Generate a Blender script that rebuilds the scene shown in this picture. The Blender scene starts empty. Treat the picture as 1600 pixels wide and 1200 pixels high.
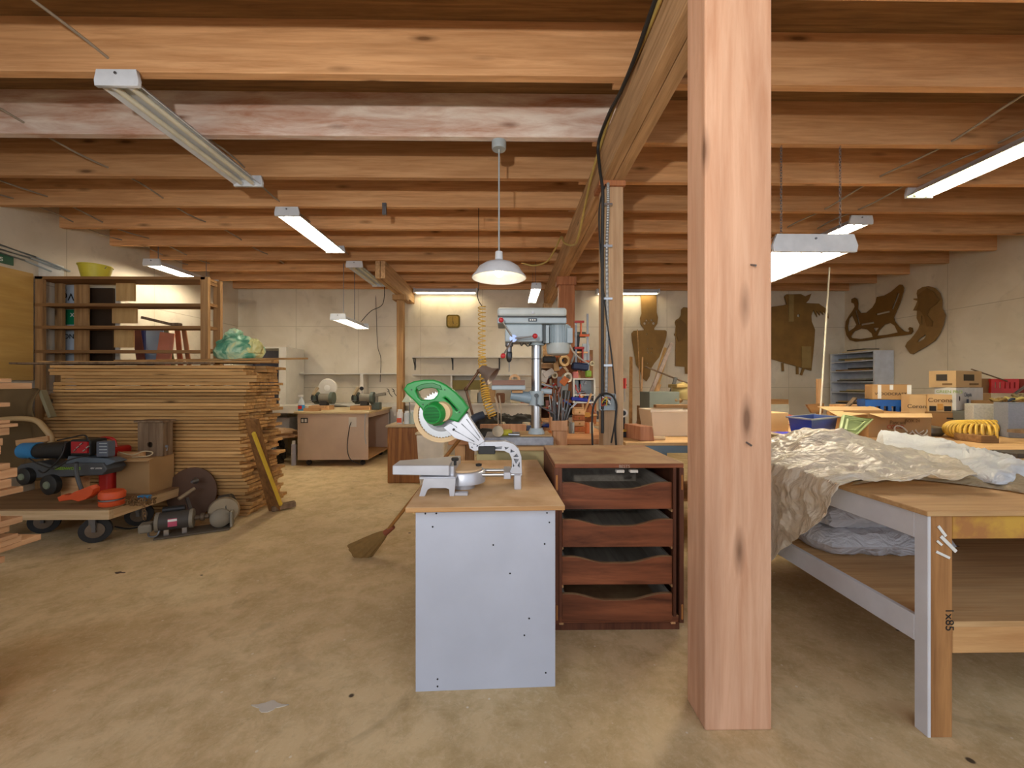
import bpy, bmesh, math, random
from mathutils import Vector, Matrix, Euler
random.seed(7)
PI = math.pi
SC = bpy.context.scene
COL = SC.collection
# ------------------------------------------------------------------ camera, world, exposure
F, YAW, CH = 640.0, 0.0125, 1.27
cd = bpy.data.cameras.new('camera'); cam = bpy.data.objects.new('camera', cd); COL.objects.link(cam)
cd.sensor_width = 36; cd.lens = F / 1600 * 36; cd.clip_start = 0.02
cam.location = (0, 0, CH); cam.rotation_euler = (PI / 2, 0, -YAW)
SC.camera = cam
SC.view_settings.view_transform = 'Standard'; SC.view_settings.look = 'None'
SC.view_settings.gamma = 1; SC.view_settings.use_curve_mapping = False
SC.view_settings.exposure = 1.05
w = bpy.data.worlds.new('world'); SC.world = w; w.use_nodes = True
w.node_tree.nodes['Background'].inputs[0].default_value = (0.82, 0.89, 1.0, 1)
w.node_tree.nodes['Background'].inputs[1].default_value = 0.72
SC.cycles.max_bounces = 8; SC.cycles.diffuse_bounces = 5; SC.cycles.use_denoising = True
TUBE_ON = 23.0
# added spotlight standing in for a flash, tilted up to brighten the joists
fd = bpy.data.lights.new('flash_stand_in', 'SPOT'); fl = bpy.data.objects.new('flash_stand_in', fd); COL.objects.link(fl)
fd.energy = 145; fd.spot_size = math.radians(125); fd.spot_blend = 1.0; fd.shadow_soft_size = .05; fd.color = (1, .96, .92)
fl.location = (-.55, -.95, CH + .45); fl.rotation_euler = Vector((.02, -.85, -.5)).to_track_quat('Z', 'Y').to_euler()
# ------------------------------------------------------------------ pixel ray helpers (1600x1200 frame)
def ray(px, py):
    u, v = (px - 800) / F, -(py - 600) / F
    return Vector((u * math.cos(YAW) + math.sin(YAW), math.cos(YAW) - u * math.sin(YAW), v))
O = Vector((0, 0, CH))
def P(px, py, Y): r = ray(px, py); return O + r * (Y / r.y)
def PZ(px, py, z): r = ray(px, py); return O + r * ((z - CH) / r.z)
def PX(px, py, X): r = ray(px, py); return O + r * (X / r.x)
# ------------------------------------------------------------------ materials
def srgb(c):
    if isinstance(c, str): c = tuple(int(c[i:i + 2], 16) / 255 for i in (0, 2, 4))
    return tuple((x / 12.92 if x <= .04045 else ((x + .055) / 1.055) ** 2.4) for x in c) + (1,)
MATS = {}
def nt(name):
    m = bpy.data.materials.new(name); m.use_nodes = True; t = m.node_tree
    return m, t, t.nodes, t.links, t.nodes['Principled BSDF']
def coords(N, L, scale, rnd=True):
    tc = N.new('ShaderNodeTexCoord'); mp = N.new('ShaderNodeMapping'); mp.inputs['Scale'].default_value = scale
    if rnd:
        oi = N.new('ShaderNodeObjectInfo'); mu = N.new('ShaderNodeMath'); mu.operation = 'MULTIPLY'; mu.inputs[1].default_value = 37
        L.new(oi.outputs['Random'], mu.inputs[0]); ad = N.new('ShaderNodeVectorMath'); ad.operation = 'ADD'
        L.new(tc.outputs['Object'], mp.inputs[0]); L.new(mp.outputs[0], ad.inputs[0]); L.new(mu.outputs[0], ad.inputs[1]); return ad.outputs[0]
    L.new(tc.outputs['Object'], mp.inputs[0]); return mp.outputs[0]
def noise(N, L, vec, scale, detail=4, dist=0, rough=.55):
    n = N.new('ShaderNodeTexNoise'); n.inputs['Scale'].default_value = scale; n.inputs['Detail'].default_value = detail
    n.inputs['Distortion'].default_value = dist; n.inputs['Roughness'].default_value = rough; L.new(vec, n.inputs['Vector']); return n.outputs['Fac']
def ramp(N, L, fac, stops):
    r = N.new('ShaderNodeValToRGB'); e = r.color_ramp.elements
    while len(e) > 1: e.remove(e[-1])
    e[0].position = stops[0][0]; e[0].color = stops[0][1]
    for p, c in stops[1:]: x = e.new(p); x.color = c
    L.new(fac, r.inputs[0]); return r.outputs[0]
def mix(N, L, fac, a, b, bt='MIX'):
    m = N.new('ShaderNodeMix'); m.data_type = 'RGBA'; m.blend_type = bt
    if hasattr(fac, 'links'): L.new(fac, m.inputs['Factor'])
    else: m.inputs['Factor'].default_value = fac
    for i, v in ((6, a), (7, b)):
        if hasattr(v, 'links'): L.new(v, m.inputs[i])
        else: m.inputs[i].default_value = v
    return m.outputs[2]
def bump(N, L, B, h, s, d=.01):
    b = N.new('ShaderNodeBump'); b.inputs['Strength'].default_value = s; b.inputs['Distance'].default_value = d
    L.new(h, b.inputs['Height']); L.new(b.outputs[0], B.inputs['Normal'])
def vary(N, L, col, amt):
    oi = N.new('ShaderNodeObjectInfo'); mr = N.new('ShaderNodeMapRange'); mr.inputs[3].default_value = 1 - amt; mr.inputs[4].default_value = 1 + amt
    L.new(oi.outputs['Random'], mr.inputs[0]); h = N.new('ShaderNodeHueSaturation'); L.new(mr.outputs[0], h.inputs['Value']); L.new(col, h.inputs['Color']); return h.outputs[0]
def wood(name, c1, c2, axis='X', rough=.65, var=.12, knots=True, fine=18, dust=None, cathedral=1.0, bmp=.25):
    if name in MATS: return MATS[name]
    m, t, N, L, B = nt(name)
    s = {'X': (1, fine, fine), 'Y': (fine, 1, fine), 'Z': (fine, fine, 1)}[axis]
    s2 = {'X': (.55, 7, 7), 'Y': (7, .55, 7), 'Z': (7, 7, .55)}[axis]
    v = coords(N, L, s); a = noise(N, L, v, 1.6, 7, .4, .65)
    v2 = coords(N, L, s2); b = noise(N, L, v2, 1.0, 3, cathedral)
    c = ramp(N, L, a, [(.3, srgb(c2)), (.62, srgb(c1))])
    dk = tuple(x * .62 for x in srgb(c2)[:3]) + (1,)
    c = mix(N, L, ramp(N, L, b, [(.40, (0, 0, 0, 1)), (.72, (.38, .38, .38, 1))]), c, dk)
    if knots:
        s3 = {'X': (1.3, 5, 5), 'Y': (5, 1.3, 5), 'Z': (5, 5, 1.3)}[axis]
        vo = N.new('ShaderNodeTexVoronoi'); vo.inputs['Scale'].default_value = 1.15; L.new(coords(N, L, s3), vo.inputs['Vector'])
        k = ramp(N, L, vo.outputs['Distance'], [(.045, (1, 1, 1, 1)), (.09, (.45, .45, .45, 1)), (.16, (0, 0, 0, 1))])
        c = mix(N, L, k, c, tuple(x * .4 for x in srgb(c2)[:3]) + (1,))
    if dust:
        g = N.new('ShaderNodeNewGeometry'); sp = N.new('ShaderNodeSeparateXYZ'); L.new(g.outputs['Normal'], sp.inputs[0])
        tc = N.new('ShaderNodeTexCoord'); dn = noise(N, L, tc.outputs['Object'], 6, 5)
        mm = N.new('ShaderNodeMath'); mm.operation = 'MULTIPLY'; L.new(sp.outputs[2], mm.inputs[0])
        L.new(ramp(N, L, dn, [(.3, (.35, .35, .35, 1)), (.6, (1, 1, 1, 1))]), mm.inputs[1]); mm.use_clamp = True
        c = mix(N, L, mm.outputs[0], c, srgb(dust))
    if var: c = vary(N, L, c, var)
    L.new(c, B.inputs['Base Color']); B.inputs['Roughness'].default_value = rough; B.inputs['Specular IOR Level'].default_value = .3
    bump(N, L, B, a, bmp, .004); MATS[name] = m; return m
def plain(name, c, rough=.5, metal=0, var=.06, sc=9, c2=None, spec=.4, ov=0, bmp=0, lo=.35, hi=.7, alpha=None):
    if name in MATS: return MATS[name]
    m, t, N, L, B = nt(name); base = srgb(c)
    if c2 is None: c2 = tuple(max(0, x * (1 - var * 2.5)) for x in base[:3]) + (1,)
    else: c2 = srgb(c2)
    n = noise(N, L, coords(N, L, (1, 1, 1)), sc, 5)
    col = ramp(N, L, n, [(lo, c2), (hi, base)])
    if ov: col = vary(N, L, col, ov)
    L.new(col, B.inputs['Base Color'])
    B.inputs['Roughness'].default_value = rough; B.inputs['Metallic'].default_value = metal; B.inputs['Specular IOR Level'].default_value = spec
    if bmp: bump(N, L, B, n, bmp, .01)
    if alpha: B.inputs['Alpha'].default_value = alpha
    MATS[name] = m; return m
def emit(name, c, s):
    if name in MATS: return MATS[name]
    m, t, N, L, B = nt(name); B.inputs['Base Color'].default_value = srgb(c); B.inputs['Emission Color'].default_value = srgb(c); B.inputs['Emission Strength'].default_value = s
    MATS[name] = m; return m
# ------------------------------------------------------------------ mesh builder
def frame_from(d):
    d = d.normalized(); up = Vector((0, 0, 1)) if abs(d.z) < .95 else Vector((1, 0, 0))
    s = d.cross(up).normalized(); return s, s.cross(d).normalized()
class MB:
    def __init__(s): s.bm = bmesh.new()
    def face(s, vs):
        try: s.bm.faces.new(vs)
        except ValueError: pass
    def hexa(s, c):
        v = [s.bm.verts.new(p) for p in c]
        for f in ((0, 3, 2, 1), (4, 5, 6, 7), (0, 1, 5, 4), (1, 2, 6, 5), (2, 3, 7, 6), (3, 0, 4, 7)): s.face([v[i] for i in f])
        return s
    def box(s, x0, x1, y0, y1, z0, z1, M=None):
        c = [Vector(p) for p in ((x0, y0, z0), (x1, y0, z0), (x1, y1, z0), (x0, y1, z0), (x0, y0, z1), (x1, y0, z1), (x1, y1, z1), (x0, y1, z1))]
        if M: c = [M @ p for p in c]
        return s.hexa(c)
    def rbox(s, c, d, r=(0, 0, 0)):
        M = Matrix.Translation(c) @ Euler(r).to_matrix().to_4x4(); a, b, e = d[0] / 2, d[1] / 2, d[2] / 2
        return s.box(-a, a, -b, b, -e, e, M)
    def bar(s, p0, p1, w, h, up=None):
        p0, p1 = Vector(p0), Vector(p1); d = p1 - p0
        if up is None: sd, u = frame_from(d)
        else: sd = d.cross(Vector(up)).normalized(); u = sd.cross(d).normalized()
        sd = sd * w / 2; u = u * h / 2
        return s.hexa([p0 - sd - u, p0 + sd - u, p1 + sd - u, p1 - sd - u, p0 - sd + u, p0 + sd + u, p1 + sd + u, p1 - sd + u])
    def ring(s, c, a, b, r, n): return [s.bm.verts.new(c + a * (r * math.cos(2 * PI * i / n)) + b * (r * math.sin(2 * PI * i / n))) for i in range(n)]
    def cyl(s, p0, p1, r0, r1=None, n=16):
        p0, p1 = Vector(p0), Vector(p1); r1 = r0 if r1 is None else r1; a, b = frame_from(p1 - p0)
        A = s.ring(p0, a, b, r0, n); B = s.ring(p1, a, b, r1, n)
        for i in range(n): s.face((A[i], A[(i + 1) % n], B[(i + 1) % n], B[i]))
        s.face(A[::-1]); s.face(B); return s
    def tube(s, pts, r, n=8):
        pts = [Vector(p) for p in pts]; prev = None; pa = None
        for i, p in enumerate(pts):
            d = (pts[min(i + 1, len(pts) - 1)] - pts[max(i - 1, 0)])
            if d.length < 1e-9: d = Vector((0, 0, 1))
            d.normalize()
            if pa is None: a, b = frame_from(d)
            else:
                a = pa - d * pa.dot(d)
                if a.length < 1e-6: a, b = frame_from(d)
                a.normalize(); b = a.cross(d).normalized() * -1
                b = d.cross(a).normalized()
            pa = a; R = s.ring(p, a, b, r(i) if callable(r) else r, n)
            if prev:
                for k in range(n): s.face((prev[k], prev[(k + 1) % n], R[(k + 1) % n], R[k]))
            else: s.face(R[::-1])
            prev = R
        s.face(prev); return s
    def lathe(s, prof, c=(0, 0, 0), axis=(0, 0, 1), n=24):
        c = Vector(c); ax = Vector(axis).normalized(); a, b = frame_from(ax); prev = None
        for r, z in prof:
            R = s.ring(c + ax * z, a, b, max(r, 1e-4), n)
            if prev:
                for k in range(n): s.face((prev[k], prev[(k + 1) % n], R[(k + 1) % n], R[k]))
            else: s.face(R[::-1])
            prev = R
        s.face(prev); return s
    def sphere(s, c, r, sc=(1, 1, 1), n=12):
        M = Matrix.Translation(c) @ Matrix.Diagonal((r * sc[0], r * sc[1], r * sc[2], 1))
        bmesh.ops.create_uvsphere(s.bm, u_segments=n, v_segments=max(6, n * 2 // 3), radius=1, matrix=M); return s
    def curve2d(s, loops, th, M, bev=0):
        cu = bpy.data.curves.new('tmp', 'CURVE'); cu.dimensions = '2D'; cu.fill_mode = 'BOTH'; cu.extrude = th / 2; cu.bevel_depth = bev
        for lp in loops:
            sp = cu.splines.new('POLY'); sp.points.add(len(lp) - 1)
            for i, q in enumerate(lp): sp.points[i].co = (q[0], q[1], 0, 1)
            sp.use_cyclic_u = True
        s.curve(cu, M); return s
    def curve(s, cu, M):
        o = bpy.data.objects.new('tmp', cu); COL.objects.link(o); dg = bpy.context.evaluated_depsgraph_get()
        me = bpy.data.meshes.new_from_object(o.evaluated_get(dg)); me.transform(M); s.bm.from_mesh(me)
        bpy.data.objects.remove(o); bpy.data.meshes.remove(me)
    def text(s, t, M, size, th=.001, align='LEFT'):
        cu = bpy.data.curves.new('tmp', 'FONT'); cu.body = t; cu.size = size; cu.extrude = th; cu.align_x = align; s.curve(cu, M); return s
    def grid(s, f, nu, nv, th=0):
        V = [[s.bm.verts.new(f(i / nu, j / nv)) for j in range(nv + 1)] for i in range(nu + 1)]
        for i in range(nu):
            for j in range(nv): s.face((V[i][j], V[i + 1][j], V[i + 1][j + 1], V[i][j + 1]))
        return s
    def build(s, name, mat, parent=None, label=None, cat=None, group=None, kind=None, bev=0, smooth=False, sub=0, solid=0, seg=1, local=False, origin=None):
        if not smooth or not sub: bmesh.ops.recalc_face_normals(s.bm, faces=s.bm.faces)
        me = bpy.data.meshes.new(name)
        if parent is not None:
            if not local: s.bm.transform(wmat(parent).inverted())
        elif not local:
            vs = [v.co for v in s.bm.verts]
            if vs:
                lo = Vector([min(v[i] for v in vs) for i in range(3)]); hi = Vector([max(v[i] for v in vs) for i in range(3)])
                org = Vector(((lo.x + hi.x) / 2, (lo.y + hi.y) / 2, lo.z)); s.bm.transform(Matrix.Translation(-org))
        s.bm.to_mesh(me); s.bm.free()
        o = bpy.data.objects.new(name, me); COL.objects.link(o); me.materials.append(mat)
        if parent is not None: o.parent = parent
        elif not local and vs: o.location = org
        if smooth:
            me.polygons.foreach_set('use_smooth', [True] * len(me.polygons))
            if not sub: me.set_sharp_from_angle(angle=.7)
        if solid: m = o.modifiers.new('solidify', 'SOLIDIFY'); m.thickness = solid
        if sub: m = o.modifiers.new('subdivision', 'SUBSURF'); m.levels = m.render_levels = sub
        if bev: m = o.modifiers.new('bevel', 'BEVEL'); m.width = bev; m.segments = seg; m.limit_method = 'ANGLE'; m.angle_limit = .8
        if label: o['label'] = label
        if cat: o['category'] = cat
        if group: o['group'] = group
        if kind: o['kind'] = kind
        return o
def wmat(o):
    M = Matrix.Translation(o.location) @ o.rotation_euler.to_matrix().to_4x4()
    return wmat(o.parent) @ M if o.parent else M
def T(name, label, cat, loc=(0, 0, 0), rz=0, group=None):
    o = bpy.data.objects.new(name, None); COL.objects.link(o); o.location = loc; o.rotation_euler = (0, 0, rz); o.empty_display_size = .1
    o['label'] = label; o['category'] = cat
    if group: o['group'] = group
    return o
def kids(o): return [c for c in bpy.data.objects if c.parent is o]
def dup(root, loc, rz=0, label=None):
    def cp(o, par):
        c = o.copy(); COL.objects.link(c)
        if par: c.parent = par
        for k in kids(o): cp(k, c)
        return c
    r = cp(root, None); r.location = loc; r.rotation_euler = (0, 0, rz)
    if label: r['label'] = label
    return r
def pbox(px0, px1, py0, py1, Y, dep, mb=None):
    a, b = P(px0, py1, Y), P(px1, py0, Y); mb = mb or MB(); return mb.box(a.x, b.x, Y, Y + dep, a.z, b.z)
def sil(loops, Y, th, mb=None, bev=0):
    mb = mb or MB(); L = [[(P(x, y, Y).x, P(x, y, Y).z) for x, y in lp] for lp in loops]
    M = Matrix.Translation((0, Y, 0)) @ Matrix.Rotation(PI / 2, 4, 'X'); return mb.curve2d(L, th, M, bev)
def silx(loops, X, th, mb=None):
    mb = mb or MB(); L = [[(PX(x, y, X).y, PX(x, y, X).z) for x, y in lp] for lp in loops]
    M = Matrix(((0, 0, 1, X), (1, 0, 0, 0), (0, 1, 0, 0), (0, 0, 0, 1))); return mb.curve2d(L, th, M)
def textM(loc, up_side=False, rz=0):  # faces -Y
    M = Matrix.Translation(loc) @ Matrix.Rotation(rz, 4, 'Z') @ Matrix.Rotation(PI / 2, 4, 'X')
    return M @ Matrix.Rotation(PI, 4, 'Z') if up_side else M
def circ(cx, cy, r, n=14): return [(cx + r * math.cos(2 * PI * i / n), cy + r * math.sin(2 * PI * i / n)) for i in range(n)]
# palette
W_JOIST = wood('joist_wood', 'dba978', 'b98556', 'X', .8, .22)
W_JOISTW = wood('whitewashed_joist', 'ecdfd2', 'b98468', 'X', .8, 0, fine=6)
W_DECK = wood('deck_wood', '9c784d', '6f5233', 'X', .85, 0, knots=False)
W_BEAM = wood('beam_wood', 'c49e74', '97734c', 'Y', .8, .1, bmp=.4)
W_POST = wood('post_wood', 'd9ac8c', 'c4906e', 'Z', .7, .05, fine=14, bmp=.5)
W_POST2 = wood('pale_post_wood', 'c9a882', 'a98462', 'Z', .75, .08)
W_RED = wood('red_post_wood', 'b3764e', '8b5535', 'Z', .7, .05)
W_FENCE = wood('cedar_board', 'cfa268', 'a0733f', 'X', .75, .28)
W_FENCEY = wood('fresh_board', 'd9b088', 'bd8c62', 'Y', .75, .16)
W_PLY = wood('plywood', 'd2ab72', 'bb9158', 'Z', .6, .05, knots=False, fine=8)
W_PLYX = wood('particle_board', 'cfa877', 'b88c5a', 'X', .75, .04, knots=False, fine=30, cathedral=3)
W_SHELF = wood('shelf_wood', '9c7448', '74512f', 'X', .75, .08)
W_SHELFZ = wood('shelf_upright_wood', 'bb9160', '8f6840', 'Z', .75, .08)
W_DRES = wood('dark_stained_wood', '9c5c3c', '57301f', 'X', .5, .1, fine=9, dust='b8946c')
W_DRESZ = wood('dark_stained_upright', '74452f', '4d2b1c', 'Z', .55, .05, fine=12, dust='b8946c')
W_DRAW = wood('dusty_drawer_bottom', 'b3aa9c', '958b7e', 'Y', .8, .05, knots=False)
W_SCRAP = wood('scrap_wood', 'd3a777', 'b07f50', 'Z', .7, .2)
W_SCRAPX = wood('scrap_wood_flat', 'd3a777', 'b07f50', 'X', .7, .2)
W_BROWN = wood('brown_laminate', 'a06a35', '6f4019', 'Z', .4, .05, knots=False, fine=16, cathedral=2.5)
W_OLD = wood('weathered_wood', '8b7258', '5e4936', 'Z', .85, .05)
WHITE = plain('white_paint', 'bdc1cd', .5, sc=5, var=.03)
WHITE_W = plain('warm_white_paint', 'd5cfc3', .55, sc=3)
FIX = plain('fixture_enamel', 'd9dde2', .35)
GREYM = plain('machine_grey', 'a8b1b4', .45)
STEEL = plain('bright_steel', 'c4c6c8', .28, 1)
DSTEEL = plain('dull_steel', '86878a', .45, .9, sc=14)
ALU = plain('cast_aluminium', 'c9cbd2', .4, .55)
BLACK = plain('black_plastic', '242424', .45, spec=.4)
DARK = plain('dark_rubber', '2d2b29', .7)
GREEN = plain('green_plastic', '1f8a3c', .35, sc=20)
GREEN_D = plain('dark_green_plastic', '136b2c', .4)
RED = plain('red_plastic', 'c02a22', .35)
ORANGE = plain('orange_paint', 'd8562a', .45)
BLUE = plain('blue_plastic', '2340b8', .35)
BLUE_T = plain('blue_storage_plastic', '44578e', .3)
CARD = plain('cardboard', 'b58d5d', .85, sc=3, ov=.12)
CARD2 = plain('pale_cardboard', 'c9a473', .85, sc=3)
CARD_D = plain('dark_cardboard', '8f6a42', .85, sc=3)
YEL = plain('yellow_hose', 'e0b64e', .35)
MDF = plain('brown_hardboard', '8f6c35', .7, sc=4, var=.1)
INK = plain('black_ink', '1c1a18', .7)
WHT = plain('white_label', 'e8e6df', .6)
TUBE = emit('lit_fluorescent_tube', 'fff3da', TUBE_ON)
TUBEY = emit('yellowed_lit_tube', 'f4ee9a', TUBE_ON * .55)
TUBED = emit('dim_lit_fluorescent_tube', 'fff0cc', TUBE_ON * .3)
TUBEOFF = plain('unlit_fluorescent_tube', 'e6e2cf', .3)
CABLE = plain('grey_cable', 'a39888', .5)
BCABLE = plain('black_cable', '2a2826', .55)
ONES = ['', 'first', 'second', 'third', 'fourth', 'fifth', 'sixth', 'seventh', 'eighth', 'ninth', 'tenth', 'eleventh', 'twelfth', 'thirteenth', 'fourteenth', 'fifteenth', 'sixteenth', 'seventeenth', 'eighteenth', 'nineteenth']
def nth(n): return ONES[n] if n < 20 else {2: 'twent', 3: 'thirt', 4: 'fort'}[n // 10] + ('ieth' if n % 10 == 0 else 'y-' + ONES[n % 10])
# ================================================================== room shell
XL, XR, YB, ZJ, ZD = -5.27, 6.75, 8.1, 3.114, 3.44
def floor_mat():
    m, t, N, L, B = nt('concrete_floor'); v = coords(N, L, (1, 1, 1), False)
    a = noise(N, L, v, .9, 6, .6); b = noise(N, L, v, 7, 8, .3, .7); c = noise(N, L, v, 60, 3)
    col = ramp(N, L, a, [(.33, srgb('bfa67a')), (.52, srgb('d6bc90')), (.68, srgb('dcc69c'))])
    col = mix(N, L, ramp(N, L, b, [(.36, (.6, .6, .6, 1)), (.58, (0, 0, 0, 1))]), col, srgb('a98f60'))
    col = mix(N, L, ramp(N, L, noise(N, L, v, 38, 6, .5, .8), [(.50, (0, 0, 0, 1)), (.72, (.5, .5, .5, 1))]), col, srgb('e2d2ae'))
    col = mix(N, L, ramp(N, L, noise(N, L, v, 23, 7, .8, .8), [(.58, (0, 0, 0, 1)), (.74, (.5, .5, .5, 1))]), col, srgb('8f7950'))
    v2 = coords(N, L, (1.3, 1, 1), False); st = noise(N, L, v2, 1.7, 5, 1.2)
    col = mix(N, L, ramp(N, L, st, [(.62, (0, 0, 0, 1)), (.76, (.55, .55, .55, 1))]), col, srgb('7d6846'))
    vo = N.new('ShaderNodeTexVoronoi'); vo.inputs['Scale'].default_value = 9; L.new(v, vo.inputs['Vector'])
    col = mix(N, L, ramp(N, L, vo.outputs['Distance'], [(.035, (1, 1, 1, 1)), (.06, (0, 0, 0, 1))]), col, srgb('e0d4bd'))
    vo2 = N.new('ShaderNodeTexVoronoi'); vo2.inputs['Scale'].default_value = 3.1; L.new(v, vo2.inputs['Vector'])
    col = mix(N, L, ramp(N, L, vo2.outputs['Distance'], [(.03, (1, 1, 1, 1)), (.045, (0, 0, 0, 1))]), col, srgb('4d4030'))
    L.new(col, B.inputs['Base Color']); B.inputs['Roughness'].default_value = .75; B.inputs['Specular IOR Level'].default_value = .3
    bump(N, L, B, b, .15, .01); return m
def wall_mat(name, base, dirt, sx, sy, rot=(PI / 2, 0, 0)):
    m, t, N, L, B = nt(name); tc = N.new('ShaderNodeTexCoord'); mp = N.new('ShaderNodeMapping'); mp.inputs['Rotation'].default_value = rot
    L.new(tc.outputs['Object'], mp.inputs[0]); br = N.new('ShaderNodeTexBrick'); br.offset = 0
    br.inputs['Scale'].default_value = 1; br.inputs['Brick Width'].default_value = sx; br.inputs['Row Height'].default_value = sy
    br.inputs['Mortar Size'].default_value = .006; br.inputs['Mortar Smooth'].default_value = .3
    L.new(mp.outputs[0], br.inputs['Vector']); n = noise(N, L, tc.outputs['Object'], 1.1, 6, .5); n2 = noise(N, L, tc.outputs['Object'], 3.5, 6, .9)
    c = ramp(N, L, n, [(.3, srgb(dirt)), (.6, srgb(base))])
    c = mix(N, L, ramp(N, L, n2, [(.58, (0, 0, 0, 1)), (.8, (.35, .35, .35, 1))]), c, srgb('8d8271'))
    c = mix(N, L, br.outputs['Fac'], c, tuple(x * .84 for x in srgb(dirt)[:3]) + (1,))
    L.new(c, B.inputs['Base Color']); B.inputs['Roughness'].default_value = .7; B.inputs['Specular IOR Level'].default_value = .25; return m
WB = wall_mat('painted_panel_wall', 'dcd2bf', 'c9bca4', 1.22, 1.2)
WS = wall_mat('painted_side_wall', 'd6cbb8', 'c0b39d', 1.22, 1.2, (0, -PI / 2, PI / 2))
def struct(name, mb, mat, **k): return mb.build(name, mat, kind='structure', **k)
struct('floor', MB().box(XL - .1, XR + .1, -7.0, YB + .1, -.1, 0), floor_mat())  # carried on past the open front, added to bounce daylight onto the joists
struct('ceiling', MB().box(XL - .1, XR + .1, -.6, YB + .1, ZD, ZD + .05), W_DECK)
struct('wall_back', MB().box(XL - .1, XR + .1, YB, YB + .1, 0, ZD), WB)
struct('wall_left', MB().box(XL - .1, XL, -.6, YB, 0, ZD), WS)
struct('wall_right', MB().box(XR, XR + .1, -.6, YB, 0, ZD), WS)
ORD = ['first', 'second', 'third', 'fourth', 'fifth', 'sixth', 'seventh', 'eighth', 'ninth', 'tenth', 'last']
for k in range(-2, 10):
    y = 2.45 + .61 * k
    if y > YB - .06: continue
    nm = ORD[k] if k >= 0 else 'overhead'
    for side, (x0, x1, dy) in (('left', (XL, .99, 0)), ('right', (.66, XR, .056))):
        mt = W_JOISTW if (k == 1 and side == 'left') else W_JOIST
        lab = (f'brown ceiling joist {side} of the beam, {nm} one from the camera' if k >= 0 else f'wooden ceiling joist {side} of the beam, {("","one","two")[-k]} nearer than the first clearly visible one')
        if k == 1 and side == 'left': lab = 'whitewashed wooden ceiling joist left of the beam, the pale stained one'
        MB().box(x0, x1, y + dy, y + dy + .054, ZJ, ZD).build('ceiling_joist', mt, label=lab, cat='joist', group='ceiling joists')
# main beam: two plies side by side, one thing
t = T('ceiling_beam', 'long doubled wooden beam running under the joists above the posts', 'beam', (.81, 1.0, 2.83))
for x0, x1 in ((.73, .808), (.812, .892)): MB().box(x0, x1, -.5, YB, 2.82, ZJ).build('plank', W_BEAM, t, bev=.004)
t = T('ceiling_beam', 'short wooden beam at the back left resting on a slim post', 'beam', (-1.9, 7, 2.83))
for x0, x1 in ((-1.97, -1.90), (-1.89, -1.82)): MB().box(x0, x1, 6.15, YB, 2.85, ZJ).build('plank', W_BEAM, t, bev=.004)
# posts
t = T('support_post', 'big rough red-brown timber post closest to the camera', 'post', (.85, 1.56, 0))
MB().box(.725, .972, 1.49, 1.64, 0, 2.82).build('shaft', W_POST, t, bev=.006, seg=2)
for px, py in ((1173, 412), (1166, 690)): q = P(px, py, 1.488); MB().cyl(q + Vector((0, .01, 0)), q + Vector((.008, -.018, -.012)), .003, .004, 8).build('bent_nail', DSTEEL, t)
t = T('support_post', 'pale wooden post carrying a conduit and junction box', 'post', (.81, 3.18, 0))
MB().box(.735, .89, 3.12, 3.27, 0, 2.78).build('shaft', W_POST2, t, bev=.005)
MB().box(.70, .905, 3.1, 3.29, 2.78, 2.82).build('cap', W_RED, t, bev=.003)
t = T('support_post', 'reddish timber post behind the drill press motor', 'post', (.86, 6.0, 0))
MB().box(.75, .98, 5.9, 6.05, 0, 2.70).build('shaft', W_RED, t, bev=.005)
MB().box(.72, 1.0, 5.88, 6.08, 2.70, 2.82).build('cap', W_RED, t, bev=.003)
t = T('support_post', 'slim brown post at the back left under the short beam', 'post', (-1.9, 7.4, 0))
MB().box(-1.96, -1.84, 7.3, 7.42, 0, 2.76).build('shaft', W_SHELFZ, t, bev=.004)
MB().box(-2.02, -1.78, 7.24, 7.48, 2.76, 2.85).build('cap', W_SHELFZ, t, bev=.003)
MB().box(.7, .86, 7.85, 8.0, 0, 2.82).build('support_post', W_BEAM, label='dark brown post against the back wall beyond the hanging lamp', cat='post')
# ================================================================== cables on the ceiling
def sag_pts(X, y0, y1, z, amp=.02):
    return [Vector((X + .02 * math.sin(y * 3.1 + X), y, z + amp * math.sin(y * 5.3 + X * 2))) for y in [y0 + (y1 - y0) * i / 40 for i in range(41)]]
for X, z, lab in ((3.42, 3.16, 'grey cable threaded through the right hand joists, nearer the beam'), (3.78, 3.15, 'grey cable threaded through the right hand joists, above the strip lights'),
                  (-2.34, 3.18, 'grey cable threaded through the joists above the left row of strip lights'), (-3.55, 3.19, 'grey cable threaded through the joists midway between strip lights and left wall'),
                  (-4.75, 3.19, 'grey cable threaded through the joists near the left wall'), (-5.1, 3.18, 'grey cable threaded through the joists right beside the left wall')):
    MB().tube(sag_pts(X, .5, 6.6, z), .008, 6).build('ceiling_cable', CABLE, label=lab, cat='cable', smooth=True)
yc = [P(987, 60, 2.4), P(955, 150, 2.75), P(930, 250, 3.2), P(921, 300, 3.5)]
bp = [Vector((.715, y, 3.09 - .03 * math.sin(y * 4))) for y in (1.6, 1.9, 2.2, 2.5, 2.8, 3.1)] + [Vector((.70, 3.4, 2.98)), Vector((.70, 3.7, 2.85)), Vector((.69, 4.0, 2.68)), P(895, 383, 4.3), P(882, 380, 4.5), P(877, 370, 4.7), P(868, 388, 4.9), P(855, 408, 5.1), P(835, 415, 5.2), P(815, 411, 5.25)]
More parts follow.
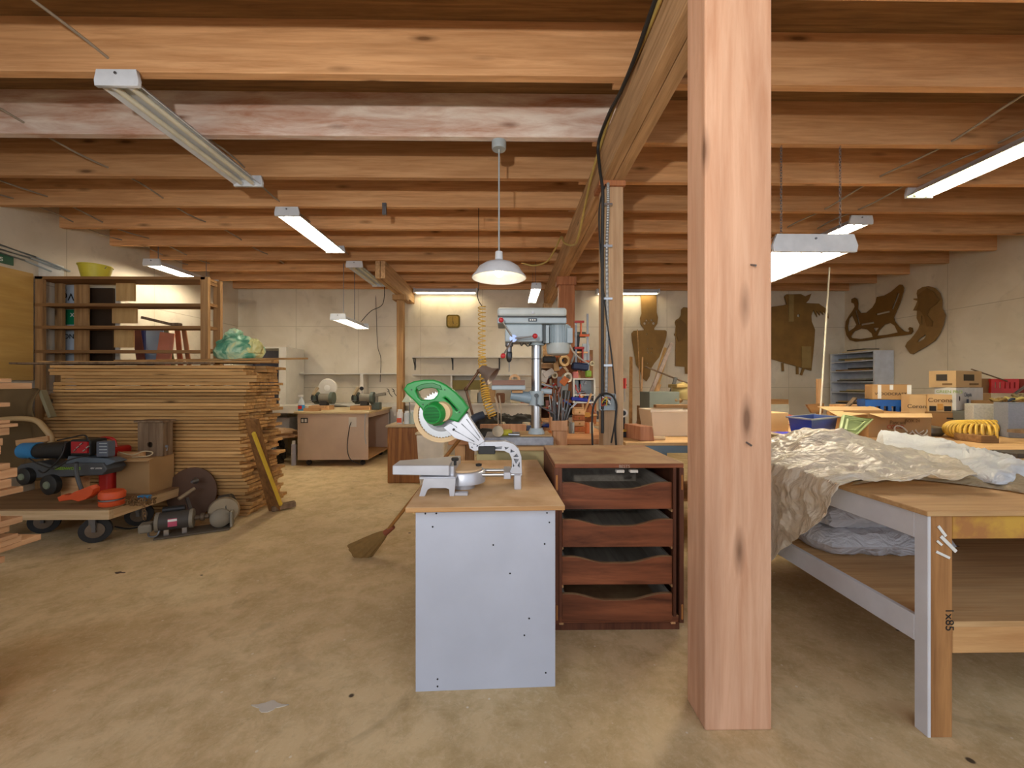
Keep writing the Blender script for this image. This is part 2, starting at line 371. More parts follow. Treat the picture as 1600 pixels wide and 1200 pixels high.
def spline(pts, n=6):
    o = []
    for i in range(len(pts) - 1):
        p0, p1, p2, p3 = pts[max(i - 1, 0)], pts[i], pts[i + 1], pts[min(i + 2, len(pts) - 1)]
        for k in range(n):
            u = k / n; o.append(.5 * ((2 * p1) + (p2 - p0) * u + (2 * p0 - 5 * p1 + 4 * p2 - p3) * u * u + (3 * p1 - p0 - 3 * p2 + p3) * u ** 3))
    return o + [pts[-1]]
MB().tube(spline(bp), .011, 8).build('power_cable', plain('tan_cable', 'b59a55', .5), label='tan cable running along the beam and drooping behind the hanging lamp', cat='cable', smooth=True)
b2 = [p + Vector((-.02, 0, -.022 + .03 * math.sin(i * 1.7))) for i, p in enumerate(bp[:6])] + [Vector((.70, 3.08, 2.9)), Vector((.715, 3.05, 2.7)), Vector((.72, 3.08, 2.4)), Vector((.72, 3.08, 1.7)), Vector((.72, 3.08, .9))]
MB().tube(spline(b2), .012, 8).build('power_cable', BCABLE, label='thick black cable coming off the beam and down the pale post', cat='cable', smooth=True)
b3 = [P(946, 288, 3.09), P(936, 330, 3.08), P(940, 420, 3.09), P(948, 500, 3.09), P(956, 560, 3.09), P(962, 640, 3.08), P(955, 692, 3.08)]
MB().tube(spline(b3), .006, 6).build('power_cable', BCABLE, label='thin black cord slanting across the face of the pale post', cat='cable', smooth=True)
b4 = [P(926, 700, 3.04), P(925, 660, 3.04), P(928, 632, 3.03), P(940, 616, 3.03), P(955, 617, 3.03), P(963, 632, 3.03), P(961, 665, 3.03), P(963, 700, 3.04)]
MB().tube(spline(b4), .008, 6).build('power_cable', BCABLE, label='black cord looped round the junction box on the pale post', cat='cable', smooth=True)
t = T('conduit', 'ribbed metal conduit strapped down the pale post', 'conduit', P(948, 616, 3.1))
cp = spline([P(950, 286, 3.1), P(950, 330, 3.1), P(948, 400, 3.1), P(949, 500, 3.1), P(947, 616, 3.1)], 30)
MB().tube(cp, lambda i: .0135 if i % 2 else .0108, 8).build('flexible_pipe', plain('conduit_grey', '9a9a98', .45, .5), t, smooth=False)
for y in (320, 385, 467, 571): a = P(949, y, 3.1); MB().box(a.x - .035, a.x + .035, 3.085, 3.119, a.z - .008, a.z + .008).build('strap', STEEL, t)
t = T('junction_box', 'open square steel junction box with loose wires on the pale post', 'electrical box', P(949, 641, 3.1))
a, b = P(937, 641, 3.08), P(962, 615, 3.08)
m = MB(); m.box(a.x, b.x, 3.1, 3.119, a.z, b.z)
m.box(a.x, a.x + .006, 3.07, 3.1, a.z, b.z).box(b.x - .006, b.x, 3.07, 3.1, a.z, b.z).box(a.x, b.x, 3.07, 3.1, a.z, a.z + .006).box(a.x, b.x, 3.07, 3.1, b.z - .006, b.z)
m.build('box', GREYM, t)
for i, (c, n) in enumerate((('c9b13a', 'yellow_wire'), ('b8442f', 'red_wire'), ('dcdcd8', 'white_wire'), ('232323', 'black_wire'))):
    q = [P(942 + random.uniform(-2, 16), 619 + random.uniform(0, 18), 3.06 + random.uniform(-.02, .03)) for _ in range(5)]
    MB().tube(spline(q), .004, 5).build('wire', plain(n, c, .5), t, smooth=True)
# ================================================================== strip lights
def strip_light(label, X, y0, y1, zb, width=.24, tubes=2, lit=True, tmat=None, along='Y', tubemats=None, h=.09):
    t = T('strip_light', label, 'light', (X, (y0 + y1) / 2, zb), 0, 'fluorescent strip lights'); L = y1 - y0; w = width / 2
    if along == 'X': R = Matrix.Rotation(PI / 2, 4, 'Z')
    else: R = Matrix.Identity(4)
    M = Matrix.Translation((X, (y0 + y1) / 2, zb)) @ R
    def tr(m): m.bm.transform(M); return m
    m = MB(); pr = [(-w, .012), (-w * .55, h * .6), (-w * .3, h), (w * .3, h), (w * .55, h * .6), (w, .012), (w * .97, .008), (w * .5, h * .52), (-w * .5, h * .52), (-w * .97, .008)]
    for i in range(len(pr)):
        a, b = pr[i], pr[(i + 1) % len(pr)]
        vs = [m.bm.verts.new(c) for c in ((a[0], -L / 2 + .01, a[1]), (b[0], -L / 2 + .01, b[1]), (b[0], L / 2 - .01, b[1]), (a[0], L / 2 - .01, a[1]))]; m.face(vs)
    bmesh.ops.remove_doubles(m.bm, verts=m.bm.verts, dist=1e-5)
    tr(m).build('reflector', FIX, t)
    for s in (-1, 1):
        m = MB(); y = s * L / 2; out = [(-w * 1.02, .0), (w * 1.02, .0), (w * 1.05, h * .35), (w * .95, h), (-w * .95, h), (-w * 1.05, h * .35)]
        m.curve2d([out], .02, Matrix.Translation((0, y, 0)) @ Matrix.Rotation(PI / 2, 4, 'X'), .003)
        e = tr(m).build('end_cap', FIX, t)
        m = MB(); m.cyl((0, y + s * .014, h * .75), (0, y + s * .02, h * .75), .008, n=10); tr(m).build('screw', DSTEEL, e)
    for i in range(tubes):
        x = (i - (tubes - 1) / 2) * width * (.42 if tubes == 2 else .25); m = MB(); m.cyl((x, -L / 2 + .03, .018), (x, L / 2 - .03, .018), .018, n=12)
        mt = tubemats[i] if tubemats else (tmat or (TUBE if lit else TUBEOFF))
        tr(m).build('tube', mt, t, smooth=True)
        for s in (-1, 1):
            m = MB(); m.cyl((x, s * (L / 2 - .012), .018), (x, s * (L / 2 - .034), .018), .0185, n=12); tr(m).build('tube_socket', FIX, t, smooth=True)
    return t
strip_light('white strip light with unlit tubes, nearest one in the left row', -2.29, 2.44, 3.66, 3.022, lit=False)
strip_light('lit white strip light, second one in the left row', -2.29, 4.3, 5.5, 3.022)
strip_light('dim white strip light at the far end of the left row', -2.29, 6.18, 7.38, 3.022, lit=False)
sl3 = strip_light('lit strip light close to the left wall above the wooden rack', -4.80, 5.6, 6.72, 2.87, .22)
strip_light('large lit strip light with one greenish tube at the right edge', 3.88, 2.59, 3.81, 3.022, tubemats=[TUBEY, TUBE])
strip_light('lit strip light behind the chain-hung fitting on the right', 3.88, 4.44, 5.66, 3.022)
strip_light('lit strip light across the back wall above the clock', -1.18, 7.34, 8.54, 3.022, .15, 2, along='X', tmat=TUBED)
strip_light('lit strip light above the tall soldier cutout', 2.35, 7.36, 8.56, 3.022, .15, 2, along='X', tmat=TUBED)
sl8 = strip_light('small lit strip light seen end-on beside the hanging lamp', .46, 6.4, 7.5, 2.76, .15, 1)
for sl_, X_, z_, ys in ((sl3, -4.8, 2.95, (5.7, 6.6)), (sl8, .46, 2.84, (6.6, 7.3))):
    for y in ys: MB().tube([(X_, y, z_), (X_, y, ZD)], .006, 6).build('hanging_rod', DSTEEL, sl_)
hl = strip_light('bright strip light hung on two rods at the back left', -2.5, 6.1, 7.1, 2.22, .22, 1)
for y in (6.3, 6.75): MB().tube([(-2.5, y, 2.31), (-2.5, y, ZJ)], .006, 6).build('hanging_rod', DSTEEL, hl)
MB().tube(spline([Vector((-2.45, 6.9, 2.31)), Vector((-2.3, 6.95, 2.5)), Vector((-2.2, 7.3, 2.7)), Vector((-2.22, 7.46, ZJ))]), .006, 6).build('cord', BCABLE, hl)
cl = strip_light('wide four-tube fitting hung on chains right of the near post', 2.35, 3.1, 4.33, 2.28, .62, 4, h=.13)
def chain(p0, p1, mb, r=.008, lk=.03):
    d = p1 - p0; n = max(2, int(d.length / (lk * .7)))
    for i in range(n):
        c = p0 + d * ((i + .5) / n); a = Vector((1, 0, 0)) if i % 2 else Vector((0, 1, 0)); u = d.normalized()
        if abs(u.dot(a)) > .9: a = Vector((0, 0, 1))
        mb.tube([c + a * (r * math.cos(q)) + u * (lk / 2 * math.sin(q)) for q in [2 * PI * k / 8 for k in range(9)]], .0022, 4)
for x in (2.12, 2.58): m = MB(); chain(Vector((x, 3.14, 2.41)), Vector((x, 3.14, ZJ)), m); m.build('chain', DSTEEL, cl)
MB().tube(spline([Vector((2.1, 3.4, 2.42)), Vector((2.02, 3.35, 2.6)), Vector((2.02, 3.3, 2.85)), Vector((2.0, 3.3, ZJ))]), .014, 8).build('conduit', GREYM, cl, smooth=True)
# pendant
pc = Vector((-.06, 3.12, 0))
t = T('pendant_lamp', 'white enamel barn pendant lamp hanging over the saw bench', 'lamp', (pc.x, pc.y, 2.06))
MB().lathe([(0, ZJ), (.055, ZJ), (.055, ZJ - .05), (.05, ZJ - .06), (0, ZJ - .06)], pc).build('ceiling_rose', GREYM, t, smooth=True)
MB().cyl(pc + Vector((0, 0, 2.24)), pc + Vector((0, 0, ZJ - .05)), .006, n=8).build('cord', GREYM, t)
MB().lathe([(.0, 2.28), (.022, 2.28), (.028, 2.275), (.03, 2.20), (.0, 2.20)], pc).build('socket_cover', FIX, t, smooth=True)
MB().lathe([(.03, 2.215), (.045, 2.205), (.11, 2.185), (.155, 2.155), (.18, 2.115), (.205, 2.085), (.208, 2.075), (.203, 2.075), (.175, 2.11), (.15, 2.145), (.105, 2.175), (.045, 2.195), (.03, 2.2)], pc, n=40).build('lamp_shade', FIX, t, smooth=True)
MB().sphere(pc + Vector((0, 0, 2.13)), .045, (.8, .8, 1.1)).build('bulb', emit('lit_bulb', 'ffe9c4', 16), t, smooth=True)
q = P(601, 327, 4.27); MB().box(q.x - .02, q.x + .02, 4.25, 4.279, q.z - .06, q.z + .06).cyl((q.x, 4.24, q.z + .03), (q.x, 4.279, q.z + .03), .015, n=10).build('ceiling_hook', DSTEEL, label='small grey bracket screwed to a joist above the room centre', cat='hook')
# ================================================================== saw bench
rot = math.radians(2.2); c0 = Vector((-.105, 2.18, 0))
t = T('work_bench', 'white-panelled bench with a particle board top under the mitre saw', 'bench', c0, rot)
B = lambda: MB()
B().box(-.325, .325, -.51, .51, .75, .77).build('bench_top', wood('sawdust_board', 'c99d6b', 'ad7c4b', 'X', .75, .0, knots=False, fine=30, dust='d9b88e', cathedral=3), t, bev=.002, local=True)
m = B(); m.box(-.29, .29, -.475, -.46, 0.0, .75); m.build('front_panel', WHITE, t, bev=.001, local=True)
for x in (-.29, .275): B().box(x, x + .015, -.46, .5, 0, .75).build('side_panel', WHITE, t, local=True)
B().box(-.275, .275, -.40, .5, .06, .08).build('shelf', W_PLYX, t, local=True)
for x, z in ((-.25, .735), (-.205, .735), (.255, .73), (.265, .69), (.245, .60), (-.22, .68), (.18, .29), (.1, .48), (.16, .22), (-.2, .05), (.25, .06), (-.2, .02), (.03, .6)):
    B().cyl((x, -.477, z), (x, -.473, z), .0035, n=8).build('screw_hole', INK, t, local=True)
# ================================================================== mitre saw
YS = 1.98; zt = .77
t = T('mitre_saw', 'green and silver sliding mitre saw on the particle board bench', 'saw', (P(735, 760, YS).x, YS, zt))
def zq(px, py, Y=YS): return P(px, py, Y)
# base casting with side foot
m = sil([[(663, 747), (712, 747), (710, 775), (703, 775), (702, 764), (697, 762), (673, 762), (668, 765), (664, 775), (655, 776)]], 1.835, .012)
a, b = P(655, 775, 1.84), P(712, 745, 1.84)
m.box(a.x, b.x, 1.84, 2.12, b.z - .012, b.z)
m.build('base_foot', ALU, t, bev=.002)
sil([[(663, 747), (712, 747), (710, 775), (703, 775), (702, 764), (697, 762), (673, 762), (668, 765), (664, 775), (655, 776)]], 2.11, .012).build('base_foot', ALU, t, bev=.002)
a = P(712, 775, 1.84); MB().box(a.x - .004, a.x + .055, 1.832, 1.86, zt, zt + .014).build('foot_bracket', ALU, t, bev=.002)
a, b = P(613, 742, 1.84), P(702, 727, 1.84)
m = MB(); m.hexa([Vector(p) for p in ((a.x, 1.84, a.z), (b.x, 1.84, a.z - .006), (b.x, 2.08, a.z - .006), (a.x, 1.96, a.z), (a.x, 1.84, b.z), (b.x, 1.84, b.z), (b.x, 2.08, b.z), (a.x, 1.96, b.z))])
m.build('extension_wing', ALU, t, bev=.003)
cdr = P(731, 752, 2.0)
MB().lathe([(.105, zt + .028), (.105, zt + .078), (.1, zt + .084), (0, zt + .084)], (cdr.x - .02, 2.0, 0), n=40).build('turntable', ALU, t, smooth=True)
MB().lathe([(.055, zt), (.055, zt + .03), (0, zt + .03)], (cdr.x - .02, 1.99, 0), n=30).build('turntable_hub', ALU, t, smooth=True)
MB().lathe([(.088, zt + .085), (.088, zt + .094), (.08, zt + .097), (0, zt + .097)], (cdr.x - .02, 2.0, 0), n=40).build('kerf_disc', plain('dusty_tan', 'cfae86', .8), t, smooth=True)
a, b = P(699, 745, 1.9), P(716, 726, 1.9)
MB().box(a.x, a.x + .035, 1.87, 2.14, a.z, b.z).build('fence', ALU, t, bev=.003)
q = P(711, 727, 1.88); MB().cyl(q, q + Vector((0, 0, .022)), .007, n=10).lathe([(.0, .02), (.016, .022), (.018, .03), (.014, .036), (0, .036)], q, n=12).build('clamp_knob', BLACK, t, smooth=True)
q = P(748, 728, 1.96); MB().lathe([(.0, 0), (.014, 0), (.015, .01), (0, .014)], q, n=12).build('clamp_knob', BLACK, t, smooth=True)
for y in (1.96, 2.06):
    a, b = P(745, 740.5, YS), P(815, 741, YS); MB().cyl((a.x, y, a.z), (b.x, y, a.z), .009, n=14).build('slide_rail', STEEL, t, smooth=True)
a, b = P(787, 746, YS), P(798, 735, YS); MB().box(a.x, b.x, 1.94, 2.08, a.z, b.z).build('rail_clamp', ALU, t, bev=.003)
a, b = P(803, 745, YS), P(814, 739, YS); MB().box(a.x, b.x, 1.935, 2.085, zt, b.z).build('rail_end_block', ALU, t, bev=.003)
# C shaped arm (cast, ribbed)
C = [(750, 690), (790, 689), (802, 693), (810, 701), (814, 712), (815, 740), (800, 740), (797, 735), (800, 728), (800, 716), (796, 707), (788, 703), (770, 702), (745, 702)]
holes = [[(772, 697), (785, 696), (784, 701), (774, 701)], [(788, 697), (796, 698), (790, 702)], [(798, 700), (805, 705), (797, 706)], [(807, 707), (811, 713), (801, 713)], [(802, 715), (811, 716), (806, 724)], [(801, 720), (804, 727), (801, 729)], [(812, 719), (812, 730), (808, 726)]]
sil([C], YS + .012, .016).build('slide_arm_web', DSTEEL, t)
sil([C] + holes, YS, .05, bev=.001).build('slide_arm', ALU, t, bev=.001)
a, b = P(748, 708, YS), P(774, 695.5, YS); MB().box(a.x, b.x, 1.945, 2.015, a.z, b.z).build('pivot_cover', BLACK, t, bev=.003)
# pivot casting and head arm
sil([[(733, 690), (741, 683), (750, 687), (757, 690), (757, 700), (742, 703), (735, 699)], [(739, 690), (744, 688), (742, 695)], [(746, 690), (752, 693), (745, 698)], [(738, 695), (741, 700), (737, 698)]], YS, .06, bev=.001).build('pivot_casting', ALU, t, bev=.001)
sil([[(695, 667), (715, 655), (722, 650), (730, 646), (736, 656), (757, 688), (748, 694), (737, 690), (712, 683)]], YS - .005, .055, bev=.002).build('head_arm', ALU, t, bev=.002)
for (x0, y0, x1, y1) in ((704, 661, 714, 668), (711, 673, 741, 690), (721, 662, 748, 688), (729, 655, 750, 684)):
    MB().tube([P(x0, y0, YS - .036), P(x1, y1, YS - .036)], .002, 5).build('arm_rib', DSTEEL, t)
a = P(709, 671, YS - .036); MB().cyl(a, a + Vector((0, -.008, 0)), .006, n=8).build('arm_bolt', BLACK, t)
MB().tube(spline([P(729, 643, YS + .02), P(738, 660, YS + .02), P(755, 686, YS + .02)]), .006, 8).build('power_cord', BLACK, t, smooth=True)
# blade
bc = P(690, 648, YS + .015); R = .119
m = MB(); n = 48; o = []
for i in range(n):
    a0 = 2 * PI * i / n; o += [(R * math.cos(a0), R * math.sin(a0)), ((R - .011) * math.cos(a0 + .03), (R - .011) * math.sin(a0 + .03)), ((R - .009) * math.cos(a0 + .11), (R - .009) * math.sin(a0 + .11))]
m.curve2d([o], .0028, Matrix.Translation(bc) @ Matrix.Rotation(PI / 2, 4, 'X')); m.build('blade', plain('blade_steel', 'b7babd', .32, .95, sc=5), t)
MB().lathe([(0, 0), (.082, 0), (.08, .006), (0, .008)], bc, (0, -1, 0), 36).build('blade_plate', plain('blade_plate', '8f9193', .4, .9), t, smooth=True)
# clear plastic guard ring (dusty)
GU = plain('dusty_guard_plastic', 'd9b98c', .5, sc=6)
gp = []
for i in range(30):
    a0 = math.radians(150 + i * 175 / 29); gp.append(((R + .014) * math.cos(a0), (R + .014) * math.sin(a0)))
for i in range(30):
    a0 = math.radians(325 - i * 175 / 29); gp.append(((R - .006) * math.cos(a0), (R - .006) * math.sin(a0)))
MB().curve2d([gp], .05, Matrix.Translation(bc + Vector((0, .012, 0))) @ Matrix.Rotation(PI / 2, 4, 'X'), .001).build('lower_guard', GU, t)
# green body with D handle
body = [(636, 608), (640, 602), (650, 598), (664, 596), (679, 596), (688, 599), (699, 605), (712, 615), (723, 627), (730, 637), (724, 646), (716, 656), (706, 653), (698, 650), (695, 656), (690, 661), (680, 662), (672, 656), (668, 645), (662, 636), (651, 624), (640, 614)]
grip = [(652, 617), (649, 611), (652, 605), (660, 603), (672, 602), (684, 605), (689, 611), (687, 618), (681, 625), (672, 627), (660, 627), (654, 622)]
grip2 = [(691, 621), (697, 618), (702, 621), (720, 640), (715, 645), (711, 641), (703, 632)]
sil([body, grip, grip2], YS - .03, .05, bev=.008).build('handle_housing', GREEN, t, smooth=True)
sil([[(652, 605), (660, 601), (676, 599), (688, 603), (690, 608), (676, 605), (662, 606), (655, 610)]], YS - .055, .02, bev=.003).build('handle_grip', GREEN_D, t, smooth=True)
mc = P(681, 645, YS - .055)
MB().lathe([(.0, -.05), (.052, -.05), (.056, .0), (.052, .03), (.044, .045), (0, .047)], mc, Vector((-.25, -1, -.1)), 30).build('motor_cap', GREEN, t, smooth=True)
g = MB(); ax = Vector((-.25, -1, -.1)).normalized(); s_, u_ = frame_from(ax)
for i in range(-5, 6):
    d = i * .0066; hw = math.sqrt(.038 ** 2 - d * d); g.bar(mc + ax * .048 + u_ * d - s_ * hw, mc + ax * .048 + u_ * d + s_ * hw, .0025, .002)
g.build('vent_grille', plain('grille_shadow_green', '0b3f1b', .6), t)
m = MB(); m.lathe([(.0, 0), (.045, 0), (.049, .02), (.047, .05), (0, .05)], P(689, 644, YS - .075), Vector((.2, .97, .1)), 28); m.build('motor_housing', GU, t, smooth=True)
for x, y in ((643, 609), (695, 609), (661, 632), (706, 645), (718, 644)):
    q = P(x, y, YS - .062); MB().cyl(q, q + Vector((0, -.004, 0)), .003, n=8).build('housing_screw', BLACK, t)
# ================================================================== dresser without its door
DX0, DX1, DY0, DY1, DH = .243, .903, 2.08, 2.70, .866
t = T('drawer_cabinet', 'dark stained wooden cabinet with scooped open drawers and sawdust on top', 'cabinet', (.573, 2.39, 0))
def yz(py, Y=DY0): return P(950, py, Y).z
MB().box(DX0, DX1, DY0, DY1, DH - .025, DH).build('cabinet_top', W_DRES, t, bev=.003)
MB().box(DX0, DX0 + .022, DY0, DY1, .05, DH - .025).build('side_panel', W_DRESZ, t)
MB().box(DX1 - .022, DX1, DY0, DY1, .05, DH - .025).build('side_panel', W_DRESZ, t)
MB().box(DX0 + .022, DX1 - .022, DY1 - .01, DY1, .05, DH - .025).build('back_panel', W_DRESZ, t)
MB().box(DX0 + .005, DX1 - .01, DY0 + .03, DY1 - .02, .0, .05).build('plinth', W_DRESZ, t)
MB().box(DX0 + .022, DX1 - .022, DY0 + .005, DY1 - .01, .05, .085).build('bottom_rail', W_DRES, t, bev=.003)
MB().box(DX0 + .022, DX0 + .037, DY0 - .004, DY0 + .02, .085, DH - .025).build('face_strip', W_DRESZ, t)
MB().box(DX1 - .055, DX1 - .040, DY0 - .004, DY0 + .02, .085, DH - .025).build('face_strip', W_DRESZ, t)
for i, (ys, yb) in enumerate(((755, 796), (812, 854), (871, 914), (929, 972))):
    z1, z0 = yz(ys), yz(yb); x0, x1 = DX0 + .04, DX1 - .058; o = [(x0, z0), (x1, z0), (x1, z1)]
    for k in range(0, 33):
        u = k / 32; s = max(0, min(1, (u - .07) / .33)); s2 = max(0, min(1, (1 - u - .07) / .33)); sm = lambda q: q * q * (3 - 2 * q)
        o.append((x1 + (x0 - x1) * u, z1 - .034 * min(sm(s), sm(s2))))
    dz = random.uniform(-.012, .012)
    d = MB().curve2d([o], .018, Matrix.Translation((0, DY0 + .012 + dz, 0)) @ Matrix.Rotation(PI / 2, 4, 'X'), .001).build('drawer', W_DRES, t)
    MB().box(x0 + .01, x1 - .01, DY0 + .02, DY1 - .06, z0 + .006, z0 + .014).build('drawer_bottom', W_DRAW, d)
    for x in (x0 + .002, x1 - .014): MB().box(x, x + .012, DY0 + .02, DY1 - .06, z0 + .004, z1 - .004).build('drawer_side', W_DRAW, d)
    MB().box(x0 + .014, x1 - .014, DY1 - .072, DY1 - .06, z0 + .014, z1 - .02).build('drawer_back', W_DRAW, d)
    for x in (DX0 + .024, DX1 - .062):
        MB().box(x, x + .022, DY0 + .006, DY1 - .03, z0 - .016, z0 - .003).build('drawer_runner', W_SCRAP, t)
for x in (DX0 + .006, DX1 - .013):
    for ya, yb_ in ((742, 766), (945, 969)): MB().box(x, x + .010, DY0 - .004, DY0 + .01, yz(yb_), yz(ya)).build('wooden_peg', wood('peg_wood', 'c98a50', 'a0642f', 'Z'), t, bev=.003)
MB().text('BESTS', textM(Vector((.57, DY0 - .002, yz(731)))), .022, .0004).build('worn_lettering', plain('worn_pale_paint', 'b9a492', .7), t)
for x in (.56, .63): MB().box(x, x + .04, DY0 + .004, DY0 + .03, yz(739), yz(735)).build('catch', WHITE_W, t)
# ================================================================== right front table
TX0, TX1, TY0, TY1, TH = 1.51, 3.95, 1.45, 3.02, .817
WT = wood('bare_table_wood', 'b98550', '8c5f37', 'Z', .75, 0); WTX = wood('bare_table_rail', 'd3a46d', 'b07d4b', 'X', .75, 0); WTY = plain('chipped_white_paint', 'dadade', .5, sc=5)
t = T('work_table', 'long wooden table with white painted side rails and plastic sheeting on it', 'table', ((TX0 + TX1) / 2, (TY0 + TY1) / 2, 0))
MB().box(TX0 - .012, TX1, TY0 - .01, TY1, TH - .02, TH).build('table_top', W_PLYX, t, bev=.004, seg=2)
zA = TH - .02
def leg(x, y, front=True):
    MB().box(x, x + .012, y, y + .05, 0, zA).build('leg_side_board', WTY, t, bev=.002)
    MB().box(x + .012, x + .09, y, y + .06, 0, zA).build('leg', WT, t, bev=.003)
leg(TX0, TY0); leg(TX0, TY1 - .1); leg(TX1 - .12, TY0); leg(TX1 - .12, TY1 - .1)
MB().box(TX0, TX0 + .02, TY0 + .05, TY1 - .1, zA - .095, zA).build('side_rail', WTY, t, bev=.002)
MB().box(TX0, TX0 + .02, TY0 + .05, TY1 - .1, .32, .415).build('lower_side_rail', WTY, t, bev=.002)
MB().box(TX0 + .095, TX1 - .12, TY0 + .005, TY0 + .04, zA - .085, zA - .004).build('front_rail', plain('yellow_smeared_wood', 'c79a3c', .7, sc=7, c2='a8713c', lo=.4, hi=.55), t, bev=.002)
MB().box(TX0 + .095, TX1 - .12, TY0 + .005, TY0 + .04, .30, .395).build('lower_front_rail', WTX, t, bev=.002)
MB().box(TX0 + .02, TX1 - .02, TY0 + .005, TY1 - .05, .395, .415).build('lower_shelf', W_PLYX, t)
MB().box(TX0 + .3, TX1 - .12, TY1 - .06, TY1 - .03, .42, zA).build('back_board', plain('dark_board', '3b3328', .8), t)
pm = MB()
for a, b, wd in (((1466, 822), (1478, 838), .010), ((1470, 838), (1494, 862), .012), ((1464, 845), (1472, 852), .008), ((1463, 862), (1484, 872), .009)):
    pm.bar(P(*a, TY0 - .002), P(*b, TY0 - .002), wd, .002, (0, 1, 0))
pm.build('paint_smear', WHT, t)
M = Matrix.Translation(P(1478, 950, TY0 - .001)) @ Matrix.Rotation(PI / 2, 4, 'X') @ Matrix.Rotation(-PI / 2, 4, 'Z')
MB().text('1x85', M, .042, .0004).build('marker_writing', INK, t)
# plastic sheet (crumpled, translucent)
def plastic(name, c, tr, rough=.22):
    m, t_, N, L, Bn = nt(name); Bn.inputs['Base Color'].default_value = srgb(c); Bn.inputs['Roughness'].default_value = rough; Bn.inputs['Specular IOR Level'].default_value = .7
    Bn.inputs['Subsurface Weight'].default_value = 0
    ts = N.new('ShaderNodeBsdfTransparent'); ts.inputs[0].default_value = srgb(c); tl = N.new('ShaderNodeBsdfTranslucent'); tl.inputs[0].default_value = srgb(c)
    m1 = N.new('ShaderNodeMixShader'); m1.inputs[0].default_value = .3; m2 = N.new('ShaderNodeMixShader'); m2.inputs[0].default_value = tr
    L.new(Bn.outputs[0], m1.inputs[1]); L.new(tl.outputs[0], m1.inputs[2]); L.new(m1.outputs[0], m2.inputs[1]); L.new(ts.outputs[0], m2.inputs[2])
    L.new(m2.outputs[0], N['Material Output'].inputs[0]); n = noise(N, L, coords(N, L, (1, 1.6, 1), False), 7, 3, 2.5)
    bump(N, L, Bn, n, .55, .04); return m
from mathutils import noise as NZ
def crum(p, s, a):
    q = Vector(p) * s; r = 0; am = 1
    for i in range(4): r += am * (1 - 2 * abs(NZ.noise(q))); q = q * 1.9 + Vector((3.1, 7.7, 1.3)); am *= .5
    return r * a
# ground points of sheet: u along Y, v from inner table edge to drape bottom
def drape(u, v):
    Y = 1.70 + u * 1.15
    inner = .46 + .22 * math.sin(u * 4 + .2) + .25 * u          # reach over the table top
    fall = min(.60, .02 + 1.5 * u) + .03 * math.sin(u * 17); tot = inner + fall; s = v * tot
    if s < inner:
        x = TX0 - .02 + (inner - s); z = TH + .012 + .14 * math.exp(-((x - 1.80) / .22) ** 2 - ((Y - 2.3) / .3) ** 2) + .03 * math.exp(-((x - 2.15) / .3) ** 2 - ((Y - 2.15) / .25) ** 2)
        z += max(0, .012 + crum((x, Y, 0), 4.5, .026) + crum((x, Y, 9), 11, .004)); return Vector((x, Y + crum((x, Y, 5), 3, .012), z))
    d = s - inner; x = TX0 - .02 - .03 - .02 * math.sin(Y * 14 + d * 4) * min(1, d * 5) - min(.05, d) - max(0, crum((d, Y, 1), 4, .034)) - max(0, crum((d, Y, 6), 10, .004)) ; return Vector((x, Y + .1 * d * math.sin(Y * 3) + d * .12, TH + .01 - d + .03 * math.exp(-d * 20)))
MB().grid(drape, 130, 160).build('plastic_sheet', plastic('clear_dusty_plastic', 'f4ebd8', .16), label='crumpled translucent beige plastic sheet hanging over the table edge beside the big post', cat='plastic sheet', smooth=True, solid=.0015)
def strip_sheet(lo, hi, z0, hf, nu=70, nv=24, s=6, a=.02, seed=0):
    lo = [PZ(x, y, z0) for x, y in lo]; hi = [PZ(x, y, z0) for x, y in hi]; ls, hs = spline(lo, 8), spline(hi, 8)
    def at(sp, u): f_ = u * (len(sp) - 1); i = min(int(f_), len(sp) - 2); return sp[i].lerp(sp[i + 1], f_ - i)
    def f(u, v):
        p = at(ls, u).lerp(at(hs, u), v); e = math.sin(PI * min(1, max(0, v))) ** .6 * min(1, u * 8, (1 - u) * 8 + .2)
        return Vector((p.x, p.y, z0 + e * hf(u, v) + max(0, crum((p.x, p.y, seed), s, a)) * (e * .9 + .1)))
    return MB().grid(f, nu, nv)
strip_sheet([(1330, 758), (1380, 752), (1430, 750), (1490, 756), (1560, 765), (1620, 775)], [(1370, 715), (1400, 712), (1440, 715), (1490, 725), (1550, 738), (1620, 748)], TH + .003, lambda u, v: .02, a=.02).build('plastic_sheet', plastic('beige_film', 'd8c6a4', .3), label='thin beige plastic film spread flat beneath the white sheet', cat='plastic sheet', smooth=True, solid=.001)
strip_sheet([(1372, 702), (1385, 722), (1420, 727), (1470, 738), (1530, 752), (1565, 758), (1600, 752), (1640, 748)], [(1368, 692), (1378, 680), (1420, 686), (1470, 694), (1520, 708), (1575, 722), (1592, 733), (1640, 742)], TH + .02, lambda u, v: .055 * (1 - .4 * u), s=5, a=.03, seed=4).build('plastic_sheet', plastic('white_film', 'f2f4f6', .05, .35), label='bunched white plastic sheet lying across the table in front of the boxes', cat='plastic sheet', smooth=True, solid=.0015)
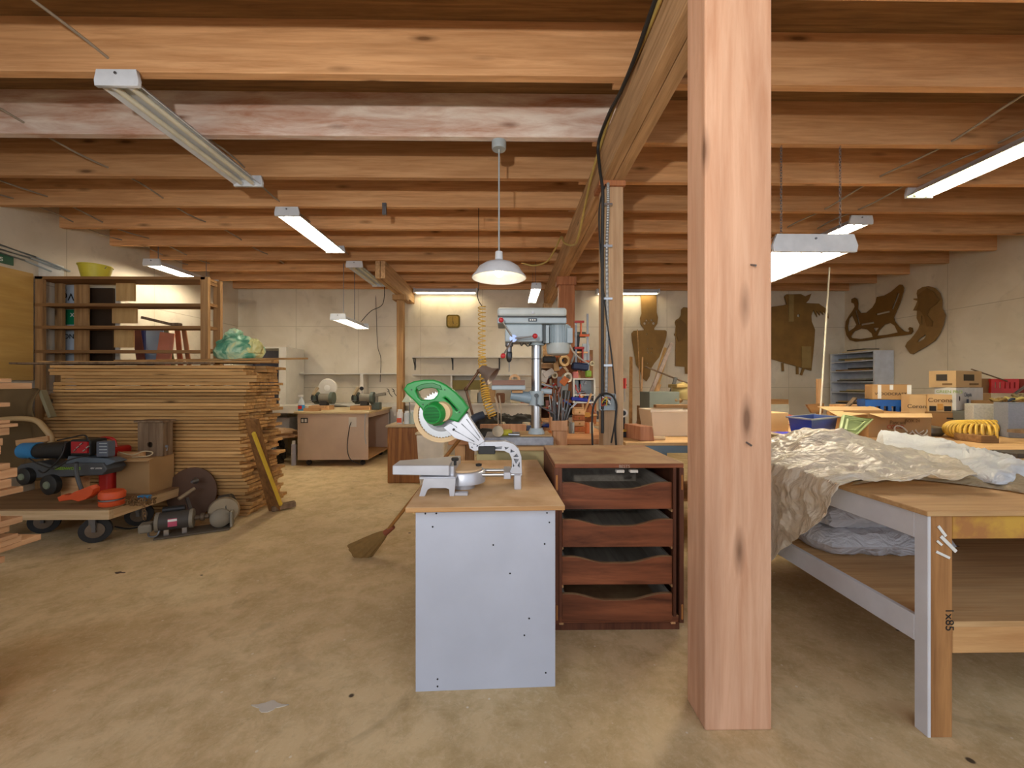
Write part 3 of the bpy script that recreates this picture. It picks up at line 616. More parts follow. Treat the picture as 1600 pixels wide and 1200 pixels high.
# bags under the table
def cushion(c, d, s=1.0, seed=0, rz=0, nu=36, nv=24, pinch=.5, cr=.02):
    m = MB(); M = Matrix.Translation(c) @ Matrix.Rotation(rz, 4, 'Z')
    for sg in (1, -1):
        def f(u, v):
            x, y = u * 2 - 1, v * 2 - 1; e = max(0, (1 - abs(x) ** 3.5)) ** pinch * max(0, (1 - abs(y) ** 3.5)) ** pinch
            z = sg * e * d[2] / 2 + max(0, crum((x * 2, y * 2, seed + sg), 1.8, cr)) * e * sg
            return M @ Vector((x * d[0] / 2 * (1 + .04 * math.sin(y * 9 + seed)), y * d[1] / 2, z))
        m.grid(f, nu, nv)
    bmesh.ops.remove_doubles(m.bm, verts=m.bm.verts, dist=1e-4); return m
BAG = plastic('bagged_white_cotton', 'e4e4e8', .03, .35)
cushion(Vector((1.90, 2.35, .475)), (.66, .75, .115), seed=1, pinch=.3).build('bagged_pillow', BAG, label='white pillow in a clear bag, lower one under the table', cat='pillow', group='bagged pillows', smooth=True)
cushion(Vector((1.91, 2.38, .593)), (.64, .7, .115), seed=5, rz=.05, pinch=.3).build('bagged_pillow', BAG, label='white pillow in a clear bag, upper one just beneath the table top', cat='pillow', group='bagged pillows', smooth=True)
cushion(Vector((1.96, 2.46, .70)), (.66, .7, .085), seed=9, rz=-.05).build('folded_blanket', plain('brown_cloth', '8a6a45', .8), label='brown folded blanket on top of the bagged pillows', cat='blanket', smooth=True)
# ================================================================== stacked cedar boards (left)
def board_proto(L, D, Hh, mat, nm, label, cat, group, axis='X'):
    m = MB(); m.box(-L / 2, L / 2, -D / 2, D / 2, 0, Hh)
    return m.build(nm, mat, None, label, cat, group, bev=.0015, local=True)
bL = 1.85; rs = random.Random(3)
protos = [board_proto(bL, .17, h, W_FENCE, 'stacked_board', 'rough cedar board in the tall stack left of the island', 'board', 'cedar boards in the tall stack') for h in (.026, .028, .0305)]
zc = .0; layer = 0; first = {0: True, 1: True, 2: True}
NL = 44; pitch = 1.455 / NL; XC = -3.47
for i in range(NL):
    for j in range(3):
        k = rs.randrange(3); u = i / NL
        o = protos[k] if first[k] else protos[k].copy()
        if not first[k]: COL.objects.link(o)
        first[k] = False
        jit = rs.uniform(-.045, .045); ext = (.02 if u < .35 else (.0 if u < .8 else .12)) * rs.random() + (.05 * rs.random() * j)
        o['label'] = f"rough cedar board, {('front', 'middle', 'rear')[j]} one of the {nth(i + 1)} layer from the floor in the tall stack"
        # bottom boards longer at the right, random step ends
        o.location = (XC + jit + ext + (.03 if i < 10 else 0), 4.06 + j * .178 + rs.uniform(-.004, .004), i * pitch)
        o.rotation_euler = (0, 0, rs.uniform(-.012, .012))
zt0 = NL * pitch
for n, (x0, y0, x1, y1, Y0, Y1, wd, lab) in enumerate(((25, 577, 250, 571, 4.05, 4.1, .12, 'dark weathered board sticking out to the left on top of the stack'), (70, 566, 400, 562, 4.2, 4.3, .15, 'long pale board lying on top of the cedar stack, rear one'),
        (255, 560, 480, 577, 4.35, 4.02, .03, 'thin wooden strip jutting out to the right over the stack top'), (180, 553, 275, 560, 4.4, 4.3, .03, 'short narrow strip lying on the stack below the blue pane'),
        (300, 570, 430, 569, 4.12, 4.12, .14, 'short board on top of the stack at its right end'), (100, 585, 330, 583, 3.99, 3.99, .10, 'black edged board on the front edge of the stack top'),
        (395, 568, 432, 572, 4.3, 4.3, .09, 'small offcut block at the right end of the stack top'))):
    zz = zt0 + .004 + (0, .022, .05, .048, .02, .002, .045)[n]; a, b = P(x0, y0, Y0), P(x1, y1, Y1); a.z = b.z = zz + .01
    MB().bar(a, b, wd, .018, (0, 0, 1)).build('loose_board', (W_OLD if n in (0, 5) else W_FENCE), label=lab, cat='board', bev=.001)
# bag on top
def lump(c, d, seed, amp, nu=40, nv=24, flat=.0):
    m = MB()
    def f(u, v):
        th = 2 * PI * u; ph = PI * (v - .5); n = Vector((math.cos(ph) * math.cos(th), math.cos(ph) * math.sin(th), math.sin(ph)))
        k = 1 + crum(n + Vector((seed, 0, 0)), 1.6, amp); p = Vector((n.x * d[0] / 2 * k, n.y * d[1] / 2 * k, n.z * d[2] / 2 * k)); p.z = max(p.z, -d[2] * .32)
        return Vector(c) + p
    m.grid(f, nu, nv); bmesh.ops.remove_doubles(m.bm, verts=m.bm.verts, dist=1e-4); return m
a = P(374, 563, 4.3)
def bag_mat():
    m, t_, N, L, Bn = nt('green_white_bag'); c = ramp(N, L, noise(N, L, coords(N, L, (1, 1, 1), False), 7, 4, 1), [(.35, srgb('3f7d62')), (.47, srgb('5f9a78')), (.56, srgb('a9c7a4')), (.68, srgb('d9d79a'))])
    L.new(c, Bn.inputs['Base Color']); Bn.inputs['Roughness'].default_value = .35; return m
BGM = bag_mat(); za = zt0 + .065
t = T('plastic_bag', 'knotted green and white plastic bag sitting on the stacked boards', 'bag', (a.x, 4.3, za))
lump((a.x, 4.3, za + .09), (.40, .3, .28), 2, .16).build('bag_body', BGM, t, smooth=True)
lump((a.x + .19, 4.25, za + .11), (.10, .10, .14), 7, .4).build('bag_handles', plain('yellow_bag', 'd6d08c', .4), t, smooth=True)
lump((a.x - .05, 4.3, za + .24), (.12, .1, .1), 4, .5).build('knot', BGM, t, smooth=True)
# leaning boards at right of stack with yellow level
a, b = PZ(430, 798, .0), P(393, 655, 3.72)
t = T('leaning_board', 'dark wide board leaning against the right end of the cedar stack', 'board', (a.x, a.y, 0))
dv = (b - a); MB().bar(a + Vector((0, 0, .004)), b, .115, .03, (0, -1, .1)).build('board', wood('dark_plank', '8d6236', '61401f', 'Z', .7, 0), t, bev=.002)
a2, b2 = P(439, 789, a.y - .035), P(396, 676, 3.66); t = T('spirit_level', 'yellow box level leaning on the dark wide board', 'level', (a2.x, a2.y, 0))
MB().bar(a2, b2, .022, .03, (0, -1, .1)).build('level_body', plain('yellow_level', 'd9b53c', .4), t, bev=.002)
q = PZ(441, 797, 0); MB().bar(q + Vector((-.08, -.05, .03)), q + Vector((.09, .08, .045)), .07, .05).build('wood_block', W_OLD, label='small dark wooden block on the floor at the foot of the leaning board', cat='block', bev=.003)
# ================================================================== wooden rack behind the stack
RY0, RY1 = 4.62, 4.88; rx0 = XL + .02; rx1 = P(313, 500, RY0).x; rt = P(200, 432, RY0).z
t = T('wooden_rack', 'tall open wooden shelving rack behind the cedar stack with a yellow bucket on top', 'shelf', ((rx0 + rx1) / 2, 4.75, 0))
MB().box(rx0, rx1 + .05, RY0, RY1, rt - .03, rt).build('shelf_board', W_SHELF, t)
for py in (474, 509, 547):
    z = P(200, py, RY0).z
    MB().box(rx0, rx1, RY0 + .005, RY1 - .005, z - .02, z).build('shelf_board', W_SHELF, t); MB().box(rx0, rx1, RY0 - .004, RY0 + .012, z - .035, z + .0).build('shelf_lip', W_SHELF, t)
for zz in (.35, .75, 1.15): MB().box(rx0, rx1, RY0 + .005, RY1 - .005, zz - .02, zz).build('shelf_board', W_SHELF, t)
for x, y in ((rx1, RY0), (rx1, RY1 - .06), (rx0, RY0), (rx0, RY1 - .06)): MB().box(x, x + .085, y, y + .04, 0, rt).build('upright', W_SHELFZ, t, bev=.002)
for py in (446, 478, 513, 547): z = P(318, py, RY1).z; MB().box(rx1 + .02, rx1 + .05, RY0 + .04, RY1 - .06, z - .035, z).build('end_rung', W_SHELF, t)
a = P(96, 500, RY0); MB().box(a.x - .08, a.x + .08, RY1 - .05, RY1 - .03, 1.3, rt - .04).build('back_board', W_SHELFZ, t)
for (p0, p1, q0, q1) in ((181, 210, 439, 470), (175, 213, 475, 505), (178, 208, 511, 543)):
    a, b = P(p0, q1, 4.80), P(p1, q0, 4.80); MB().box(a.x, b.x, 4.80, 4.82, a.z, b.z).build('plywood_divider', W_PLY, t)
# things seen through the rack
a, b = P(116, 556, 4.95), P(176, 450, 4.95); t = T('dark_screen', 'dark brown panel with a pale frame standing behind the rack', 'panel', ((a.x + b.x) / 2, 4.97, 0))
MB().box(a.x, b.x, 4.95, 4.98, 0, b.z).build('panel', plain('dark_brown_cloth', '3d2c1b', .9), t); MB().box(a.x, b.x + .05, 4.985, 5.0, 0, b.z + .06).build('frame', WHITE_W, t)
a, b = P(73, 560, 4.92), P(118, 442, 4.92)
t = T('sign_board', 'white and green printed board stored upside down behind the rack', 'sign', ((a.x + b.x) / 2, 4.93, 0))
b.x -= .0
MB().box(a.x, b.x, 4.92, 4.935, 0, b.z).build('board', plain('sign_white', 'b9c2cc', .5), t)
z0, z1 = P(90, 507, 4.92).z, P(90, 484, 4.92).z; MB().box(a.x - .0, b.x, 4.915, 4.92, z0, z1).build('green_band', plain('sign_green', '0f7f53', .5), t)
for s_, px, py, sz, mt in (('rit', 85, 450, .09, INK), ('Ve', 116, 458, .13, INK), ('4', 84, 487, .11, WHT), ('x', 116, 489, .1, WHT), ('NON', 88, 520, .075, INK), ('NO', 116, 522, .08, INK)):
    MB().text(s_, textM(P(px, py, 4.912), True), sz, .0005).build('lettering', mt, t)
t = T('window_pane', 'pale blue glass pane leaning behind the rack', 'glass pane', P(242, 563, 5.2) * 1)
a, b = P(228, 566, 5.2), P(255, 514, 5.2)
gm = nt('blue_glass'); gm[4].inputs['Base Color'].default_value = srgb('9fb6d6'); gm[4].inputs['Roughness'].default_value = .12; gm[4].inputs['Metallic'].default_value = .4
MB().box(a.x, b.x, 5.2, 5.21, .0, b.z).build('pane', gm[0], t); MB().box(a.x - .05, a.x - .015, 5.19, 5.22, 0, b.z + .02).build('blue_frame', plain('navy_frame', '2f3a74', .5), t)
for (x0, y0, x1, y1, wd, mt, lab) in ((213, 515, 226, 600, .10, plain('maroon_board', '6b3528', .7), 'maroon board leaning beside the blue pane behind the rack'), (262, 520, 250, 600, .18, plain('pink_board', 'c47c62', .6), 'pinkish board leaning behind the rack right of the blue pane'),
        (277, 513, 285, 600, .06, plain('orange_board', 'a2532e', .7), 'narrow orange-brown board standing behind the rack'), (287, 513, 300, 600, .05, W_RED, 'reddish stick leaning at the right end of the rack'), (258, 516, 275, 600, .08, plain('greenish_board', '8c8560', .8), 'grey-green board leaning behind the rack')):
    yo = 5.02 + .045 * (x0 % 7); p, q = P(x1, y1, yo), P(x0, y0, yo + .02); d = q - p; p = q - d * (q.z / d.z); MB().bar(p, q, wd, .015, (0, -1, 0)).build('leaning_board', mt, label=lab, cat='board')
a, b = P(222, 496, 4.75), P(268, 507, 4.75); MB().bar(a, b, .03, .03).bar(b, b - Vector((-.1, 0, .0)), .06, .03).build('rifle_shaped_stick', W_OLD, label='dark stick with a broad end lying on the rack shelf', cat='stick')
# yellow bucket
a = P(145, 432, 4.72); bz = rt + .001
t = T('bucket', 'yellow plastic bucket on top of the wooden rack', 'bucket', (a.x, 4.75, bz))
BK = plain('yellow_bucket', 'cfc13a', .45)
MB().lathe([(0, 0), (.115, 0), (.145, .14), (.152, .14), (.152, .152), (.142, .152), (.11, .01), (0, .01)], (a.x, 4.75, bz), n=32).build('pail', BK, t, smooth=True)
MB().tube([(a.x - .15 * math.cos(q), 4.75 - .03, bz + .135 - .05 * math.sin(q)) for q in [PI * i / 14 for i in range(15)]], .003, 6).build('bail_handle', DSTEEL, t)
# yellow panel against the left wall, sign, conduit
a, b = PX(0, 415, XL + .06), PX(64, 432, XL + .06)
MB().box(XL + .01, XL + .03, 3.3, 4.6, 1.31, 2.49).build('plywood_sheet', wood('yellow_ply', 'd1a860', 'c0954c', 'Y', .6, 0, knots=False, fine=6), label='yellowish plywood sheet fixed on the left wall beside the rack', cat='panel')
t = T('wall_sign', 'small green sign with pale letters high on the left wall', 'sign', PX(10, 410, XL + .01))
q0, q1 = PX(-30, 408, XL + .01), PX(21, 417, XL + .01)
MB().box(XL + .001, XL + .012, q0.y - .05, q1.y, 2.53, 2.63).build('sign_plate', plain('sign_plate_green', '2f5f45', .5), t)
MB().text('nos', Matrix.Translation((XL + .014, q1.y - .22, 2.55)) @ Matrix.Rotation(PI / 2, 4, 'Z') @ Matrix.Rotation(PI / 2, 4, 'X'), .09, .0006).build('lettering', WHT, t)
for i, (ya, yb) in enumerate(((380, 424), (387, 421), (392, 424))):
    q0, q1 = PX(-5, ya, XL + .03 + i * .01), PX(111 - i * 14, yb, XL + .03 + i * .01); q0.x = q1.x = XL + .015 + i * .006
    MB().tube([q0, (q0 + q1) / 2 + Vector((0, 0, .015)), q1], .011, 8).build('wall_conduit', GREYM, label=f'{("upper", "middle", "lower")[i]} one of the grey conduits running along the left wall', cat='conduit', group='left wall conduits', smooth=True)
q = PX(80, 424, XL + .01); MB().box(XL + .001, XL + .006, q.y - .12, q.y + .14, q.z - .1, q.z + .1).build('wall_notice', WHT, label='white paper notice high on the left wall above the rack', cat='notice')
# ================================================================== nearest lumber stack (far left edge)
rs = random.Random(11); z = .40; i = 0
spec = [(.03, 20), (.028, 75), (.03, 45), (.02, 40), (.035, 27), (.03, 47), (.035, 14), (.03, 12), (.03, 8), (.028, 48), (.04, 30), (.045, 39), (.03, 28), (.03, 12), (.04, 14), (.035, 17), (.035, 27), (.016, 40), (.016, 28), (.02, 3), (.03, 5), (.02, 28), (.05, 5), (.03, 61), (.02, 30)]
for h, px in spec:
    xr = -2.43 - rs.uniform(0, .05); yy = 640 * (-xr) / (792 - px); yaw = rs.uniform(-.02, .03)
    o = MB().box(-.16, 0, -1.5, 0, 0, h).build('fresh_board', W_FENCEY, None, 'fresh pinkish board in the pile at the left edge', 'board', 'fresh boards piled at the left edge', bev=.002, local=True)
    o['label'] = f'fresh pinkish board, {nth(i + 1)} from the bottom of the pile at the left edge'; o.location = (xr, yy, z); o.rotation_euler = (0, 0, yaw); z += h + .002
    if i % 3 == 0: z += .012
    i += 1
print('near stack top', z)
MB().box(-2.6, -2.45, .75, .9, 0, .40).box(-2.6, -2.45, 1.4, 1.55, 0, .40).build('stack_trestle', W_SHELFZ, label='low wooden bearers under the fresh boards at the left edge', cat='bearer')
CB = plain('orange_brown_varnish', 'b0703c', .35)
t = T('varnished_box', 'orange-brown varnished box with rounded edges cut off by the left edge', 'box', (-2.2, 1.45, 0))
MB().box(-2.38, -1.985, 1.28, 1.62, .0, .50).build('body', CB, t, bev=.01, seg=2)
MB().box(-2.39, -1.975, 1.27, 1.63, .505, .57).build('lid', CB, t, bev=.025, seg=4)
# ================================================================== platform cart with items
t = T('platform_cart', 'low wooden platform cart on caster wheels in front of the cedar stack', 'cart', (-3.6, 3.5, 0))
cx1 = -3.09; cz0, cz1 = .215, .30
MB().box(-4.35, cx1, 3.22, 3.94, cz1 - .012, cz1).build('deck', wood('cart_deck', 'a2815a', '846443', 'X', .7, 0, knots=False), t, bev=.002)
MB().box(-4.35, cx1, 3.22, 3.26, cz0, cz1 - .012).build('edge_board', wood('pale_front_edge', 'd0b48c', 'b3946a', 'X', .7, 0), t, bev=.002); MB().box(cx1 - .04, cx1, 3.26, 3.90, cz0, cz1 - .012).build('edge_board', wood('pale_edge', 'dcb98c', 'c49c6a', 'Y', .7, 0), t, bev=.002)
MB().box(-4.35, cx1, 3.90, 3.94, cz0, cz1 - .012).build('edge_board', W_PLYX, t)
for x, y in ((-3.30, 3.33), (-3.95, 3.55), (-4.15, 3.33), (-3.3, 3.72)):
    w_ = MB().lathe([(0, -.018), (.085, -.018), (.1, -.016), (.1, .016), (.085, .018), (0, .018)], (x, y, .1), (-.6, 1, 0), 28).build('wheel', DARK, t, smooth=True)
    MB().lathe([(.03, -.022), (.06, -.02), (.06, -.024), (.02, -.03), (0, -.03)], (x, y, .1), (-.6, 1, 0), 20).build('hub', plain('rusty_hub', '7b6a58', .6, .5), w_, smooth=True)
    MB().box(x - .03, x + .03, y - .035, y - .025, .09, .215).box(x - .03, x + .03, y + .025, y + .035, .09, .215).box(x - .03, x + .03, y - .03, y + .03, .2, .215).build('caster_fork', DSTEEL, t)
z = cz1
# cardboard box + plank + birdhouse
a, b = P(196, 765, 3.38), P(243, 712, 3.38)
t = T('cardboard_box', 'plain open cardboard box on the cart under the wooden birdhouse', 'box', (-3.31, 3.8, z)); bz = P(243, 716, 3.66).z
MB().box(-3.45, -3.16, 3.66, 3.93, z, bz).build('box_body', CARD, t, bev=.002)
MB().hexa([Vector(p) for p in ((-3.50, 3.55, bz - .01), (-3.10, 3.57, bz - .01), (-3.12, 3.66, bz), (-3.46, 3.66, bz), (-3.50, 3.55, bz - .006), (-3.10, 3.57, bz - .006), (-3.12, 3.66, bz + .004), (-3.46, 3.66, bz + .004))]).build('flap', CARD2, t)
MB().box(-3.45, -3.25, 3.665, 3.73, bz + .005, bz + .05).build('wood_offcut', W_SCRAPX, label='pale wooden offcut on the cardboard box in front of the birdhouse', cat='block', bev=.002)
MB().tube(spline([Vector((-3.42, 3.65, bz + .06)), Vector((-3.3, 3.65, bz + .03)), Vector((-3.22, 3.67, bz + .06)), Vector((-3.14, 3.67, bz + .05)), Vector((-3.17, 3.66, bz + .02)), Vector((-3.3, 3.65, bz + .012))]), .005, 6).build('rope', plain('pale_rope', 'c9b48e', .8), label='short pale rope looped on the cardboard box', cat='rope', smooth=True)
by = 3.76; a, b = P(215, 712, by), P(258, 659, by)
t = T('birdhouse', 'weathered wooden birdhouse with a round hole on the cardboard box', 'birdhouse', ((a.x + b.x) / 2, by + .1, bz))
BW = W_OLD
x0, x1, zb0, zb1 = a.x, b.x - .02, bz + .001, P(240, 660, by).z
hole = [(P(234, 695, by).x + .026 * math.cos(q), P(234, 695, by).z + .026 * math.sin(q)) for q in [2 * PI * i / 20 for i in range(20)]]
MB().curve2d([[(x0, zb0), (x1, zb0), (x1, zb1), (x0, zb1)], hole], .015, Matrix.Translation((0, by + .008, 0)) @ Matrix.Rotation(PI / 2, 4, 'X')).build('front_board', BW, t)
MB().box(x0, x0 + .015, by + .016, by + .11, zb0, zb1).box(x0 + .015, x1 - .015, by + .095, by + .11, zb0, zb1).box(x0 + .015, x1 - .015, by + .016, by + .095, zb0, zb0 + .012).box(x1 - .015, x1, by + .016, by + .11, zb0, zb1).build('box_sides', BW, t)
MB().box(x0 - .02, x1 + .015, by - .02, by + .13, zb1, zb1 + .018).build('roof_board', BW, t, bev=.002)
q = P(262, 697, by - .0); MB().cyl(q, q + Vector((0, -.015, 0)), .012, n=12).tube([q, q + Vector((.0, -.01, -.04))], .004, 5).build('latch', DSTEEL, t)
# chain hoist
q = P(191, 772, 3.28)
t = T('chain_hoist', 'orange chain hoist with hook and rusty chain lying on the cart', 'hoist', (q.x, 3.3, z))
MB().lathe([(0, 0), (.076, 0), (.08, .008), (.08, .035), (.07, .04), (.07, .055), (.083, .06), (.083, .10), (.072, .115), (0, .12)], (q.x - .13, 3.33, z + .001), (.05, 0, 1), 30).build('gear_housing', ORANGE, t, smooth=True)
MB().lathe([(.078, .042), (.078, .053), (0, .053)], (q.x - .13, 3.33, z), n=24).build('chain_wheel', DSTEEL, t)
sil([[(97, 776), (104, 773), (116, 773), (122, 768), (131, 765), (146, 759), (150, 763), (148, 771), (139, 778), (128, 781), (118, 778), (99, 781)]], 3.29, .05, bev=.006).build('hook_block', ORANGE, t, smooth=True)
m = MB(); rr = random.Random(5)
for i in range(90):
    u = i / 90; c = Vector((q.x + .02 + .17 * rr.random(), 3.27 + .1 * rr.random(), z + .012 + .05 * rr.random() * math.sin(PI * u)))
    e = Euler((rr.uniform(0, 3), rr.uniform(0, 3), rr.uniform(0, 3))).to_matrix(); m.tube([c + e @ Vector((.014 * math.cos(k), .008 * math.sin(k), 0)) for k in [2 * PI * j / 8 for j in range(9)]], .003, 4)
ch = m.build('chain_heap', plain('rusty_chain', '8a6a45', .6, .6), t); ch['kind'] = 'stuff'
m = MB(); chain(P(224, 780, 3.18), P(226, 812, 3.18), m, .012, .035); m.build('hanging_chain', plain('rusty_chain', '8a6a45', .6, .6), t)
MB().box(q.x + .0, q.x + .09, 3.40, 3.45, z, z + .05).build('blue_clamp', plain('light_blue_plastic', '2f7fb5', .4), label='small blue plastic piece behind the orange hoist', cat='clamp', bev=.006)
# red crate/ gas can
a, b = P(138, 766, 3.55), P(200, 702, 3.55)
t = T('fuel_can', 'red plastic fuel can on the cart behind the orange hoist', 'fuel can', ((a.x + b.x) / 2, 3.6, z))
b.x = -3.47; MB().box(a.x, b.x, 3.62, 3.85, z, b.z).build('can_body', RED, t, bev=.03, seg=4)
MB().tube(spline([Vector((b.x - .18, 3.7, b.z)), Vector((b.x - .16, 3.7, b.z + .07)), Vector((b.x - .05, 3.7, b.z + .07)), Vector((b.x - .02, 3.7, b.z))]), .014, 8).build('can_handle', RED, t, smooth=True)
# battery mower-like tool: grey-black deck with green strip
a, b = P(45, 742, 3.42), P(180, 722, 3.42)
t = T('electric_trimmer', 'dark grey garden power tool with green lettering resting on black wheels on the cart', 'garden tool', ((a.x + b.x) / 2, 3.5, z))
DG = plain('dark_grey_plastic', '4d4f50', .5)
sil([[(40, 736), (52, 724), (80, 720), (100, 727), (130, 722), (176, 722), (181, 730), (175, 737), (110, 740), (60, 742)]], 3.52, .16, bev=.01).build('housing', DG, t, smooth=True)
MB().text('GREENWORKS', textM(P(85, 734, 3.425)), .032, .001).build('lettering', plain('lime_green', '9ccc3a', .5), t)
MB().text('40V LI-ION', textM(P(141, 733, 3.425)), .02, .001).build('lettering', WHT, t)
sil([[(115, 722), (118, 712), (178, 716), (188, 720), (178, 724)]], 3.50, .1, bev=.006).build('top_cover', plain('blue_grey_plastic', '5c6770', .5), t, smooth=True)
MB().tube(spline([P(120, 722, 3.36), P(119, 735, 3.36), P(124, 755, 3.36), P(131, 772, 3.36)]), .014, 8).build('support_tube', DG, t, smooth=True)
for px, py, r_ in ((80, 757, .082), (41, 744, .07)):
    c = P(px, py, 3.42); c.z = max(c.z, z + r_ + .001)
    w_ = MB().lathe([(0, -.03), (r_ * .7, -.03), (r_, -.02), (r_, .02), (r_ * .7, .03), (0, .03)], c, (.15, 1, 0), 32).build('wheel', BLACK, t, smooth=True)
    MB().lathe([(.0, -.04), (r_ * .35, -.038), (r_ * .4, -.03)], c, (.15, 1, 0), 20).build('hub', plain('olive_hub', '77806a', .6), w_, smooth=True)
MB().box(P(95, 760, 3.5).x, P(122, 760, 3.5).x, 3.5, 3.6, z, P(100, 746, 3.5).z).build('wood_offcut', W_SCRAPX, label='small wooden block under the garden tool on the cart', cat='block')
# black charger drum
a, b = P(35, 712, 3.5), P(141, 686, 3.5)
t = T('battery_charger', 'black battery charger with red clamps and a blue band lying on the garden tool', 'charger', ((a.x + b.x) / 2, 3.5, P(100, 716, 3.5).z))
MB().cyl(P(40, 705, 3.52), P(112, 703, 3.52), .06, .075, 24).build('drum', BLACK, t, smooth=True)
MB().cyl(P(37, 704, 3.52), P(62, 704, 3.52), .066, .07, 24).build('blue_band', plain('light_blue_plastic', '2f7fb5', .4), t, smooth=True)
a, b = P(109, 712, 3.45), P(141, 687, 3.45); MB().box(a.x, b.x, 3.45, 3.6, a.z, b.z).build('charger_case', BLACK, t, bev=.012, seg=2)
a, b = P(112, 708, 3.44), P(137, 690, 3.44); MB().box(a.x, b.x, 3.435, 3.45, a.z, b.z).build('front_plate', plain('red_plate', 'b3242a', .4), t)
for i in range(5): p = P(115 + i * 5, 705 - (i % 3) * 5, 3.43); MB().bar(p, p + Vector((.02, 0, .015)), .01, .008).build('terminal', STEEL, t)
for pts in ([P(103, 690, 3.42), P(98, 708, 3.38), P(88, 722, 3.37), P(70, 738, 3.37), P(60, 735, 3.38)], [P(140, 712, 3.42), P(125, 714, 3.36), P(105, 720, 3.36), P(85, 732, 3.36), P(60, 725, 3.38), P(45, 716, 3.4)], [P(90, 688, 3.5), P(110, 684, 3.45), P(132, 680, 3.45), P(138, 690, 3.43)]):
    MB().tube(spline(pts), .006, 6).build('charger_lead', BCABLE, t, smooth=True)
a, b = P(150, 714, 3.45), P(168, 690, 3.45); t = T('battery_pack', 'grey ribbed battery pack standing on the garden tool', 'battery', ((a.x + b.x) / 2, 3.48, a.z))
MB().box(a.x, b.x, 3.45, 3.52, a.z, b.z).build('case', plain('slate_plastic', '5a606c', .5), t, bev=.004)
for i in range(4): zz = a.z + (b.z - a.z) * (.25 + .2 * i); MB().box(a.x + .03, b.x - .004, 3.446, 3.45, zz, zz + .008).build('rib', GREYM, t)
# tan tube frame, draped brown cloth behind at left
TT = plain('tan_tube', 'c0a172', .45)
t = T('tube_frame', 'tan bent tubular handle rising behind the pile at the left edge', 'handle', P(40, 690, 3.7))
MB().tube(spline([P(-30, 664, 3.75), P(0, 656, 3.75), P(35, 654, 3.75), P(58, 658, 3.75), P(72, 672, 3.75), P(79, 682, 3.75), P(80, 692, 3.75)]), .024, 10).build('bent_tube', TT, t, smooth=True)
MB().bar(P(28, 692, 3.73), P(78, 685, 3.73), .04, .05).build('cross_board', W_SCRAPX, t, bev=.003)
for px in (78, -25): q = P(px, 692, 3.8); MB().cyl((q.x, 3.8, .30 if px > 0 else 0), (q.x, 3.76, q.z + (.06 if px > 0 else .1)), .02, n=10).build('stand_tube', TT, t)
m = MB()
def cl(u, v):
    a = P(-60 + 135 * u, 598, 3.92); zz = 1.27 - .85 * v - .05 * u; return Vector((a.x + .03 * math.sin(v * 6 + u * 3), 3.90 - .05 * math.sin(u * 14 + v * 2) - .04 * math.sin(v * 9), zz))
m.grid(cl, 40, 30).build('draped_cloth', plain('olive_brown_cloth', '6a5433', .85, sc=5), label='olive brown cloth hanging at the left of the cedar stack', cat='cloth', smooth=True, solid=.004)
MB().bar(P(66, 610, 3.88), P(82, 652, 3.88), .05, .03).build('metal_bracket', plain('olive_metal', '8c8365', .5), label='grey-green metal bar tilted at the left end of the cedar stack', cat='bar')
# ================================================================== big disc and motor on floor
c = PZ(298, 796, 0); cy = 3.86; cc = P(303, 762, 3.9)
t = T('round_disc', 'large rusty round steel disc leaning on the cedar stack', 'disc', (cc.x, 3.88, 0)); rd = .235; cc.z = rd + .01; cc.x = P(297, 760, 3.88).x
MB().lathe([(0, -.006), (rd, -.006), (rd, .006), (0, .006)], cc, (0, 1, -.15), 48).build('disc_plate', plain('rusty_steel', '6c5241', .6, .5, sc=4), t, smooth=True)
q = P(306, 751, 3.85); MB().lathe([(0, 0), (.03, 0), (.022, .03), (.012, .05), (0, .05)], q, (0, -1, 0), 16).build('hub', DSTEEL, t, smooth=True)
MB().cyl(P(279, 780, 3.72), P(304, 763, 3.84), .016, n=12).build('arm_pipe', plain('tan_pipe', 'a08a6c', .5), t)
q = PZ(290, 826, 0); MB().bar(Vector((q.x - .02, q.y + .12, .05)), P(292, 778, q.y + .2), .025, .02).build('steel_strut', DSTEEL, t)
a, b = PZ(228, 846, 0), PZ(349, 829, 0); ang = math.atan2(b.y - a.y, b.x - a.x); ctr = (a + b) / 2 + Vector((-.0, .10, 0)); Lb = (b - a).length
t = T('motor_pump', 'black electric motor coupled to a dusty pump on a steel base plate on the floor', 'motor', ctr, ang)
DP = plain('dusty_grey_metal', '8f8675', .7, .3); MBK = plain('dusty_black_paint', '45403a', .6)
L2 = dict(local=True)
MB().box(-Lb / 2, Lb / 2, -.11, .11, .004, .016).build('base_plate', plain('dusty_plate', '6f6454', .7, .3), t, bev=.004, **L2)
mz = .125
MB().cyl((-.25, -.02, mz), (-.01, -.02, mz), .075, n=28).build('motor_body', MBK, t, smooth=True, **L2)
for x in (-.255, -.03): MB().cyl((x, -.02, mz), (x + .025, -.02, mz), .079, n=28).build('motor_end_bell', DP, t, smooth=True, **L2)
MB().cyl((-.22, .02, mz + .085), (-.07, .02, mz + .085), .028, n=16).build('capacitor_cover', BLACK, t, smooth=True, **L2)
for x in (-.20, -.08): MB().box(x, x + .035, -.06, .02, .016, mz - .05).build('motor_foot', STEEL, t, bev=.002, **L2)
m = MB(); M = Matrix.Translation((-.13, -.02, mz)); hw = .03
for k in range(6):
    a0 = math.radians(-115 + k * 10); a1 = math.radians(-105 + k * 10); r_ = .0765
    m.face([m.bm.verts.new(M @ Vector(p)) for p in ((-hw, r_ * math.sin(a0) * 0 - r_ * math.cos(a0 + PI / 2), r_ * math.sin(a0 + PI / 2)),)] + []) if False else None
MB().box(-.165, -.105, -.0985, -.094, mz - .03, mz + .035).build('rating_label', plain('pink_label', 'c2506a', .5), t, **L2)
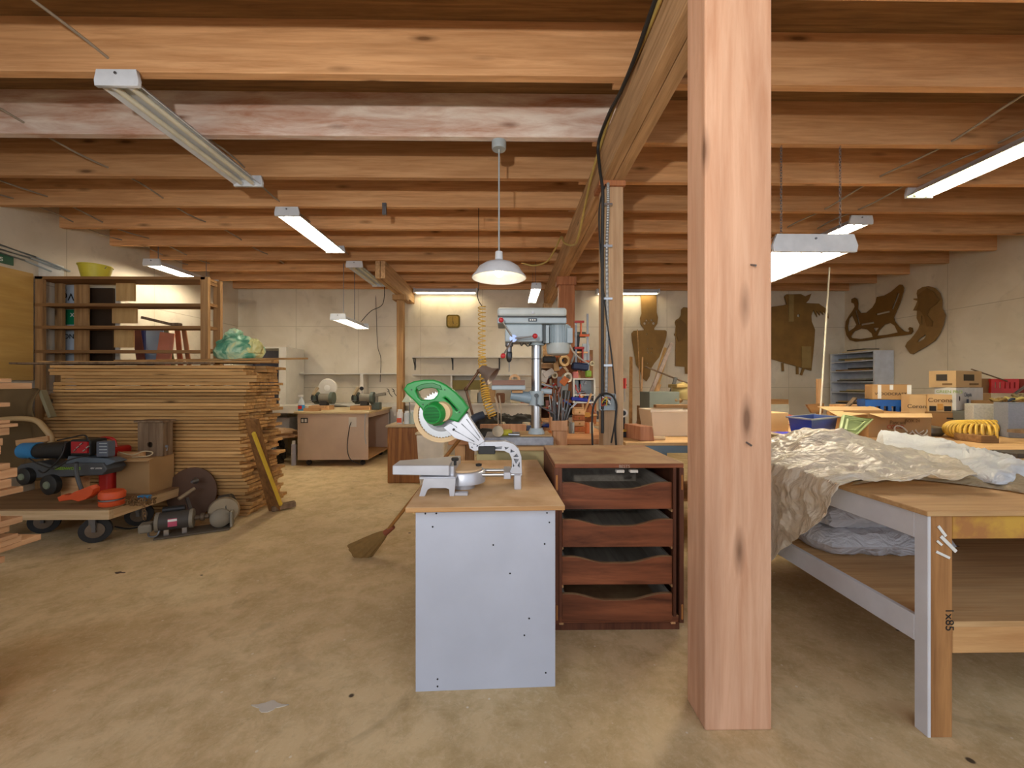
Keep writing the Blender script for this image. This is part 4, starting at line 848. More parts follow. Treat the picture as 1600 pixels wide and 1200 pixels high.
MB().box(-.165, -.105, -.0995, -.0985, mz + .012, mz + .03).build('label_header', WHT, t, **L2)
MB().cyl((.0, -.02, mz), (.1, -.02, mz), .02, n=16).lathe([(.03, .04), (.034, .045), (.034, .065), (.03, .07)], (0, -.02, mz), (1, 0, 0), 16).build('shaft_coupling', plain('dusty_brown_metal', '6a5a48', .6, .4), t, **L2)
MB().lathe([(0, -.05), (.07, -.05), (.078, -.03), (.078, .0), (.06, .02), (.02, .03), (0, .03)], (.185, -.05, .10), (.1, -1, .1), 30).build('pump_front', DP, t, smooth=True, **L2)
MB().lathe([(0, -.06), (.11, -.05), (.12, 0), (.11, .04), (0, .05)], (.2, .04, .14), (.05, -1, .1), 34).build('pump_volute', plain('dusty_tan_metal', '9a8a70', .7, .2), t, smooth=True, **L2)
MB().cyl((.17, .12, .15), (.25, .10, .16), .11, n=30).build('pump_drum', MBK, t, smooth=True, **L2)
MB().box(.255, .275, -.08, .1, .016, .15).build('pump_bracket', DP, t, bev=.004, **L2)
MB().box(-.36, -.27, -.08, .04, .06, .13).build('junction_cup', DP, t, bev=.015, seg=2, **L2)
MB().tube(spline([Vector((-.30, -.04, .06)), Vector((-.29, -.06, .03)), Vector((-.24, -.08, .03)), Vector((-.22, -.08, .07))]), .007, 6).build('motor_cable', DSTEEL, t, smooth=True, **L2)
MB().tube(spline([PZ(180, 823, .012), PZ(200, 826, .012), PZ(222, 822, .02), PZ(236, 820, .05)]), .007, 6).build('floor_cable', BCABLE, label='black cord trailing from the motor on the floor', cat='cord', smooth=True)
# ================================================================== broom
q = PZ(578, 862, 0)
t = T('broom', 'corn broom with wooden handle leaning behind the saw bench', 'broom', (q.x, q.y, 0))
a0 = PZ(556, 868, 0.004); a1 = P(603, 832, 2.99); top = P(720, 684, 2.79)
m = MB(); d = (a1 - a0); s_, u_ = frame_from(d)
def br(u, v):
    c = a0.lerp(a1, v); wv = .075 * (1 - v) ** .7 + .018; th = .02 * (1 - v) + .016; an = 2 * PI * u; k = 1 + .12 * math.sin(an * 11 + v * 4) * (1 - v)
    return c + s_ * (math.cos(an) * th * k) + u_ * (math.sin(an) * wv * k)
side = d.cross(Vector((0, 1, 0))).normalized(); s_, u_ = Vector((0, 1, 0)), side
m.grid(br, 60, 10).build('bristles', plain('broom_straw', '8a6a3a', .9, sc=30), t, smooth=True)
MB().cyl(a1 - d * .03, a1 + d * .25, .022, .016, 12).build('binding', plain('red_brown_binding', '8a4a30', .7), t, smooth=True)
MB().cyl(a1, top, .0125, n=12).build('handle', wood('broom_handle', 'a8743c', '83562a', 'Z', .5, 0), t, smooth=True)
# ================================================================== rolling island
IY = 6.35; iz = .85
ia, ib = P(465, 700, IY).x, P(575, 700, IY).x
t = T('rolling_island', 'pinkish beige island cabinet on casters with two bench grinders on its top', 'cabinet', ((ia + ib) / 2, 6.9, 0))
IM = plain('pinkish_beige_paint', 'c3aa95', .55, sc=2)
iyb = 7.55; ixb = ib
MB().box(ia - .04, ib + .03, IY - .04, iyb, iz - .035, iz).build('top', wood('island_top', 'd8c39b', 'c2a877', 'X', .6, 0, knots=False), t, bev=.003)
MB().box(ia, ib, IY, IY + .02, .10, iz - .035).build('front_panel', IM, t)
MB().box(ia, ia + .02, IY + .02, iyb - .02, .10, iz - .035).build('side_panel', IM, t); MB().box(ia + .02, ib, iyb - .04, iyb - .02, .10, iz - .035).build('back_panel', IM, t)
MB().box(ia + .02, ib - .005, IY + .02, iyb - .04, .10, .12).build('bottom_shelf', W_PLYX, t); MB().box(ib - .5, ib - .48, IY + .02, iyb - .04, .12, iz - .035).build('inner_panel', W_PLY, t)
MB().box(ib - .02, ib, IY + .02, iyb - .02, iz - .10, iz - .035).build('apron', IM, t)
MB().box(ib - .02, ib, iyb - .05, iyb - .02, .10, iz - .1).build('corner_stile', WHITE_W, t)
for x in (ia + .1, ib - .14):
    for y in (IY + .1, iyb - .2): MB().box(x, x + .04, y, y + .04, .05, .10).cyl((x + .02, y, .04), (x + .02, y + .03, .04), .038, n=16).build('caster', BLACK, t)
a, b = P(470, 661, IY), P(481, 653, IY); MB().box(a.x, b.x, IY - .006, IY, a.z, b.z).build('double_socket', BLACK, t); 
for k in (0, 1): MB().box(a.x + .012 + k * .05, a.x + .045 + k * .05, IY - .009, IY - .006, a.z + .015, b.z - .015).build('socket_face', WHITE_W, t)
a, b = P(545, 667, IY), P(557, 652, IY); MB().box(a.x, b.x, IY - .006, IY, a.z, b.z).build('outlet_plate', WHITE_W, t)
MB().tube(spline([P(549, 659, IY - .02), P(546, 668, IY - .02), P(543, 690, IY - .015), P(543, 705, IY - .015), P(548, 718, IY - .015), P(562, 725, IY - .015), P(570, 724, IY + .0)]), .006, 6).build('cord', BCABLE, t, smooth=True)
MB().tube(spline([P(571, 645, IY - .02), P(570, 660, IY - .02), P(570, 680, IY - .02), P(572, 694, IY - .01)]), .006, 6).build('cord', GREYM, t, smooth=True)
def grinder(px, py, Y, label, s=1.0):
    q = P(px, py, Y); q.z = iz; t = T('bench_grinder', label, 'grinder', q)
    MB().box(q.x - .16 * s, q.x + .16 * s, Y - .1, Y + .1, iz, iz + .07).build('wooden_base', W_SCRAPX, t, bev=.003)
    zc = iz + .19; MB().cyl((q.x - .03, Y, zc), (q.x + .15, Y, zc), .075, n=24).build('motor', DP, t, smooth=True)
    MB().box(q.x - .02, q.x + .1, Y - .06, Y + .06, iz + .07, zc - .03).build('pedestal', MBK, t, bev=.01)
    for dx in (-.08, .17): 
        MB().cyl((q.x + dx - .025, Y, zc), (q.x + dx + .025, Y, zc), .10, n=28).build('wheel_guard', plain('grinder_green', '5a6357', .5), t, smooth=True)
    MB().lathe([(0, 0), (.075, 0), (.075, .02), (.03, .03), (0, .03)], (q.x - .09, Y - .05, zc), (-.5, -1, 0), 28).build('wheel', BLACK, t, smooth=True)
    MB().bar((q.x - .1, Y - .1, zc + .05), (q.x - .06, Y - .02, zc + .17), .05, .03).build('eye_shield', plain('tan_metal', '9c8868', .5), t)
    MB().box(q.x - .13, q.x - .04, Y - .15, Y - .08, zc - .04, zc - .03).build('tool_rest', DSTEEL, t)
    return t
grinder(503, 640, 6.75, 'bench grinder with wooden base on the island, left one')
grinder(566, 640, 6.7, 'bench grinder with cluttered attachments on the island, right one')
q = P(513, 606, 7.1); t = T('white_disc', 'pale round fan guard standing behind the left bench grinder', 'fan', (q.x, 7.1, iz))
MB().lathe([(0, 0), (.05, .0), (.06, .02), (.15, .02), (.155, .0), (.16, .02), (.15, .035), (0, .05)], (q.x, 7.1, q.z), (0, -1, 0), 36).build('disc', WHITE_W, t, smooth=True)
MB().lathe([(0, .05), (.05, .05), (.05, .055), (0, .06)], (q.x, 7.1, q.z), (0, -1, 0), 20).build('hub', WHT, t, smooth=True); MB().box(q.x - .02, q.x + .02, 7.1, 7.13, iz, q.z - .14).build('stand', WHITE_W, t)
q = P(565, 607, 6.8); t = T('small_wheel', 'small black ring wheel on a peg above the right bench grinder', 'wheel', (q.x, 6.8, iz))  # a small wheel, modelled as a ring on a peg
MB().lathe([(.012, -.01), (.03, -.01), (.034, 0), (.03, .01), (.012, .01)], q, (0, -1, 0), 20).build('ring', BLACK, t, smooth=True); MB().cyl((q.x, 6.82, iz), (q.x, 6.82, q.z), .006, n=8).build('peg', DSTEEL, t)
q = P(591, 612, 6.75); t = T('bench_vise', 'small metal vise with a crank on the island right of the grinders', 'vise', (q.x - .02, 6.75, iz))
MB().box(q.x - .1, q.x + .04, 6.68, 6.82, iz, iz + .12).build('body', plain('grinder_green', '5a6357', .5), t, bev=.01); MB().bar((q.x - .14, 6.75, iz + .22), (q.x + .12, 6.75, iz + .26), .06, .05).build('jaw', DP, t, bev=.005)
MB().cyl((q.x - .03, 6.75, iz + .12), (q.x - .03, 6.75, iz + .24), .03, n=12).build('post', DP, t)
# spray bottle
q = P(471, 640, 6.5); t = T('spray_bottle', 'spray bottle with blue liquid at the left corner of the island', 'bottle', (q.x, 6.5, iz))
MB().lathe([(0, 0), (.045, 0), (.048, .01), (.048, .09), (0, .09)], (q.x, 6.5, iz), n=20).build('blue_liquid', plain('blue_liquid', '3f8fc9', .2), t, smooth=True)
MB().lathe([(.047, .09), (.047, .13), (.03, .17), (.018, .19), (.018, .21), (0, .21)], (q.x, 6.5, iz), n=20).build('bottle_shoulder', plain('clear_plastic_grey', 'cfd6da', .2), t, smooth=True)
MB().box(q.x - .05, q.x + .03, 6.485, 6.515, iz + .21, iz + .25).bar((q.x - .04, 6.5, iz + .21), (q.x - .03, 6.5, iz + .16), .012, .012).build('spray_head', WHT, t, bev=.006); MB().box(q.x - .03, q.x + .03, 6.448, 6.452, iz + .03, iz + .08).build('label', RED, t)
for i, (px, h, lab) in enumerate(((489, .045, 'pale wooden block in front of the left grinder'), (497, .03, 'flat pale wooden block at the front edge of the island'))): 
    q = P(px, 640, 6.42); MB().box(q.x - .12, q.x + .12, 6.36 + .0 * i, 6.44, iz + (0 if i else 0) + i * .046, iz + .045 + i * .035).build('wood_block', W_SCRAPX, label=lab, cat='block', bev=.002)
q = P(462, 716, 6.45); t = T('spray_can', 'white spray can with blue print standing left of the island', 'can', (q.x - .03, 6.45, 0)); MB().cyl((q.x - .03, 6.45, 0), (q.x - .03, 6.45, .33), .035, n=20).build('can', plain('can_white', 'b9b9c9', .4), t, smooth=True); MB().cyl((q.x - .03, 6.45, .33), (q.x - .03, 6.45, .38), .025, n=20).build('cap', WHT, t, smooth=True)
# ================================================================== back wall counter and shelving (left)
CY = 6.9; cl0, cl1 = XL + .02, P(626, 640, 7.2).x - .05
t = T('back_counter', 'white painted counter with open cubbies along the back wall left of the slim post', 'counter', (-3.6, 7.6, 0))
MB().box(XL + .01, -2.0, 7.62, YB - .01, .87, .905).build('counter_top', WHITE_W, t)
MB().box(XL + .01, -3.36, CY, 7.62, .87, .905).build('counter_top', WHITE_W, t)
MB().box(XL + .01, -3.36, CY, CY + .03, .78, .87).build('fascia', WHITE_W, t)
for x in (P(417, 690, CY).x, -3.42, -4.9): MB().box(x, x + .05, CY + .0, 7.6, 0, .78).build('divider', WHITE_W, t)
xa = P(420, 690, CY).x; MB().box(xa, -3.38, CY + .01, 7.5, .42, .445).build('cubby_shelf', WHITE_W, t); MB().box(xa, -3.38, 7.45, 7.47, .1, .78).build('cubby_back', plain('pale_yellow_panel', 'cdb98a', .6), t)
MB().box(-2.95, -2.0, 7.60, 7.62, .1, .87).build('front_panel', WHITE_W, t)
a = P(452, 660, 7.2); MB().box(a.x - .2, a.x + .1, 7.0, 7.3, .446, .7).build('storage_box', plain('grey_white_box', 'b5b2b0', .6), label='grey-white box inside the cubby left of the island', cat='box', bev=.01)
# tall shelf at left
TS = 7.35; sx0, sx1 = P(350, 600, TS).x, P(447, 600, TS).x; st = P(436, 542, TS).z
t = T('tall_shelf', 'white tall shelving unit at the back left corner', 'shelf', ((sx0 + sx1) / 2, 7.6, .9))
MB().box(sx0, sx1, TS, 8.0, st - .025, st).build('top', WHITE_W, t)
for x in (sx0, sx1 - .13): MB().box(x, x + .13, TS, 8.0, .906, st - .025).build('side_panel', WHITE_W, t)
for zz in (1.25, 1.55): MB().box(sx0 + .13, sx1 - .13, TS + .02, 7.98, zz, zz + .02).build('shelf_board', WHITE_W, t)
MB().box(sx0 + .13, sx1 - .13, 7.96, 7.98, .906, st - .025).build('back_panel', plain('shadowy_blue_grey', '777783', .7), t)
# long wall shelf left
def wshelf(px0, px1, py, Y0, label, lip=.02, brackets=()):
    a, b = P(px0, py, Y0), P(px1, py, Y0); t = T('wall_shelf', label, 'shelf', ((a.x + b.x) / 2, (Y0 + YB) / 2, a.z))
    MB().box(a.x, b.x, Y0, YB - .005, a.z - .022, a.z).build('shelf_board', WHITE_W, t)
    for px in brackets:
        c = P(px, py + 2, Y0 + .1); MB().box(c.x - .012, c.x + .012, YB - .015, YB - .005, a.z - .25, a.z - .022).box(c.x - .012, c.x + .012, Y0 + .03, YB - .015, a.z - .032, a.z - .022).bar((c.x, Y0 + .06, a.z - .03), (c.x, YB - .01, a.z - .2), .01, .012).build('bracket', BLACK, t)
    return t, a, b
t, a, b = wshelf(438, 625, 583, 7.8, 'long white shelf on the back wall behind the bench grinders')
MB().box(a.x + 1.5, a.x + 1.56, 7.8, YB - .005, .906, a.z - .022).build('divider', WHITE_W, t)
t, a, b = wshelf(644, 832, 585, 7.8, 'white lower shelf on the back wall behind the drill press')
for px in (704, 757, 800): q = P(px, 590, 7.8); MB().box(q.x, q.x + .03, 7.8, YB - .005, 1.0, a.z - .022).build('divider', WHITE_W, t)
q0, q1 = P(707, 609, 7.82), P(752, 594, 7.82); MB().box(q0.x, q1.x, 7.83, 8.08, q0.z, q1.z).build('cubby_box', plain('olive_green_box', '82713a', .7), label='olive box in the back wall cubby behind the desk lamp', cat='box')
wshelf(644, 832, 557, 7.85, 'white upper shelf on black brackets below the clock', brackets=(646, 706, 780))
t = T('back_counter', 'white counter along the back wall behind the drill press', 'counter', (0, 7.6, 0))
MB().box(-1.8, .68, 7.3, YB - .01, .89, .925).build('counter_top', WHITE_W, t); MB().box(-1.75, .65, 7.36, 7.38, 0, .89).build('front_panel', WHITE_W, t)
for px in (608, 616):
    q = P(px, 612, 8.07); MB().tube(spline([q + Vector((-.05, .01, .06)), q + Vector((0, -.02, .03)), q + Vector((.01, -.02, -.03)), q + Vector((.06, 0, -.1))]), .006, 6).tube([q + Vector((-.03, 0, .0)), q + Vector((.0, -.02, .02))], .006, 6).build('wall_hook', INK, label=f'black wire hook on the back wall below the long shelf, {"left" if px == 608 else "right"} one', cat='hook', group='black wall hooks')
MB().tube(spline([P(587, 462, 8.05), P(588, 490, 8.07), P(590, 540, 8.07), P(595, 560, 8.06), P(594, 597, 7.78)]), .005, 6).build('hanging_cable', BCABLE, label='thin cord hanging down the back wall left of the slim post', cat='cord', smooth=True)
# clock
q = P(708, 502, 8.06); t = T('wall_clock', 'brass rounded square wall clock on the back wall', 'clock', q)
def rrect(w_, h_, r_, n=5):
    o = []
    for cx, cy_, a0 in ((w_ - r_, h_ - r_, 0), (-w_ + r_, h_ - r_, 90), (-w_ + r_, -h_ + r_, 180), (w_ - r_, -h_ + r_, 270)):
        for k in range(n + 1): aa = math.radians(a0 + 90 * k / n); o.append((cx + r_ * math.cos(aa), cy_ + r_ * math.sin(aa)))
    return o
Mq = lambda dy: Matrix.Translation(q + Vector((0, dy, 0))) @ Matrix.Rotation(PI / 2, 4, 'X')
MB().curve2d([rrect(.128, .125, .05)], .04, Mq(.01), .004).build('frame', plain('brass', '6a5418', .4, .7), t, smooth=True)
MB().curve2d([rrect(.105, .102, .04)], .004, Mq(-.018)).build('face', plain('clock_face', 'a8852c', .5), t)
for i in range(12): aa = 2 * PI * i / 12; c = q + Vector((.082 * math.sin(aa), -.022, .082 * math.cos(aa))); MB().bar(c, c + Vector((.014 * math.sin(aa), 0, .014 * math.cos(aa))), .005, .002, (0, 1, 0)).build('hour_mark', INK, t)
MB().bar(q + Vector((0, -.024, 0)), q + Vector((.004, -.024, -.055)), .010, .003, (0, 1, 0)).build('hour_hand', INK, t); MB().bar(q + Vector((0, -.026, 0)), q + Vector((-.004, -.026, .075)), .006, .003, (0, 1, 0)).build('minute_hand', INK, t)
# black bags pile
BG = plain('black_bag_plastic', '26241f', .25, sc=12, spec=.8)
for i, (px, py, Y, d, lab) in enumerate(((422, 715, 6.45, (.42, .34, .42), 'black plastic rubbish bag on the floor nearest the leaning board'), (449, 715, 6.6, (.34, .36, .5), 'black plastic rubbish bag on the floor against the island'), (400, 712, 6.55, (.36, .3, .5), 'black plastic bag on the floor behind the cedar stack'))):
    q = PZ(px, py, 0); lump((q.x, Y, d[2] * .32), d, i * 3, .22).build('rubbish_bag', BG, label=lab, cat='bag', smooth=True)
q = P(436, 684, 6.6); lump((q.x, 6.6, .46), (.45, .25, .14), 4, .4).build('crumpled_cloth', plain('tan_cloth', 'ac8a66', .8, sc=8), label='crumpled tan cloth on top of the black bags', cat='cloth', smooth=True)
# ================================================================== brown cabinet, white bin
CYb = 5.25; a, b = P(605, 752, CYb), P(652, 664, CYb)
t = T('brown_cabinet', 'small brown wood-grain cabinet with dusty top left of the green saw', 'cabinet', ((a.x + b.x) / 2, 5.5, 0)); hb = b.z
MB().box(a.x, b.x + .1, CYb, 5.75, 0, hb - .03).build('cabinet_body', W_BROWN, t, bev=.015, seg=3); MB().box(a.x - .015, b.x + .1, CYb - .03, 5.78, hb - .03, hb).build('cabinet_top', plain('dusty_top', 'b89f7c', .7, sc=5), t, bev=.008)
for i, (px, h, c, lab) in enumerate(((625, .19, 'd8d0c8', 'white jar with an orange label on the brown cabinet'), (636, .17, 'cfd2cf', 'pale plastic jar on the brown cabinet'), (645, .18, 'b9c4b4', 'greenish clear jar on the brown cabinet by the saw'))):
    q = P(px, 655, 5.4); t = T('jar', lab, 'jar', (q.x, 5.4, hb)); MB().lathe([(0, 0), (.038, 0), (.04, h * .8), (.028, h * .88), (0, h * .88)], (q.x, 5.4, hb), n=18).build('jar_body', plain(f'jar_{c}', c, .3), t, smooth=True); MB().cyl((q.x, 5.4, hb + h * .88), (q.x, 5.4, hb + h), .03, n=18).build('lid', WHT, t, smooth=True)
    if i == 0: MB().box(q.x - .03, q.x + .03, 5.352, 5.36, hb + .02, hb + .08).build('label_patch', ORANGE, t)
q = P(640, 622, 5.45); t = T('paper_shade', 'small pale conical shade on a stick standing on the brown cabinet', 'shade', (q.x, 5.45, hb)); MB().lathe([(.0, .13), (.03, .12), (.1, 0), (.095, 0), (.028, .11)], (q.x, 5.45, q.z - .05), n=20).build('shade', plain('pale_green_cloth', 'c9d0b8', .7), t, smooth=True); MB().cyl((q.x, 5.45, hb), (q.x, 5.45, q.z), .006, n=8).build('stick', DSTEEL, t)
q = PZ(672, 752, 0); zb = P(672, 679, 5.0).z
t = T('waste_bin', 'white plastic bin with a tan dusty top behind the saw', 'bin', (q.x, 5.05, 0)); xa, xb = P(650, 700, 4.95).x, P(695, 700, 4.95).x
MB().hexa([Vector(p) for p in ((xa + .04, 4.98, 0), (xb - .03, 4.98, 0), (xb - .03, 5.2, 0), (xa + .04, 5.2, 0), (xa, 4.95, zb), (xb, 4.95, zb), (xb, 5.24, zb), (xa, 5.24, zb))]).build('bin_body', plain('cream_plastic', 'ddd3c0', .4), t, bev=.02, seg=3)
MB().box(xa - .012, xb + .012, 4.94, 5.25, zb, zb + .03).build('rim', plain('dusty_cream', 'cfb894', .6), t, bev=.008)
# ================================================================== drill press on its stand
DY = 3.02
bx0, bx1 = P(745, 700, 2.85).x, P(872, 700, 2.85).x; sz = P(800, 697.5, 2.85).z
t = T('machine_stand', 'pale yellow plywood stand carrying the drill press', 'stand', ((bx0 + bx1) / 2, 3.05, 0))
MB().box(bx0 - .02, bx1 + .0, 2.80, 3.33, sz - .022, sz).build('stand_top', W_PLYX, t, bev=.002)
YP = plain('pale_yellow_panel2', 'cdbb84', .6, sc=3)
for x in (bx0, bx1 - .04): MB().box(x, x + .02, 2.84, 3.3, 0, sz - .022).build('side_panel', YP, t)
MB().box(bx0 + .02, bx1 - .04, 2.84, 2.86, 0.0, sz - .022).build('front_panel', YP, t); MB().box(bx0 + .02, bx1 - .04, 2.86, 3.28, .3, .32).build('shelf', W_PLYX, t)
t = T('drill_press', 'grey bench drill press with red handle knobs on the plywood stand', 'drill press', (P(838, 670, DY).x, DY, sz))
a, b = P(757, 690, 2.87), P(865, 684, 2.87)
MB().box(a.x, b.x, 2.87, 3.22, sz + .001, sz + .06).build('base', plain('scuffed_base_grey', 'a4a8b0', .5, .3, sc=18, var=.15), t, bev=.008, seg=2)
cx = P(838, 600, DY).x; PG = plain('press_grey', 'a9b7bd', .4)
MB().lathe([(0, 0), (.06, 0), (.06, .02), (.045, .05), (.0, .05)], (cx, DY, sz + .06), n=28).build('column_foot', PG, t, smooth=True)
MB().cyl((cx, DY, sz + .06), (cx, DY, P(838, 534, DY).z), .037, n=32).build('column', STEEL, t, smooth=True)
MB().cyl((cx, DY, P(838, 562, DY).z), (cx, DY, P(838, 560, DY).z), .039, n=32).build('column_ring', DSTEEL, t, smooth=True)
def rb(px0, px1, py0, py1, y0, y1, nm, mt, r=.02, seg=4, par=None):
    a, b = P(px0, py1, y0), P(px1, py0, y0); return MB().box(a.x, b.x, y0, y1, a.z, b.z).build(nm, mt, par or t, bev=r, seg=seg, smooth=False)
rb(777, 886, 480, 494, 2.88, 3.18, 'belt_cover', plain('press_cover', 'b9bfbb', .4), .022)
rb(777, 885.5, 496, 505, 2.885, 3.175, 'belt_housing', PG, .008); rb(778, 885, 493.6, 496.4, 2.89, 3.17, 'seam_gasket', BLACK, .001, 1)
MB().cyl(P(832.5, 488.5, 2.88), P(832.5, 488.5, 2.865), .010, n=16).build('cover_knob', DSTEEL, t, smooth=True)
a, b = P(825.5, 502.5, 2.885), P(839, 497.5, 2.885); lp = MB().box(a.x, b.x, 2.878, 2.885, a.z, b.z).build('name_plate', plain('navy_plate', '2f3b46', .4), t, bev=.001)
for i in range(3): MB().box(a.x + .009 + i * .016, a.x + .019 + i * .016, 2.876, 2.878, a.z + .006, b.z - .006).build('plate_mark', WHT, lp)
rb(789, 848, 506, 534, 2.92, 3.14, 'head', PG, .012)
MB().cyl((cx, DY, P(838, 540, DY).z), (cx, DY, P(838, 532, DY).z), .058, .052, 30).build('column_collar', PG, t, smooth=True)
rb(848, 855, 507, 536, 2.95, 3.1, 'motor_bracket', plain('dark_bracket', '555a5c', .5), .003, 1)
mx = P(872, 520, DY).x; z0, z1 = P(872, 537, DY).z, P(872, 508, DY).z
MB().cyl((mx, DY, z0), (mx, DY, z1), .078, n=36).build('motor', PG, t, smooth=True)
f = MB()
for k in range(24):
    a0 = 2 * PI * k / 24; f.bar(Vector((mx + .083 * math.cos(a0), DY + .083 * math.sin(a0), z0 + .004)), Vector((mx + .083 * math.cos(a0), DY + .083 * math.sin(a0), z1 - .01)), .004, .018, (math.cos(a0), math.sin(a0), 0))
f.build('cooling_fins', PG, t)
MB().lathe([(0, -.085), (.06, -.085), (.078, -.075), (.086, -.05), (.088, 0), (0, 0)], (mx, DY, z0), n=36).build('motor_cowl', plain('press_cover', 'b9bfbb', .4), t, smooth=True)
rb(886, 895, 512, 536, 2.95, 3.08, 'switch_box', PG, .006, 2); rb(853, 858, 508, 536, 2.9, 2.96, 'motor_flange', PG, .003, 2)
hb = P(802, 529, 2.86)
MB().cyl(hb + Vector((0, .08, 0)), hb, .022, n=24).build('feed_hub', STEEL, t, smooth=True); MB().cyl(hb, hb - Vector((0, .012, 0)), .026, n=24).build('hub_cap', plain('hub_blue', '8fa3cf', .3, .3), t, smooth=True)
for px, py, yy in ((783, 500, 2.80), (836, 525, 2.79), (786, 556, 2.80)):
    e = P(px, py, yy); MB().cyl(hb, e, .0065, .006, 12).build('feed_lever', STEEL, t, smooth=True); MB().sphere(e, .018, n=18).build('lever_knob', plain('red_knob', 'c33338', .25), t, smooth=True)
qx = P(795.5, 560, DY).x; Z = lambda py: P(795, py, DY).z
MB().lathe([(0, Z(535)), (.03, Z(535)), (.03, Z(541)), (.02, Z(542)), (.02, Z(550)), (0, Z(550))][::-1], (qx, DY, 0), n=24).build('quill', DSTEEL, t, smooth=True)
MB().lathe([(0, Z(549)), (.018, Z(549)), (.023, Z(551)), (.023, Z(558)), (.018, Z(563)), (.008, Z(566)), (0, Z(566))], (qx, DY, 0), n=24).build('chuck', plain('dark_chuck', '55585c', .3, .8), t, smooth=True)
MB().cyl((qx, DY, Z(566)), (qx, DY, Z(581)), .004, .0035, n=10).build('drill_bit', DSTEEL, t)
tz0, tz1 = Z(609), Z(602); ta = P(768, 605, 2.9).x; tb = P(821, 605, 2.9).x
MB().box(ta, tb, 2.88, 3.15, tz0, tz1).build('table', PG, t, bev=.008, seg=2)
MB().box(P(769, 600, 2.9).x, P(820, 600, 2.9).x, 2.89, 3.13, tz1 + .0005, P(800, 594, 2.89).z).build('table_board', wood('table_board_wood', '9c7a68', '77584a', 'X', .7, 0), t, bev=.001)
MB().cyl((P(798, 617, DY).x, DY, Z(617)), (cx - .04, DY, Z(622)), .035, .045, 24).build('table_arm', plain('blue_grey_arm', '8ea2ae', .4), t, smooth=True)
rb(800, 817, 609, 614, 2.95, 3.1, 'table_pad', W_SCRAPX, .002, 1)
MB().cyl((cx, DY, Z(633)), (cx, DY, Z(611)), .055, n=28).build('table_collar', PG, t, smooth=True)
a = P(838, 618, 2.955); MB().cyl(a, a - Vector((0, .02, 0)), .016, n=16).bar(a - Vector((0, .015, 0)), a + Vector((0, -.02, -.075)), .018, .01).build('clamp_lever', plain('dark_lever', '4d5356', .4), t)
MB().cyl(P(838, 632, 2.95), P(868, 647, 2.85), .006, n=10).build('table_crank', DSTEEL, t)
MB().cyl(P(845, 611, DY), P(862, 612, DY), .02, n=12).build('rack_housing', PG, t, smooth=True)
MB().tube(spline([P(812, 534, 2.95), P(815, 540, 2.94), P(819, 536, 2.94), P(825, 541, 2.94), P(830, 535, 2.95)]), .004, 6).build('spring_cable', BCABLE, t, smooth=True)
MB().tube(spline([P(890, 537, 2.95), P(896, 550, 2.95), P(908, 561, 2.95), P(918, 567, 2.95)]), .006, 6).build('motor_cord', CABLE, t, smooth=True)
q = P(804, 594, 3.08); q.z = P(800, 594, 2.89).z + .001
MB().curve2d([[(.045 * math.cos(k), .045 * math.sin(k)) for k in [PI * i / 14 for i in range(15)]], [(.026 * math.cos(k), .004 + .022 * math.sin(k)) for k in [PI * i / 10 for i in range(11)]]], .05, Matrix.Translation((q.x, 3.08, q.z)) @ Matrix.Rotation(PI / 2, 4, 'X')).build('half_round_offcut', W_SCRAP, label='half-round wooden offcut on the drill press table', cat='offcut')
# items on drill press base
zb = sz + .062
MB().box(P(813, 680, 2.9).x, P(862, 680, 2.9).x, 2.9, 3.2, zb, zb + .006).build('cardboard_scrap', CARD2, label='torn cardboard scrap on the drill press base', cat='cardboard')
MB().lathe([(0, 0), (.04, 0), (.04, .012), (0, .012)], (P(778, 682, 2.9).x, 2.9, zb + .035), (0, -1, .3), 20).build('tape_measure', plain('beige_gauge', 'b9a98b', .5), label='small round beige gauge on the drill press base', cat='gauge')
MB().rbox((P(790, 680, 2.98).x, 2.98, zb + .02), (.09, .06, .04), (0, 0, .3)).build('yellow_tool', plain('yellow_plastic', 'c9bd3e', .4), label='small yellow tool on the drill press base', cat='tool', bev=.008)
MB().cyl((P(795, 684, 2.92).x, 2.92, zb + .012), (P(812, 684, 2.92).x, 2.9, zb + .012), .011, n=12).build('steel_socket', STEEL, label='short steel socket on the drill press base', cat='socket')
MB().tube([P(779, 680, 3.0), P(778, 636, 3.0), P(774, 620, 3.02)], .008, 8).tube([P(783, 680, 3.0), P(783, 640, 3.0), P(780, 618, 3.02)], .006, 8).build('clamp_rods', plain('pale_rod', 'b89f80', .5, .3), label='pair of thin upright rods under the drill press table', cat='rod')
